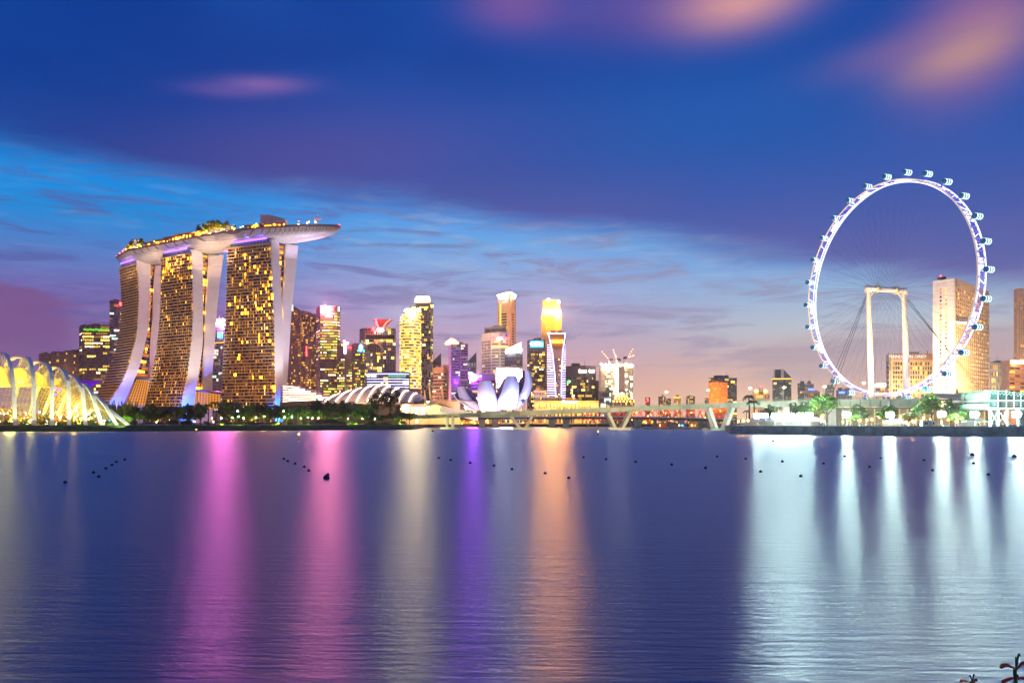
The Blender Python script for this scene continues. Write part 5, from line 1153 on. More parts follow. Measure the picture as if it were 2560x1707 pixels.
def petal(L, Rr, D, bul, th=5, dD=0, name='petal', m_=None):
    L = [(1110 + x / 9.408, 900 + y / 9.408) for x, y in L]; Rr = [(1110 + x / 9.408, 900 + y / 9.408) for x, y in Rr]
    def res(pl, n=14):
        v = smooth_path([Vector((x, y, 0)) for x, y in pl], 6); d = [0]
        for a, c in zip(v, v[1:]): d.append(d[-1] + (c - a).length)
        out = []
        for k in range(n):
            s_ = d[-1] * k / (n - 1); i = min(len(v) - 2, max(0, next((q for q in range(len(d) - 1) if d[q + 1] >= s_ - 1e-9), len(v) - 2))); f_ = (s_ - d[i]) / max(1e-9, d[i + 1] - d[i]); out.append(v[i].lerp(v[i + 1], f_))
        return out
    A, C = res(L), res(Rr); rows, rows2 = [], []
    for k, (a, c) in enumerate(zip(A, C)):
        t = k / 13; row, row2 = [], []
        for j in range(9):
            u = j / 8; DD = D + dD * (1 - t) - bul * math.sin(math.pi * u) * .7 - bul * math.sin(math.pi * t) * .6; p = P(a.x + (c.x - a.x) * u, a.y + (c.y - a.y) * u, DD); p.z = max(p.z, GROUND)
            row.append(p); row2.append(p + Vector((0, th, 0)))
        rows.append(row); rows2.append(row2)
    m = MB(); m.grid(rows); m.grid([r_[::-1] for r_ in rows2]); m.grid([rows[0], rows2[0]]); m.grid([rows[-1], rows2[-1]]); m.grid([[r_[0] for r_ in rows], [r_[0] for r_ in rows2]]); m.grid([[r_[-1] for r_ in rows], [r_[-1] for r_ in rows2]])
    return m.build(name, m_ or M_petal, mu, smooth=True)
petal([(305, 625), (340, 830), (440, 1030), (560, 1180)], [(470, 622), (560, 800), (690, 952), (990, 1190)], 705, 4, 4, 8)
petal([(470, 624), (565, 805), (690, 955), (800, 1060)], [(480, 622), (655, 735), (780, 930), (860, 1110)], 712, -2, 2, 8, 'petal_inside', M_in)
petal([(205, 780), (260, 900), (400, 1010), (640, 1190)], [(235, 785), (300, 900), (450, 1000), (760, 1190)], 698, 2, 3, 4)
petal([(240, 790), (310, 905), (460, 1010), (560, 1090)], [(330, 780), (380, 900), (480, 1010), (580, 1090)], 716, 0, 2, 4, 'petal_inside', M_in)
petal([(838, 488), (800, 640), (785, 800), (800, 1040), (860, 1200)], [(1100, 488), (1175, 680), (1262, 965), (1320, 1140), (1335, 1200)], 690, 7, 4, 6)
petal([(1098, 490), (1170, 680), (1255, 960), (1290, 1060)], [(1112, 492), (1200, 690), (1300, 950), (1330, 1060)], 697, 0, 2, 6, 'petal_inside', M_in)
petal([(1475, 360), (1410, 560), (1345, 770), (1262, 968), (1330, 1165)], [(1705, 360), (1755, 520), (1765, 700), (1740, 1000), (1690, 1165)], 684, 8, 4, 6)
petal([(1470, 365), (1390, 560), (1300, 800), (1262, 960)], [(1490, 362), (1420, 570), (1345, 790), (1290, 960)], 692, 0, 2, 6, 'petal_inside', M_in)
petal([(1400, 450), (1330, 600), (1245, 765), (1255, 800)], [(1475, 370), (1420, 560), (1350, 765), (1330, 800)], 716, 0, 2, 6, 'petal_inside', mat('petal_rose', lin(200, 120, 140), .6))
petal([(1905, 245), (1905, 430), (1850, 680), (1745, 870), (1690, 1150)], [(2030, 250), (2080, 540), (2010, 810), (1880, 1040), (1720, 1165)], 696, 5, 4, 4)
petal([(1850, 250), (1840, 380), (1760, 520), (1765, 700), (1750, 860)], [(1905, 245), (1905, 430), (1850, 680), (1790, 800), (1760, 860)], 706, -2, 2, 4, 'petal_inside', M_in)
petal([(1180, 770), (1230, 880), (1262, 965)], [(1360, 770), (1310, 880), (1268, 965)], 718, -3, 2, 0, 'bowl', M_in)
sign_box(mu, 1303.5, 1312, 1000, 1007, 689, mat('window_dark_blue', lin(40, 50, 110), .3), 'window')
for px, ty, e, c in ((1212, 975, 1.3e5, (186, 190, 255)), (1280, 975, 1.6e5, (192, 196, 255)), (1318, 970, 1.4e5, (186, 188, 255)), (1170, 995, 9e4, (255, 196, 140))):
    spot('petal_flood', P(px, 1046, 648), P(px, ty, 688), e, c, 75, parent=mu)
for px in (1160, 1200, 1240): spot('petal_warm', P(px, 1048, 672), P(px + 4, 1022, 690), 9e3, (255, 190, 120), 110, parent=mu)
for px in (850, 930, 1000): spot('roof_fill', P(px, 1030, 690), P(px + 10, 975, 756), 9e4, (255, 206, 170), 70, parent=ex2)  # added warm fill to brighten the roof shells, no real lamps
spot('roof_fill', P(770, 1020, 740), P(760, 985, 800), 5e4, (255, 196, 150), 110, parent=ex)
# ------------------------------------------------------------------ bridges
M_conc = mat('bridge_concrete', lin(150, 156, 138), .7, var=.2, vscale=.15); M_concw = mat('bridge_white', lin(190, 186, 174), .65, var=.08); M_dark = mat('bridge_soffit', lin(84, 82, 80), .8)
def path_at(tab, px):
    for a, c in zip(tab, tab[1:]):
        if px <= c[0]:
            f_ = (px - a[0]) / (c[0] - a[0]); return [a[i] + (c[i] - a[i]) * f_ for i in range(4)]
    return list(tab[-1])
BR = [(1000, 1040, 1047.5, 650), (1028, 1038, 1046.5, 636), (1110, 1034.5, 1044.5, 612), (1180, 1031.5, 1042.5, 595), (1305, 1026.5, 1040, 572), (1400, 1022.5, 1034.5, 566), (1548, 1017, 1029.5, 556), (1620, 1014.4, 1026.5, 544), (1700, 1011.5, 1023.5, 526), (1805, 1007.5, 1019.5, 500), (1960, 1002, 1016.5, 462), (2050, 999, 1015.5, 440), (2140, 997.5, 1016, 424), (2300, 996, 1016, 404)]
br = thing('road_bridge', 'long grey-green road bridge on V-shaped piers across the channel', 'bridge', (X(1548, 556), 560, 0))
pxs = [1000 + i * 25 for i in range(53)]; dk, gd, rl = MB(), [], MB()
st = [path_at(BR, p) for p in pxs]
for a, c in zip(st, st[1:]):
    ta, tcp = P(a[0], a[1], a[3]), P(c[0], c[1], c[3]); ba, bc = P(a[0], a[2], a[3]), P(c[0], c[2], c[3]); w_ = Vector((0, 26, 0))
    m = MB(); h = Vector((0, 0, -1.1)); m.hexa([ta + h, tcp + h, tcp + w_ + h, ta + w_ + h, ta, tcp, tcp + w_, ta + w_]); m.build('deck_span', M_conc, br)
    i_ = Vector((0, 1.4, 0)); m = MB(); w2 = Vector((0, 8, 0))
    m.hexa([ba + i_, bc + i_, bc + i_ + w2, ba + i_ + w2, ta + i_ + h, tcp + i_ + h, tcp + i_ + h + w2, ta + i_ + h + w2]); m.build('girder', M_conc, br)
    m = MB(); m.hexa([ba + Vector((0, .3, 0)), ba + Vector((.5, .3, 0)), ba + Vector((.5, 1.45, 0)), ba + Vector((0, 1.45, 0)), ta + h + Vector((0, .3, 0)), ta + h + Vector((.5, .3, 0)), ta + h + Vector((.5, 1.45, 0)), ta + h + Vector((0, 1.45, 0))]); m.build('stiffener', M_conc, br)
    rl.bar(ta + Vector((0, .2, .9)), tcp + Vector((0, .2, .9)), .14, .14); rl.bar(ta + Vector((0, .2, .45)), tcp + Vector((0, .2, .45)), .1, .1)
    for k in range(3): q = ta.lerp(tcp, k / 3) + Vector((0, .2, 0)); rl.bar(q, q + Vector((0, 0, .95)), .12)
rl.build('railing', M_conc, br)
def vpier(cpx, D, tl, tr, bl, brx, yt, yb, n=4, wht=False):
    for k in range(n):
        off = Vector((0, 2 + k * 4.2, 0))
        for t_, b_ in ((tl, bl), (tr, brx)):
            m = MB(); a, c = P(t_, yt, D) + off, P(b_, yb, D) + off; c.z = .9; m.bar(c, a, 2.0 if n > 1 else 2.6, 1.6, up=(0, 1, 0)); m.build('pier_leg', M_concw if wht else M_conc, br)
    m = MB(); a, c = P(bl, yb, D), P(brx, yb, D); m.box(((a.x + c.x) / 2, D + 8, .2), (abs(c.x - a.x) + 10, 22, 2.6)); m.build('pile_cap', M_conc, br)
vpier(1305, 571, 1277, 1331, 1300, 1314, 1040, 1071, 4); vpier(1548, 556, 1521, 1578, 1540, 1558, 1030, 1068, 4); vpier(1805, 500, 1776, 1836, 1794, 1816, 1019, 1066, 3, True)
vpier(1145, 602, 1117, 1131, 1117, 1131, 1043, 1068, 2)
for px in (1965, 2080, 2220):
    s_ = path_at(BR, px); m = MB(); a = P(px, s_[2], s_[3] + 6); m.box((a.x, a.y, (a.z + GROUND) / 2), (3.2, 3.2, a.z - GROUND)); m.build('column', M_concw, br)
for px, c, e, D in ((1318, (255, 80, 60), 6e3, 560), (1530, (255, 90, 70), 5e3, 545), (1568, (255, 90, 70), 5e3, 545)): spot('pier_light', P(px, 1070, D - 8) + Vector((0, 0, 1)), P(px, 1040, D + 8), e, c, 90, parent=br)
for px in (1090, 1200, 1290, 1380, 1460, 1540, 1620, 1700): s_ = path_at(BR, px); spot('girder_fill', P(px, 1062, s_[3] - 32), P(px, s_[1] + 6, s_[3]), 2.6e4, (250, 236, 176), 120, parent=br)
for px in (1770, 1840, 1910, 1980, 2050): s_ = path_at(BR, px); spot('girder_fill', P(px, 1040, s_[3] - 60), P(px, s_[1] + 6, s_[3]), 9e4, (244, 255, 236), 110, parent=br)  # added lights standing in for floodlight glare on the bridge end
# street lamps on the bridge
def ordn(i): return ['first', 'second', 'third', 'fourth', 'fifth', 'sixth', 'seventh', 'eighth', 'ninth', 'tenth', 'eleventh', 'twelfth', 'thirteenth', 'fourteenth', 'fifteenth', 'sixteenth', 'seventeenth', 'eighteenth', 'nineteenth', 'twentieth', 'twenty-first', 'twenty-second', 'twenty-third', 'twenty-fourth', 'twenty-fifth', 'twenty-sixth', 'twenty-seventh', 'twenty-eighth', 'twenty-ninth', 'thirtieth', 'thirty-first', 'thirty-second', 'thirty-third', 'thirty-fourth', 'thirty-fifth', 'thirty-sixth', 'thirty-seventh', 'thirty-eighth', 'thirty-ninth', 'fortieth'][i]
E_street = emat('street_lamp_glow', (255, 220, 160), 90)
BL = [(1068, 1004), (1162, 1017), (1196.6, 999), (1233, 1013), (1311, 993), (1431, 989), (1552, 983), (1664, 979), (1768.6, 975), (1873, 970), (1958, 968), (2059, 966), (2157, 957)]
for i, (px, y) in enumerate(BL):
    s_ = path_at(BR, px); D = s_[3] + 13; base = P(px, s_[1], D); base.z = P(px, s_[1], s_[3]).z; tp = P(px, y, D)
    t_ = thing('street_lamp', 'glowing lamp post on the road bridge, %s from the left' % ordn(i), 'street lamp', base, 'lamp posts along the road bridge')
    m = MB(); m.tube([base - Vector((0, 0, .1)), tp], [.22, .12], 6); m.bar(tp, tp + Vector((1.2, 0, .1)), .14); m.build('post', M_concw, t_)
    m = MB(); m.ball(tp + Vector((.6, 0, -.1)), .62, 10, 6, sq=(1.3, 1, .6)); m.build('lamp_head', E_street, t_)
# lower second bridge behind
B2 = [(1040, 1044, 1050, 800), (1150, 1041.5, 1048.5, 780), (1300, 1040, 1047.5, 760), (1450, 1039.8, 1047, 740), (1600, 1040.5, 1048, 715), (1700, 1042, 1050, 695), (1800, 1045.5, 1053.5, 665), (1860, 1048, 1055, 650)]
b2 = thing('low_bridge', 'lower flat bridge behind the road bridge, on paired piers', 'bridge', (X(1450, 740), 745, 0))
pxs = [1040 + i * 34 for i in range(25)]; st = [path_at(B2, p) for p in pxs]
for a, c in zip(st, st[1:]):
    ta, tcp = P(a[0], a[1], a[3]), P(c[0], c[1], c[3]); ba, bc = P(a[0], a[2], a[3]), P(c[0], c[2], c[3]); w_ = Vector((0, 18, 0)); h = Vector((0, 0, -1.0))
    m = MB(); m.hexa([ta + h, tcp + h, tcp + w_ + h, ta + w_ + h, ta, tcp, tcp + w_, ta + w_]); m.build('deck_span', M_concw, b2)
    m = MB(); i_ = Vector((0, 2, 0)); m.hexa([ba + i_, bc + i_, bc + w_ - i_, ba + w_ - i_, ta + h + i_, tcp + h + i_, tcp + h + w_ - i_, ta + h + w_ - i_]); m.build('girder', M_dark, b2)
    for k in range(3): q = ba.lerp(bc, k / 3); m = MB(); m.bar(q + Vector((0, .2, 0)), q + Vector((0, 2.6, 0)), .5, 1.6); m.build('bracket', M_dark, b2)
for px in (1205, 1238, 1380, 1415, 1595, 1750):
    s_ = path_at(B2, px); a = P(px, s_[2], s_[3] + 9)
    m = MB(); m.hexa([Vector((a.x - 2, a.y - 4, .3)), Vector((a.x + 2, a.y - 4, .3)), Vector((a.x + 2, a.y + 4, .3)), Vector((a.x - 2, a.y + 4, .3)), Vector((a.x - 3.6, a.y - 4, a.z)), Vector((a.x + 3.6, a.y - 4, a.z)), Vector((a.x + 3.6, a.y + 4, a.z)), Vector((a.x - 3.6, a.y + 4, a.z))]); m.build('pier', M_conc, b2)
    m = MB(); m.box((a.x, a.y, .2), (10, 12, 2.2)); m.build('pile_cap', M_conc, b2)
# helix footbridge lit red
hx = thing('helix_footbridge', 'red-lit footbridge wrapped in crossing steel tubes', 'footbridge', (X(1640, 770), 770, 0))
HA, HB, hr = P(1440, 1039, 800), P(1815, 1038, 700), 4.6
for ph, nm in ((0, 'helix_tube'), (math.pi, 'helix_tube'), (math.pi / 2, 'inner_tube')):
    m = MB(); q = []
    for k in range(200):
        t = k / 199; c0 = HA.lerp(HB, t); a = ph + t * 2 * math.pi * (13 if nm == 'helix_tube' else -13); q.append(c0 + Vector((0, math.cos(a) * hr, math.sin(a) * hr)))
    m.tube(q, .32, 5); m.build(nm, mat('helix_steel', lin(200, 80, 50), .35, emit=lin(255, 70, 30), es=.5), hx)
m = MB(); m.hexa([HA + Vector((0, -3, -3)), HB + Vector((0, -3, -3)), HB + Vector((0, 3, -3)), HA + Vector((0, 3, -3)), HA + Vector((0, -3, -2.3)), HB + Vector((0, -3, -2.3)), HB + Vector((0, 3, -2.3)), HA + Vector((0, 3, -2.3))]); m.build('walkway', M_dark, hx)
rg = random.Random(2); la, lb = MB(), MB()
for k in range(130):
    t = rg.random(); a = rg.uniform(0, 6.28); (la if rg.random() < .65 else lb).ball(HA.lerp(HB, t) + Vector((0, -abs(math.cos(a)) * hr, math.sin(a) * hr)), rg.uniform(.25, .5), 6, 4)
tag(la.build('helix_lamp', emat('helix_red', (255, 60, 30), 14), hx), kind='stuff'); tag(lb.build('helix_lamp', emat('helix_gold', (255, 170, 70), 14), hx), kind='stuff')
for k in range(4):
    p = HA.lerp(HB, (k + .5) / 4); m = MB(); m.tube([(p.x - 6, p.y, -.5), (p.x, p.y, p.z - 3), ], [.7, .5], 8); m.tube([(p.x + 6, p.y, -.5), (p.x, p.y, p.z - 3)], [.7, .5], 8); m.build('support', M_conc, hx)
# amber arcades and lamps along the far quay, seen under the bridges
M_arc = mat('arcade_wall', lin(196, 140, 60), .8); E_arc = emat('arcade_amber', (255, 176, 30), 1.5)
for i, (a, c, D0, D1, y0, lb) in enumerate(((1062, 1150, 790, 815, 1047, 'amber-lit colonnade under the left end of the bridge'), (1152, 1290, 850, 905, 1048, 'amber-lit quay arcade left of the first V pier'), (1292, 1410, 905, 930, 1049, 'amber-lit quay arcade right of the first V pier'),
                                       (1412, 1540, 930, 945, 1047.5, 'amber-lit quay arcade behind the middle V pier'), (1542, 1640, 945, 930, 1049, 'amber-lit quay arcade right of the middle V pier'))):
    t_ = thing('quay_arcade', lb, 'arcade', (X((a + c) / 2, (D0 + D1) / 2), (D0 + D1) / 2 + 9, GROUND)); p0, p1 = Vector((*G(a, D0 + 9), GROUND)), Vector((*G(c, D1 + 9), GROUND)); zt = Z(y0, min(D0, D1)); e = p1 - p0
    m = MB(); m.hexa([p0, p1, p1 + Vector((0, 8, 0)), p0 + Vector((0, 8, 0)), p0 + Vector((0, 0, zt - GROUND)), p1 + Vector((0, 0, zt - GROUND)), p1 + Vector((0, 8, zt - GROUND)), p0 + Vector((0, 8, zt - GROUND))]); m.build('wall', M_arc, t_)
    n_ = int(e.length / 4.2); rg = random.Random(i)
    for k in range(n_):
        q = p0 + e * (k + .5) / n_ + Vector((0, -.5, 0)); m = MB(); m.bar(q, q + Vector((0, 0, zt - GROUND)), .8); m.build('column', M_arc, t_)
    m = MB()
    for k in range(n_):
        if rg.random() < .85: q0, q1 = p0 + e * (k + .62) / n_ + Vector((0, -.06, .4)), p0 + e * (k + 1.34) / n_ + Vector((0, -.06, .4)); h = (zt - GROUND) * rg.uniform(.35, .8); m.poly([q0, q1, q1 + Vector((0, 0, h)), q0 + Vector((0, 0, h))])
    m.build('lit_bay', E_arc, t_, fix=False)
    m = MB(); rg = random.Random(i + 50)
    for k in range(n_): m.ball(p0 + e * rg.random() + Vector((0, -rg.uniform(2, 6), rg.uniform(.7, 4))), rg.uniform(.3, .6), 6, 4)
    m.build('quay_lamp', emat('quay_lamp_glow', (255, 190, 70), 40), t_)
# dark pontoon restaurant right of centre
t_ = thing('floating_pontoon', 'dark floating pontoon with low sheds under the bridge', 'pontoon', (X(1700, 600), 600, 0))
m = MB(); m.prism([G(1610, 606), G(1790, 590), G(1790, 606), G(1610, 622)], -.4, .9); m.build('deck', M_dark, t_)
for a, c, h, m_ in ((1632, 1642, 6.5, WL['umber']), (1645, 1668, 3.6, mat('shed_red', lin(150, 70, 50), .7)), (1672, 1690, 4, WL['umber']), (1694, 1712, 5, mat('shed_blue', lin(60, 60, 120), .6)), (1722, 1744, 5, mat('shed_ochre', lin(150, 110, 40), .7)), (1748, 1760, 4.4, WL['umber'])):
    m = MB(); m.prism([G(a, 607), G(c, 605), G(c, 612), G(a, 614)], .9, .9 + h); o = m.build('shed', m_, t_); m = MB(); m.prism([G(a - 1, 606.5), G(c + 1, 604.5), G(c + 1, 613), G(a - 1, 614.6)], .92 + h, 1.3 + h); m.build('shed_roof', M_dark, o)
for px, m_ in ((1650, E_amber), (1698, E_amber), (1706, E_cyan), (1730, E_amber), (1738, LIT['amber'][0])): beacon(t_, px, 1063, 604, .5, m_, 'shed_lamp')
# ------------------------------------------------------------------ the observation wheel
PH = R(69.5); WC = Vector((X(2216, 560), 560, Z(724, 560))); WR = 74.2
dv, nv, up = Vector((math.cos(PH), -math.sin(PH), 0)), Vector((math.sin(PH), math.cos(PH), 0)), Vector((0, 0, 1))
def wp(a, r, h): return WC + dv * (r * math.cos(a)) + up * (r * math.sin(a)) + nv * h
fl = thing('observation_wheel', 'giant observation wheel lit violet and white', 'ferris wheel', (WC.x, WC.y, GROUND))
M_wwhite = mat('wheel_white', lin(238, 230, 214), .5); E_rimw = emat('rim_white', (206, 208, 255), 2.6); E_rimv = emat('rim_violet', (128, 112, 255), .95); M_rimc = mat('rim_cream', lin(226, 206, 180), .5, emit=lin(240, 214, 180), es=.5); E_rimb = emat('rim_blue', (50, 70, 255), .7)
n_ = 112; HW = 3.4
for h, m_ in ((-HW, M_rimc), (HW, E_rimw)):
    m = MB(); m.tube([wp(2 * math.pi * k / n_, WR, h) for k in range(n_)], .5, 8, closed=True); m.build('rim_chord', m_, fl, smooth=True)
m = MB(); m.tube([wp(2 * math.pi * k / n_, WR - 1.6, 0) for k in range(n_)], .4, 6, closed=True); m.build('rim_chord', E_rimw, fl, smooth=True)
for k in range(n_):
    a, c = 2 * math.pi * k / n_, 2 * math.pi * (k + 1) / n_
    m = MB(); m.bar(wp(a, WR, -HW), wp(a, WR, HW), .5); m.build('rim_rung', E_rimv if k % 4 else E_rimw, fl)
    m = MB()
    if k % 2: m.bar(wp(a, WR, -HW), wp(c, WR, HW), .42)
    else: m.bar(wp(a, WR, HW), wp(c, WR, -HW), .42)
    m.build('rim_brace', [E_rimw, E_rimv, E_rimb, E_rimw, E_rimv][k % 5], fl)
    if k % 8 < 2:
        m = MB(); m.bar(wp(a, WR - .3, 0), wp(c, WR - .3, 0), 3.6, .3, up=wp(a, 1, 0) - WC); m.build('rim_light', E_rimw, fl)
# spokes
M_cable = mat('spoke_cable', lin(70, 72, 110), .5)
for k in range(n_):
    a = 2 * math.pi * k / n_; h = 8.5 if k % 2 else -8.5; b_ = a + (.5 if (k // 2) % 2 else -.5) * .5
    m = MB(); m.tube([wp(b_, 2.3, h), wp(a, WR - .6, HW * (1 if h > 0 else -1) * .8)], .05, 4, cap=False); m.build('spoke', M_cable, fl, fix=False)
# capsules
M_caps = mat('capsule_glass', lin(20, 84, 120), .15, emit=lin(20, 110, 150), es=.35, spec=.7); E_caps = emat('capsule_light', (220, 252, 252), 2.0)
A0 = R(90.0)
for k in range(28):
    a = A0 + 2 * math.pi * k / 28; c0 = wp(a, WR + 4.6, 0); L_, rr = 3.6, 1.85
    rows = []; prof = [(-L_, .9), (-L_ + .3, 1.4), (-L_ + 1, 1.75), (0, rr), (L_ - 1, 1.75), (L_ - .3, 1.4), (L_, .9)]; m = MB(); e1, e2 = up, dv
    for h, r_ in prof: rows.append([c0 + nv * h + e1 * r_ * math.cos(2 * math.pi * j / 14) + e2 * r_ * math.sin(2 * math.pi * j / 14) for j in range(14)])
    m.grid(rows, 0, True); m.poly(rows[0]); m.poly(rows[-1]); cap = m.build('capsule', M_caps, fl, smooth=True)
    for q, h in enumerate((-1.5, .45, 2.4)):
        m = MB(); w_ = .46; ring_ = [[c0 + nv * hh + e1 * (rr + .07) * math.cos(t) + e2 * (rr + .07) * math.sin(t) for t in [2 * math.pi * j / 16 for j in range(16)]] for hh in (h - w_, h + w_)]
        m.grid(ring_, 0, True); m.build('light_band', E_caps, cap, fix=False)
    m = MB()
    for hh in (-2.4, 2.4): m.bar(wp(a, WR + .4, hh), wp(a, WR + 3.0, hh), .4); 
    m.bar(wp(a - .02, WR + .3, -2.4), wp(a, WR + 2.8, -2.4), .3); m.bar(wp(a + .02, WR + .3, 2.4), wp(a, WR + 2.8, 2.4), .3); m.build('capsule_mount', E_rimb, fl)
# spindle, hubs, columns, stays
eL, eR = WC - nv * 16.5, WC + nv * 16.0
m = MB(); m.tube([eL, WC, eR], [1.7, 1.7, 1.7], 16); m.build('spindle', M_wwhite, fl, smooth=True)
for h in (-8.5, 8.5):
    m = MB(); m.tube([WC + nv * (h - 1), WC + nv * (h - .8), WC + nv * (h + .8), WC + nv * (h + 1)], [2.2, 2.7, 2.7, 2.2], 20); m.build('hub_flange', mat('hub_cream', lin(206, 186, 150), .5), fl)
for e, bx, bD, s_ in ((eL, 2181, eL.y, -1), (eR, 2270, eR.y + 2, 1)):
    base = Vector((X(bx, bD), bD, GROUND)); m = MB(); m.tube([base, base.lerp(e, .5), base.lerp(e, .97)], [2.05, 2.0, 1.75], 16); m.build('column', M_wwhite, fl, smooth=True)
    m = MB(); m.tube([e + Vector((0, 0, -3)), e + Vector((0, 0, 0)), e + Vector((0, 0, 2.2))], [2.5, 2.7, 1.6], 14); m.bar(e + Vector((0, 0, -7)) , e - nv * s_ * 6 + Vector((0, 0, -1.4)), .9); m.build('bearing_head', M_wwhite, fl)
for e, ax, aD in ((eL, 2030, 520), (eR, 2512, 600)):
    for k in range(3):
        m = MB(); m.tube([e + Vector((0, k * .5, -1.5 - k * 1.6)), Vector((X(ax, aD) + k * 3.2, aD, GROUND))], .16, 5); m.build('stay_cable', mat('stay_steel', lin(60, 58, 70), .5), fl)
for e, bx in ((eL, 2184), (eR, 2262)):
    for k in range(2):
        m = MB(); m.tube([e + Vector((k * .8 - .4, -2, -2)), Vector((X(bx + 8 + k * 3, e.y - 34), e.y - 34, GROUND))], .1, 5); m.build('stay_cable', mat('stay_steel', lin(60, 58, 70), .5), fl)
for bx, bD, e in ((2172, 525, 4.5e5), (2262, 530, 4.5e5)): spot('column_flood', Vector((X(bx, bD), bD - 10, 16)), Vector((X(bx + 6, 560), 560, 80)), e, (255, 222, 176), 95, parent=fl)
spot('column_violet', Vector((X(2266, 545), 545, 16)), Vector((X(2270, 566), 566, 34)), 1.6e4, (120, 100, 255), 60, parent=fl)
# ------------------------------------------------------------------ right-hand promontory
E_flood = emat('floodlight_glow', (218, 255, 244), 3000); E_sodium = emat('sodium_glow', (255, 160, 30), 520)
M_roof = mat('terminal_roof', lin(120, 128, 122), .7, var=.1); M_term = mat('terminal_wall', lin(240, 214, 150), .7); E_term = emat('terminal_glow', (255, 226, 140), 1.2)
tm = thing('wheel_terminal', 'long flat-roofed terminal with yellow-lit upper storey below the wheel', 'terminal', (X(2290, 470), 475, GROUND))
a, c = Vector((*G(2098, 478), 0)), Vector((*G(2476, 452), 0)); dp = Vector((0, 26, 0))
def blk(nm, z0, z1, gx, m_, par=tm, aa=None, cc=None, d_=None):
    aa, cc, d_ = aa or a, cc or c, d_ or dp; g0, g1 = Vector((-gx, -gx, 0)), Vector((gx, -gx, 0)); m = MB(); zl, zh = Vector((0, 0, z0)), Vector((0, 0, z1)); e0, e1 = Vector((-gx, gx, 0)), Vector((gx, gx, 0))
    m.hexa([aa + g0 + zl, cc + g1 + zl, cc + d_ + e1 + zl, aa + d_ + e0 + zl, aa + g0 + zh, cc + g1 + zh, cc + d_ + e1 + zh, aa + d_ + e0 + zh]); return m.build(nm, m_, par)
zu = Z(1018, 465); zr = Z(998.5, 465)
blk('ground_storey', GROUND, zu - .9, -2, mat('terminal_shade', lin(150, 140, 120), .7)); blk('floor_slab', zu - .9, zu, 2.5, M_roof); blk('upper_storey', zu, zr - .8, -1.5, M_term); blk('roof', zr - .8, zr, 3.5, M_roof)
rg = random.Random(6)
for k in range(26):
    u0, u1 = (k + .08) / 26, (k + .92) / 26; off = Vector((0, 1.2, 0)); p0, p1 = a.lerp(c, u0) + off, a.lerp(c, u1) + off; m = MB(); h0, h1 = zu + .3, zr - 1.0
    m.poly([p0 + up * h0, p1 + up * h0, p1 + up * h1, p0 + up * h1]); m.build('glazing_panel', rg.choice([E_term, E_term, emat('terminal_glow_dim', (230, 190, 100), .6), emat('terminal_glow_hot', (255, 240, 190), 2.4)]), tm, fix=False)
for k in range(18):
    u = (k + .5) / 18; p = a.lerp(c, u); m = MB(); m.box((p.x, p.y + 1, (GROUND + zu - .9) / 2), (.7, .7, zu - .9 - GROUND)); m.build('column', M_term, tm)
m = MB()
for k in range(34): m.ball(a.lerp(c, rg.random()) + Vector((0, -rg.uniform(.5, 3), GROUND + rg.uniform(1, 4.5))), .35, 6, 4)
m.build('shop_lamp', emat('shop_lamp_glow', (255, 200, 110), 50), tm)
vi = thing('viaduct', 'pale low viaduct running behind the terminal roof at right', 'viaduct', (X(2420, 520), 530, GROUND))
m = MB(); va, vc = P(2325, 984, 560), P(2600, 981, 500); m.hexa([va - up * 3, vc - up * 3, vc + Vector((0, 12, -3)), va + Vector((0, 12, -3)), va, vc, vc + Vector((0, 12, 0)), va + Vector((0, 12, 0))]); m.build('deck', M_concw, vi)
for k in range(5): p = va.lerp(vc, k / 4.6) + Vector((2, 6, -3)); m = MB(); m.box((p.x, p.y, (p.z + GROUND) / 2), (2.4, 2.4, p.z - GROUND)); m.build('column', M_concw, vi)
# green glass pavilion at the right edge
gp = thing('glass_pavilion', 'green glass pavilion with a drum-ended curved roof on steel trestles', 'pavilion', (X(2530, 325), 330, GROUND))
M_gr = mat('pavilion_green', lin(150, 206, 168), .4); M_gg = mat('pavilion_glass', lin(52, 120, 116), .1, trans=.55, spec=.8); M_st = mat('pavilion_steel', lin(220, 232, 224), .5); Dp = 318
m = MB(); cy = [(2455, 990), (2456, 983), (2460, 977.5), (2466, 975.5), (2474, 976), (2477, 980), (2476, 990), (2474, 999), (2470, 1004), (2461, 1004), (2456, 998)]; ra, rb = [P(x, y, Dp) for x, y in cy], [P(x, y, Dp) + Vector((4, 22, 0)) for x, y in cy]
m.grid([ra, rb], 0, True); m.poly(ra); m.poly(rb); m.build('roof_drum', M_gr, gp, smooth=True)
def slabp(nm, pts, m_, d_=22):
    f0 = [P(x, y, Dp) for x, y in pts]; m = MB(); f1 = [p + Vector((0, d_, 0)) for p in f0]; m.grid([f0, f1], 0, True); m.poly(f0); m.poly(f1); return m.build(nm, m_, gp)
slabp('roof', [(2470, 975.4), (2490, 975), (2530, 979.5), (2600, 988), (2600, 990.5), (2530, 982), (2490, 977.4), (2471, 977.6)], M_gr); slabp('upper_glazing', [(2476, 978.6), (2490, 978), (2530, 982.8), (2600, 991), (2600, 999), (2474, 999)], M_gg, 18)
slabp('gallery_floor', [(2466, 999.6), (2600, 999.6), (2600, 1002.6), (2466, 1002.6)], M_st, 24); slabp('lower_glazing', [(2474, 1003), (2600, 1003), (2600, 1018), (2474, 1018)], M_gg, 18); slabp('floor_beam', [(2470, 1018.4), (2600, 1018.4), (2600, 1023), (2470, 1023)], M_st, 24); slabp('side_wall', [(2448, 1009), (2473, 1009), (2473, 1022), (2448, 1022)], M_gr, 16)
m = MB()
for px in (2495, 2516, 2535, 2552): m.bar(P(px, 974 if px == 2516 else 978, Dp - .5), P(px, 1021, Dp - .5), .24)
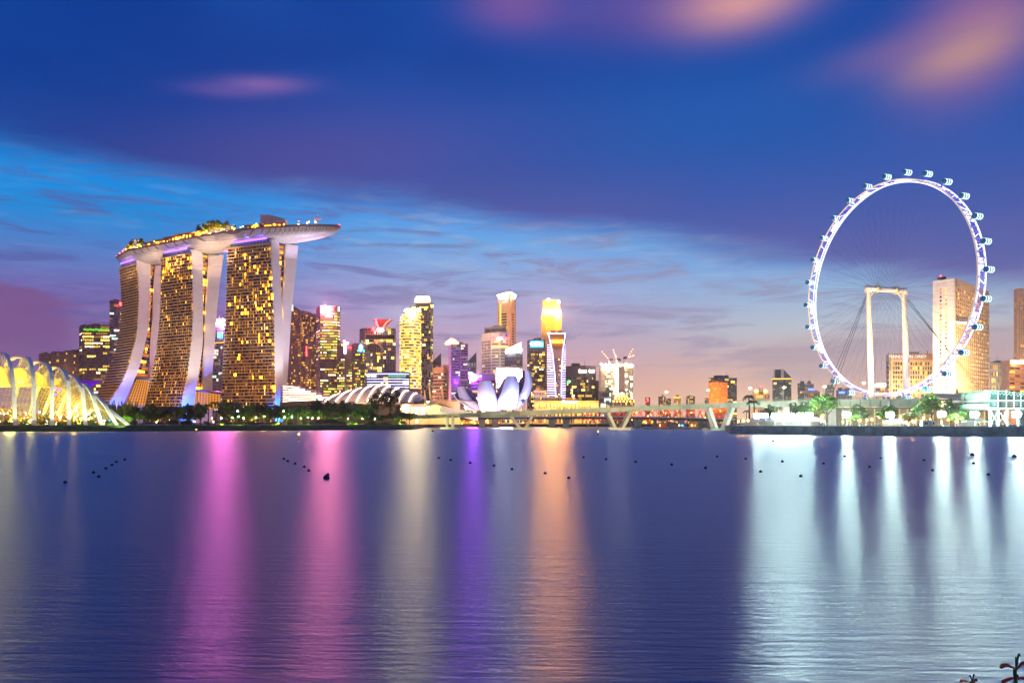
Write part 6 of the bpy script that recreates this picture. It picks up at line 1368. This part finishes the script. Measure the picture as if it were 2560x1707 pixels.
for k in range(9): m.bar(P(2478 + k * 9, 979.6 + k * .9, Dp - .4), P(2482.5 + k * 9, 984 + k * .9, Dp - .4), .1); m.bar(P(2482.5 + k * 9, 984 + k * .9, Dp - .4), P(2487 + k * 9, 980 + k * .9, Dp - .4), .1)
m.build('roof_truss', M_st, gp)
m = MB()
for z_ in (1012, 1007): m.bar(P(2480, z_, Dp - .6), P(2600, z_, Dp - .6), .07)
m.build('railing', M_st, gp)
for px in (2476, 2496, 2518, 2545, 2575):
    m = MB(); p = P(px, 1023, Dp + 1); m.bar((p.x, p.y, GROUND), p, .7); m.build('trestle_leg', M_st, gp)
m = MB()
for p0, p1 in ((2476, 2496), (2496, 2518)): m.bar(P(p0, 1024, Dp + 1), P(p1, 1062, Dp + 1), .3); m.bar(P(p1, 1024, Dp + 1), P(p0, 1062, Dp + 1), .3)
m.build('cross_brace', M_st, gp)
for px in (2490, 2530): spot('gallery_light', P(px, 1001, Dp + 9), P(px, 985, Dp + 9), 1.5e3, (220, 255, 236), 150, parent=gp)
# floodlight masts and sodium lamps on the promenade
def shoreD(px):
    for (a_, da), (c_, dc) in zip(SHORE_R, SHORE_R[1:]):
        if px <= c_: return da + (dc - da) * (px - a_) / (c_ - a_)
    return SHORE_R[-1][1]
FLD = [(1894, 1044, 26), (1912, 1043, 34), (1938, 1044, 30), (1958, 1045, 24), (1980, 1044, 32), (2002, 1043, 24), (2024, 1041, 30), (2118, 1041, 28), (2226.5, 1042, 26), (2356, 1040.6, 24), (2438, 1041, 26), (2543, 1041, 20)]
for i, (px, y, b_) in enumerate(FLD):
    D = shoreD(px) + b_; base = Vector((X(px, D), D, GROUND)); tp = P(px, y, D)
    t_ = thing('floodlight_mast', 'blinding white floodlight on the right promenade, %s from the left' % ordn(i), 'floodlight', base, 'white floodlights along the right promenade')
    m = MB(); m.tube([base, tp + Vector((0, .4, 0))], [.16, .12], 6); m.build('mast', mat('mast_steel', lin(170, 176, 176), .5), t_)
    m = MB(); m.box(tp + Vector((0, .1, -.25)), (1.9, .5, .3)); m.box(tp + Vector((0, .72, .8)), (3.0, .12, 2.2)); m.build('housing_shield', mat('mast_steel', lin(170, 176, 176), .5), t_)  # the tall plate is added to keep light off the trees behind
    for q in (-.55, .55):
        m = MB(); m.ball(tp + Vector((q, 0, .9)), .9 if i > 6 else .56, 12, 8, sq=(1, .6, 1.0)); m.build('floodlight_lens', E_flood, t_, smooth=True)
SOD = [(1846, 1054, 9), (1858, 1053, 9), (1870, 1052, 9), (2055, 1044, 26), (2180, 1050, 18), (2282, 1054, 14), (2317, 1054, 14), (2392, 1055, 14), (2150, 1052, 24), (2250, 1053, 20)]
for i, (px, y, b_) in enumerate(sorted(SOD)):
    D = shoreD(px) + b_; base = Vector((X(px, D), D, GROUND)); tp = P(px, y, D); tp.z = max(tp.z, GROUND + 1.6)
    t_ = thing('promenade_lamp', 'small amber promenade lamp on the right shore, %s from the left' % ordn(i), 'lamp', base, 'amber lamps along the right promenade')
    m = MB(); m.tube([base, tp], [.1, .07], 6); m.build('post', M_dark, t_); m = MB(); m.ball(tp + Vector((0, 0, .25)), .34, 8, 6); m.build('globe', E_sodium, t_, smooth=True)
# added white tents that brighten the floodlit glare, then kiosks
M_tent = mat('tent_cloth', lin(240, 240, 236), .7)
for i, (px, b_, w_, h_, lb) in enumerate(((1900, 44, 11, 4.5, 'leftmost added white tent brightening the floodlight glare'), (1942, 46, 12, 5, 'second added white tent from the left in the floodlights'), (1986, 46, 12, 4.6, 'third added white tent from the left in the floodlights'), (2028, 44, 10, 4.4, 'fourth added white tent, beside the big round tree'), (2240, 34, 7, 3.4, 'small added white tent below the wheel columns'), (2430, 40, 9, 4, 'added white tent near the green pavilion'))):
    D = shoreD(px) + b_; c0 = Vector((X(px, D), D, GROUND)); t_ = thing('glare_tent', lb, 'glare_tent', c0, 'added white tents on the right promenade')
    m = MB(); q = [Vector((-w_ / 2, -4, h_ * .55)), Vector((w_ / 2, -4, h_ * .55)), Vector((w_ / 2, 4, h_ * .55)), Vector((-w_ / 2, 4, h_ * .55))]; ap = [c0 + Vector((-w_ * .2, 0, h_)), c0 + Vector((w_ * .2, 0, h_))]
    qq = [c0 + v for v in q]; m.poly([qq[0], qq[1], ap[1], ap[0]]); m.poly([qq[2], qq[3], ap[0], ap[1]]); m.poly([qq[1], qq[2], ap[1]]); m.poly([qq[3], qq[0], ap[0]])
    for k in range(4): m.poly([qq[k], qq[(k + 1) % 4], qq[(k + 1) % 4] - Vector((0, 0, .5)), qq[k] - Vector((0, 0, .5))])
    m.build('roof', M_tent, t_, fix=False)
    for v in q:
        m = MB(); m.bar(c0 + Vector((v.x, v.y, 0)), c0 + v, .18); m.build('pole', M_st, t_)
    m = MB(); m.poly([c0 + Vector((-w_ / 2, 3.9, 0)), c0 + Vector((w_ / 2, 3.9, 0)), c0 + Vector((w_ / 2, 3.9, h_ * .55)), c0 + Vector((-w_ / 2, 3.9, h_ * .55))]); m.build('back_cloth', M_tent, t_, fix=False)
for i, (px, b_, lb) in enumerate(((2312, 8, 'small white ticket kiosk at the water edge'), (2330, 8, 'narrow white kiosk beside the ticket kiosk'))):
    D = shoreD(px) + b_; c0 = Vector((X(px, D), D, GROUND)); t_ = thing('kiosk', lb, 'kiosk', c0); w_ = 2.6 if i == 0 else 1.4
    m = MB(); m.box(c0 + Vector((0, 0, 1.2)), (w_, 2, 2.4)); m.build('wall', M_tent, t_); m = MB(); m.box(c0 + Vector((0, -.1, 2.52)), (w_ + .6, 2.7, .2)); m.build('roof', M_roof, t_); m = MB(); m.box(c0 + Vector((0, -1.02, 1.3)), (w_ * .5, .1, 1)); m.build('hatch', M_dark, t_)
fe = thing('shore_railing', 'thin pale railing along the right sea wall', 'railing', (X(2200, 303), 303, GROUND + .2))
m = MB(); ps = [Vector((X(px, shoreD(px) + .5), shoreD(px) + .5, 3.73)) for px in range(1835, 2700, 8)]
for a_, c_ in zip(ps, ps[1:]):
    m.bar(a_, a_ + up * 1.0, .06)
    for z_ in (.5, 1.0): m.bar(a_ + up * z_, c_ + up * z_, .05)
m.build('rail', M_st, fe, fix=False)
# ------------------------------------------------------------------ trees, garden lamps, buoys, foreground flowers
def leafmat(name, c, var=.3):
    m = mat(name, c, .75, var=var, vscale=.6); b = m.node_tree.nodes['Principled BSDF']; b.inputs['Subsurface Weight'].default_value = 0.0; return m
M_leaf = [leafmat('leaf_dark', lin(52, 70, 30)), leafmat('leaf_mid', lin(74, 98, 38)), leafmat('leaf_olive', lin(92, 96, 44)), leafmat('leaf_grey', lin(104, 110, 96)), leafmat('leaf_fresh', lin(96, 132, 44))]
M_bark = mat('bark', lin(88, 70, 54), .9, var=.3)
def crown_mesh(seed, shape, leaf, nclump, nl, m_):
    r = random.Random(seed); m = MB()
    lob = [(Vector((r.uniform(-.55, .55), r.uniform(-.55, .55), r.uniform(-.35, .45))), r.uniform(.38, .62)) for _ in range(6)]
    for k in range(nclump):
        if shape == 'round':
            l, s_ = r.choice(lob); d = Vector((r.gauss(0, 1), r.gauss(0, 1), r.gauss(.15, .9))).normalized() * s_ * r.uniform(.6, 1.05); c = l + d
        elif shape == 'tall':
            l, s_ = r.choice(lob); d = Vector((r.gauss(0, 1), r.gauss(0, 1), r.gauss(.1, 1))).normalized() * s_ * r.uniform(.2, .75); c = Vector((l.x * .8, l.y * .8, l.z * 1.9)) + d
        else:
            h = r.random() ** .8; rad = (1 - h) ** .7 * .95 * (.35 + .65 * abs(math.sin(h * 19 + seed))) + .08; a = r.uniform(0, 6.28); c = Vector((math.cos(a) * rad * r.uniform(.3, 1), math.sin(a) * rad * r.uniform(.3, 1), h * 2 - 1))
        cs = r.uniform(.10, .19)
        for q in range(nl):
            p = c + Vector((r.gauss(0, 1), r.gauss(0, 1), r.gauss(0, .8))) * cs * .62; d = Vector((r.gauss(0, 1), r.gauss(0, 1), r.gauss(-.2, .7))).normalized(); s_ = leaf * r.uniform(.6, 1.4); u = d.cross(Vector((r.gauss(0, 1), r.gauss(0, 1), 1))).normalized() * s_ * .42
            m.poly([p - d * s_ * .5, p + u, p + d * s_ * .5, p - u])
    me = bpy.data.meshes.new('crown'); me.from_pydata([tuple(v) for v in m.v], [], m.f); me.materials.append(m_); return me
CROWN = {i: crown_mesh(100 + i, 'round', .15, 130, 24, M_leaf[i % 5]) for i in range(10)}
CONE = {i: crown_mesh(207 + i, 'round', .10, 95, 16, M_leaf[0]) for i in range(2)}
def trunk_mesh(seed):
    r = random.Random(seed); m = MB(); m.tube([(0, 0, 0), (r.uniform(-.05, .05), r.uniform(-.05, .05), .5), (r.uniform(-.08, .08), 0, 1.0)], [.10, .075, .06], 7)
    for k in range(5):
        a = r.uniform(0, 6.28); z = r.uniform(.65, .95); e = Vector((math.cos(a), math.sin(a), 0)); m.tube([(0, 0, z), e * .35 + Vector((0, 0, z + .35)), e * r.uniform(.5, .9) + Vector((0, 0, z + r.uniform(.6, 1.0)))], [.05, .035, .015], 5)
    me = bpy.data.meshes.new('trunk'); me.from_pydata([tuple(v) for v in m.v], [], m.f); me.materials.append(M_bark); return me
TRUNK = [trunk_mesh(i) for i in range(4)]
def palm_meshes(seed):
    r = random.Random(seed); m = MB(); nf = 15
    for k in range(nf):
        a = 2 * math.pi * k / nf + r.uniform(-.2, .2); e = Vector((math.cos(a), math.sin(a), 0)); lift = r.uniform(.1, .9); pts = [e * (t * .9) + Vector((0, 0, lift * t * .9 - t * t * (lift * .5 + .55))) for t in [j / 7 for j in range(8)]]
        m.tube(pts, [.018, .016, .014, .012, .01, .008, .006, .004], 4); sd = Vector((-e.y, e.x, 0))
        for j in range(1, 8):
            for s_ in (-1, 1):
                for q in range(2):
                    p = pts[j - 1].lerp(pts[j], .5 + q * .5 - .25); l = .27 * math.sin(math.pi * (j + .5) / 8.6) + .06; t_ = p + sd * s_ * l * .8 + e * l * .5 - Vector((0, 0, l * .55)); w_ = e * .028; m.poly([p - w_, p + w_, t_ + w_ * .2, t_ - w_ * .2])
    me = bpy.data.meshes.new('fronds'); me.from_pydata([tuple(v) for v in m.v], [], m.f); me.materials.append(M_leaf[seed % 2 + 1]); return me
PALM = [palm_meshes(i) for i in range(3)]
mp = MB(); mp.tube([(0, 0, 0), (.02, 0, .3), (.03, .01, .7), (0, 0, 1)], [.035, .026, .022, .02], 7); PTR = bpy.data.meshes.new('palm_trunk'); PTR.from_pydata([tuple(v) for v in mp.v], [], mp.f); PTR.materials.append(M_bark)
rt = random.Random(77)
def tree(label, px, D, ytop, wpx, kind='round', ci=0, group=None, ybase=None, z0=None, ct=.42, name='tree'):
    z0 = GROUND if z0 is None else z0; zt = Z(ytop, D); H = max(2.5, zt - z0); rw = wpx / 2 / FPX * D; base = Vector((X(px, D), D, z0)); rz = rt.uniform(0, 6.28)
    t_ = thing(name, label, 'tree' if kind != 'palm' else 'palm tree', base, group)
    if kind == 'palm':
        mesh_part('trunk', PTR, t_, (0, 0, -.05), rz, (max(6, H) * 1.0,) * 2 + (H * .86,)); mesh_part('crown', PALM[ci % 3], t_, (0, 0, H * .84), rz, (rw, rw, max(rw, H * .3)))
    elif kind == 'cone':
        mesh_part('trunk', TRUNK[ci % 4], t_, (0, 0, -.05), rz, (2.6, 2.6, H * .5)); mesh_part('crown', CONE[ci % 2], t_, (0, 0, H * .6), rz, (rw, rw, H * .42))
    else:
        ch = H * (1 - ct * .62); mesh_part('trunk', TRUNK[ci % 4], t_, (0, 0, -.05), rz, (rw * .75, rw * .75, (H - ch) + ch * .18)); mesh_part('crown', CROWN[ci % 10], t_, (0, 0, H - ch * .5), rz, (rw * .98, rw * .98, ch * .56))
    return t_
def shrub(label, px, D, ytop, wpx, ci, group, z0=None):
    z0 = GROUND if z0 is None else z0; H = max(.8, Z(ytop, D) - z0); rw = wpx / 2 / FPX * D; t_ = thing('shrub', label, 'shrub', (X(px, D), D, z0), group); mesh_part('foliage', CROWN[ci % 10], t_, (0, 0, H * .5), rt.uniform(0, 6), (rw, rw, H * .56)); mesh_part('stem', TRUNK[ci % 4], t_, (0, 0, -.05), 0, (rw * .4, rw * .4, H * .5)); return t_
def shoreL(px):
    for (a_, da), (c_, dc) in zip(SHORE_L, SHORE_L[1:]):
        if px <= c_: return da + (dc - da) * (px - a_) / (c_ - a_)
    return SHORE_L[-1][1]
# back row in front of the hotel, then the front row
back = [(338, 1016, 40), (362, 1012, 34), (392, 1010, 40), (420, 1013, 36), (452, 1014, 36), (478, 1012, 34), (503, 1006, 34), (560, 1004, 30), (588, 1002, 36), (618, 1008, 36), (645, 1010, 34), (672, 1012, 34), (702, 1010, 40), (732, 1012, 34), (758, 1010, 34), (790, 1002, 38), (826, 1000, 34), (856, 1004, 30), (880, 1003, 28), (905, 1008, 28), (925, 1012, 26)]
for i, (px, y, w_) in enumerate(back):
    tree('dark leafy tree of the back row, %s from the glasshouse' % ordn(i), px, shoreL(px) + 62 + (i % 3) * 9, y, w_ * 1.1, 'round', i, 'back row of trees before the hotel')
front = [(318, 1038, 22, 4), (348, 1030, 30, 1), (384, 1032, 34, 0), (412, 1028, 34, 5), (440, 1036, 30, 3), (470, 1034, 30, 0), (500, 1030, 26, 6), (582, 1032, 30, 1), (612, 1034, 28, 4), (640, 1030, 30, 7), (668, 1036, 26, 2), (694, 1026, 32, 2), (716, 1030, 26, 9), (744, 1022, 34, 0), (776, 1024, 30, 1), (806, 1022, 34, 6), (834, 1036, 34, 3), (862, 1022, 30, 5), (892, 1024, 28, 1), (914, 1028, 26, 6), (932, 1034, 30, 0), (958, 1036, 30, 6), (984, 1032, 32, 1), (1004, 1026, 40, 1), (1024, 1032, 30, 6)]
for i, (px, y, w_, ci) in enumerate(front):
    tree('garden tree of the front row, %s from the glasshouse' % ordn(i), px, shoreL(px) + 26 + (i % 3) * 6, y, w_ * 1.12, 'round', ci, 'front row of garden trees', ct=.6)
for i, (px, y, w_) in enumerate([(520, 1003, 30), (538, 996, 34), (555, 1000, 28), (486, 1010, 26), (571, 1006, 26)]):
    tree('coconut palm of the hotel-side clump, %s tallest of five' % ordn([2, 0, 1, 4, 3][i]), px, shoreL(px) + 48, y, w_, 'palm', i, 'palm clump before the hotel', name='palm_tree')
tree('tall feathery dark tree before the glowing hall roof, left of two', 944, shoreL(944) + 22, 965, 62, 'cone', 0, name='feathery_tree'); tree('tall feathery dark tree before the glowing hall roof, right of two', 976, shoreL(976) + 26, 963, 66, 'cone', 1, name='feathery_tree')
for i, (px, y, w_, ci) in enumerate(sorted([(302, 1046, 22, 4), (336, 1050, 26, 1), (430, 1048, 34, 3), (468, 1050, 30, 0), (520, 1052, 22, 9), (556, 1051, 30, 4), (600, 1053, 24, 9), (632, 1052, 26, 1), (690, 1053, 24, 4), (726, 1052, 22, 9), (760, 1053, 22, 2), (800, 1049, 34, 3), (826, 1047, 40, 3), (858, 1053, 22, 9), (884, 1054, 22, 4), (930, 1053, 26, 1), (960, 1054, 22, 9), (1004, 1052, 26, 4), (20, 1052, 20, 4), (60, 1054, 18, 9), (108, 1053, 20, 4), (152, 1055, 18, 9), (196, 1054, 20, 4), (236, 1054, 18, 1), (275, 1053, 20, 9)])):
    shrub('low shrub on the left garden bank, %s from the left' % ordn(i), px, shoreL(px) + 15.5 + (i % 2) * 3, y, w_, ci, 'low shrubs along the garden bank')
# hedge of slim conifers at the foot of the leftmost tower
for i in range(10):
    px = 262 + i * 8.5; shrub('slim yellow-lit conifer below the leftmost tower, %s from the left' % ordn(i), px, 590, 1002 + (i * 5 % 7), 13, 1 if i % 2 else 4, 'slim conifers below the leftmost tower')
# garden lamps
LP_ = [(530, 1046), (553, 1046), (581, 1044), (594, 1028), (596, 1042), (609, 1046), (640, 1044), (660, 1041), (711, 1044), (709, 1028), (730, 1043), (752, 1046), (770, 1044), (781, 1046), (796, 1046), (870, 1047), (906, 1047), (937, 1048), (424, 1050), (391, 1056), (486, 1054)]
E_gl = emat('garden_lamp_glow', (250, 255, 190), 420)
mg = MB(); mg.tube([(0, 0, 0), (0, 0, 1)], [.1, .07], 6); POST = bpy.data.meshes.new('post'); POST.from_pydata([tuple(v) for v in mg.v], [], mg.f); POST.materials.append(M_dark)
mg = MB(); mg.ball((0, 0, 0), .2, 8, 6); GLBS = []
for m_ in (E_gl, emat('garden_lamp_warm', (255, 210, 110), 520), emat('garden_lamp_cool', (200, 255, 210), 380)):
    g_ = bpy.data.meshes.new('globe'); g_.from_pydata([tuple(v) for v in mg.v], [], mg.f); g_.materials.append(m_); GLBS.append(g_)
for i, (px, y) in enumerate(sorted(LP_)):
    D = shoreL(px) + 20 + (i % 3) * 3.5; z_ = max(GROUND + 1.6, Z(y, D)); t_ = thing('garden_lamp', 'small bright garden lamp among the bank trees, %s from the left' % ordn(i), 'lamp', (X(px, D), D, GROUND), 'garden lamps on the left bank')
    mesh_part('post', POST, t_, (0, 0, -.02), 0, (1, 1, z_ - GROUND)); mesh_part('globe', GLBS[(i * 7 + i // 3) % 3], t_, (0, 0, z_ - GROUND + .2))
t_ = thing('quay_floodlight', 'starry yellow-white lamp at the left end of the bridge', 'lamp', (X(1042, 575), 575, GROUND)); m = MB(); q0 = Vector((X(1042, 575), 575, GROUND)); m.tube([q0, q0 + Vector((0, 0, 2.3))], .1, 6); m.build('post', M_dark, t_); m = MB(); m.ball(q0 + Vector((0, 0, 2.6)), .5, 8, 6); m.build('globe', emat('quay_flood_glow', (255, 236, 160), 300), t_)
# trees on the roof deck
rd = random.Random(15)
for i in range(26):
    s_ = [.05, .065, .08, .095, .11, .125, .14, .155, .17, .185, .20, .50, .512, .524, .536, .548, .56, .572, .584, .596, .608, .62, .634, .66, .70, .74][i]; p = rim_at(s_) + Vector((0, rd.uniform(4, 10), .02)); hh = [5, 6, 7, 9, 12, 10, 15, 11, 16, 12, 14, 15, 10, 16, 12, 18, 13, 17, 12, 16, 12, 14, 10, 8, 6, 7][i]
    px = 1280 + FPX * p.x / p.y; tree('small roof-deck tree lit gold, %s from the left end of the deck' % ordn(i), px, p.y, HOR - (p.z + hh - CAMZ) * FPX / p.y, rd.uniform(11, 16) * hh / 12, 'round' if i % 4 else 'palm', [4, 1, 2, 4, 9][i % 5], 'trees on the roof deck', z0=p.z, ct=.5)
    if i % 3 != 0: spot('tree_light', p + Vector((0, -6, 1.5)), p + Vector((0, 0, 9)), 2.8e4, (255, 176, 50), 120, parent=deck)
# trees of the right shore
RT = [(1872, 977, 34, 'palm', 0, 62, 'tall coconut palm standing before the bridge end'), (1884, 992, 40, 'palm', 1, 60, 'shorter coconut palm beside the bridge end'), (1866, 1020, 20, 'palm', 2, 50, 'small low palm left of the floodlights'), (2066, 985, 86, 'round', 4, 46, 'big round bright green tree left of the wheel'),
      (2014, 1001, 50, 'round', 9, 60, 'hazy green tree behind the floodlights'), (1990, 1008, 40, 'round', 1, 66, 'pale green tree deep in the floodlight glare'), (2152, 1012, 50, 'round', 1, 44, 'green tree left of the wheel columns'), (2218, 1013, 56, 'round', 9, 50, 'green tree below the wheel columns'), (2330, 984, 58, 'round', 4, 40, 'tall green tree before the wheel right foot'), (2296, 1004, 40, 'round', 1, 36, 'green tree left of the tall wheel-foot tree'),
      (2376, 999, 56, 'round', 1, 44, 'dark green tree right of the tall wheel-foot tree'), (2410, 1002, 44, 'palm', 0, 50, 'short palm before the yellow terminal'), (2446, 1003, 34, 'palm', 1, 52, 'short palm near the green pavilion'), (2400, 1026, 50, 'round', 9, 30, 'low bushy tree between two floodlights'), (2270, 1030, 44, 'round', 2, 24, 'low dark tree behind the amber lamps'), (2130, 1026, 40, 'round', 9, 36, 'low green tree beside the eighth floodlight'), (1930, 1014, 50, 'round', 1, 74, 'pale tree under the bridge end'), (2476, 1040, 26, 'round', 9, 40, 'small tree under the pavilion trestle')]
for px, y, w_, k_, ci, b_, lb in RT:
    tree(lb, px, shoreD(px) + b_, y, w_, k_, ci, ct=.5, name='palm_tree' if k_ == 'palm' else 'tree')
for i, (px, D, y, w_) in enumerate([(2248, 560, 985, 26), (2395, 560, 977, 30), (2222, 555, 988, 16), (2290, 556, 988, 14)]):
    shrub(['shrub between the wheel columns', 'shrub at the foot of the blank hotel wall', 'small shrub left of the wheel columns', 'small shrub right of the wheel columns'][i], px, D, y, w_, i, None)
# buoys
B_ = [('left', [(312, 1148.7), (291, 1155), (280, 1162), (265, 1171), (234, 1181), (247, 1192), (163, 1206)]), ('red', [(710, 1147), (719.5, 1152.5), (738, 1159), (761, 1167), (772, 1176.5), (820, 1187)]), ('middle', [(1097, 1145), (1126.5, 1150), (1175.5, 1157), (1235, 1164), (1280, 1173), (1363, 1183), (1422, 1195)]),
      ('centre', [(1459, 1143), (1515, 1148), (1589, 1154.7), (1679.5, 1161.5), (1764, 1169.5)]), ('right', [(1793, 1141), (1864.5, 1146.5), (1956, 1153.5), (2059, 1158.5)]), ('far right', [(2112, 1140.5), (2202, 1145.5), (2310, 1150.5), (2434, 1158)]), ('nearest right', [(1901.5, 1179), (2002, 1190.5), (2174, 1167), (2331.5, 1176), (2471, 1186.5)])]
M_buoy = mat('buoy_dark', lin(44, 40, 48), .5, var=.2); M_buoyr = mat('buoy_red', lin(120, 24, 30), .5, var=.2)
def buoy(label, px, y, r, red, group):
    D = CAMZ * FPX / (y + 1.5 - HOR); c0 = Vector((X(px, D), D, 0)); t_ = thing('buoy', label, 'buoy', c0, group)
    m = MB(); m.ball(c0 + Vector((0, 0, r * .45)), r, 14, 9); m.build('float', M_buoyr if red else M_buoy, t_, smooth=True); m = MB(); m.tube([c0 + Vector((0, 0, r * 1.4)), c0 + Vector((0, 0, r * 1.62))], r * .22, 8); m.build('lug', M_dark, t_)
    m = MB(); m.tube([c0 + Vector((math.cos(t) * r * 1.0, math.sin(t) * r * 1.0, r * .40)) for t in [2 * math.pi * j / 16 for j in range(16)]], r * .06, 5, closed=True); m.build('band', M_dark, t_)
for nm, pts_ in B_:
    for i, (px, y) in enumerate(pts_):
        D = CAMZ * FPX / (y + 1.5 - HOR); buoy('%s buoy of the %s line, %s from the far end' % ('small red' if nm == 'red' else 'small dark', nm, ordn(i)), px, y, (3.3 + (y - 1140) * .02) / FPX * D, nm == 'red', 'buoys of the %s line' % nm)
buoy('largest dark buoy, just below the red line', 816, 1196, .28, False, None); buoy('large dark buoy far out at right, left of two', 2431, 1137.5, .31, False, None); buoy('large dark buoy far out at right, right of two', 2535.5, 1141.5, .30, False, None)
for px, y0, y1, lb in ((747, 1086, 1101, 'thin channel marker pole with an amber lamp off the garden bank'), (1933, 1091, 1103, 'thin channel marker pole with an amber lamp off the right sea wall'), (1495, 1079, 1088, 'short channel marker pole with an amber lamp before the bridge'), (491, 1073.5, 1082, 'short channel marker with an amber lamp near the left bank')):
    D = CAMZ * FPX / (y1 - HOR); c0 = Vector((X(px, D), D, 0)); tp = P(px, y0, D); t_ = thing('channel_marker', lb, 'marker', c0, 'channel markers'); m = MB(); m.ball(c0 + up * .1, .35, 10, 6, sq=(1, 1, .8)); m.build('float', M_buoy, t_); m = MB(); m.tube([c0, tp], .07, 6); m.build('pole', M_dark, t_); m = MB(); m.ball(tp + up * .12, .2, 8, 5); m.build('lamp', E_amber, t_)
t_ = thing('mooring_buoy', 'small round yellow-dark buoy before the bridge, centre', 'buoy', (X(1082, 430), 430, 0)); m = MB(); m.ball((X(1082, 430), 430, .35), .75, 12, 7); m.build('float', mat('buoy_ochre', lin(110, 84, 30), .6), t_, smooth=True); m = MB(); m.tube([(X(1082, 430), 430, 1.0), (X(1082, 430), 430, 1.35)], .15, 8); m.build('lug', M_dark, t_)
# foreground red flower stalks at the lower right corner
M_fl, M_fl2, M_stem = mat('flower_red', lin(206, 62, 30), .6, var=.25, vscale=30), mat('flower_orange', lin(236, 112, 30), .6, var=.2, vscale=30), mat('stem_green', lin(60, 96, 44), .7, var=.3, vscale=20)
def paw(label, px, py, D, s, seed):
    r = random.Random(seed); top_ = P(px, py, D); base = Vector((top_.x + .12, top_.y + .05, 3.28)); t_ = thing('flower_stalk', label, 'flower', base, None)
    k = s; m = MB(); mid = top_.lerp(base, .35) + Vector((.03, 0, .0)); m.tube(smooth_path([base, mid, top_ - up * .05 * k, top_], 5), .005 * k, 7); m.build('stem', M_stem, t_, smooth=True)
    for i, (ax, ln, lf, mm, ym) in enumerate(((-1.0, .050, .016, M_fl2, .0), (-.85, .044, -.006, M_fl, -.026), (.62, .034, .020, M_fl, .0), (.8, .036, .0, M_fl, -.028), (-.45, .026, -.014, M_fl, -.034), (-.35, .026, .034, M_stem, .004), (.10, .022, .040, M_stem, .008), (.35, .024, -.01, M_stem, -.016))):
        o = top_ + Vector((0, 0, ym * k - .006 * k)); e = Vector((ax, r.uniform(-.5, .3), 0)); q = [o, o + e * ln * .3 * k + up * (lf * .3 + .004) * k, o + e * ln * .7 * k + up * (lf * .85 + .004) * k, o + e * ln * k + up * lf * k, o + e * (ln + .006) * k + up * (lf - .006) * k]
        rr = [.002, .0030, .0048, .0062, .003] if mm is not M_stem else [.0022, .0026, .0026, .002, .001]; m = MB(); m.tube(smooth_path(q, 3), [x * k for x in sum([[a_ + (c_ - a_) * j / 3 for j in range(3)] for a_, c_ in zip(rr, rr[1:])], []) + [rr[-1]]], 8); m.build('petal', mm, t_, smooth=True)
paw('red and green flower stalk rising at the lower right corner', 2541, 1668, 2.2, .95, 3); paw('reddish flower tip just showing at the bottom edge, right', 2431, 1706, 2.2, .6, 5)
for px, c in ((318, (210, 255, 70)), (556, (220, 255, 80)), (600, (200, 255, 70)), (640, (220, 255, 90)), (694, (255, 230, 90)), (744, (190, 255, 60)), (776, (210, 255, 80)), (862, (180, 255, 60)), (892, (180, 255, 70)), (1000, (190, 255, 60))):
    D = shoreL(px) + 17; spot('tree_uplight', (X(px, D), D, GROUND + .6), (X(px, D + 12), D + 12, GROUND + 6), 1.9e4, c, 130, parent=bpy.data.objects['garden_lamp'])
# ------------------------------------------------------------------ evening haze
HAZE = 0.00007
m = MB(); m.prism([(-3500, -600), (3500, -600), (3500, 3500), (-3500, 3500)], -2.6, 232)
hz = bpy.data.materials.new('evening_haze'); hz.use_nodes = True; nt = hz.node_tree; nt.nodes.remove(nt.nodes['Principled BSDF'])
pv = nt.nodes.new('ShaderNodeVolumePrincipled'); pv.inputs['Color'].default_value = (.97, .94, .90, 1); pv.inputs['Density'].default_value = HAZE; pv.inputs['Anisotropy'].default_value = .65
nt.links.new(pv.outputs[0], nt.nodes['Material Output'].inputs['Volume'])
tag(m.build('haze', hz), kind='stuff')
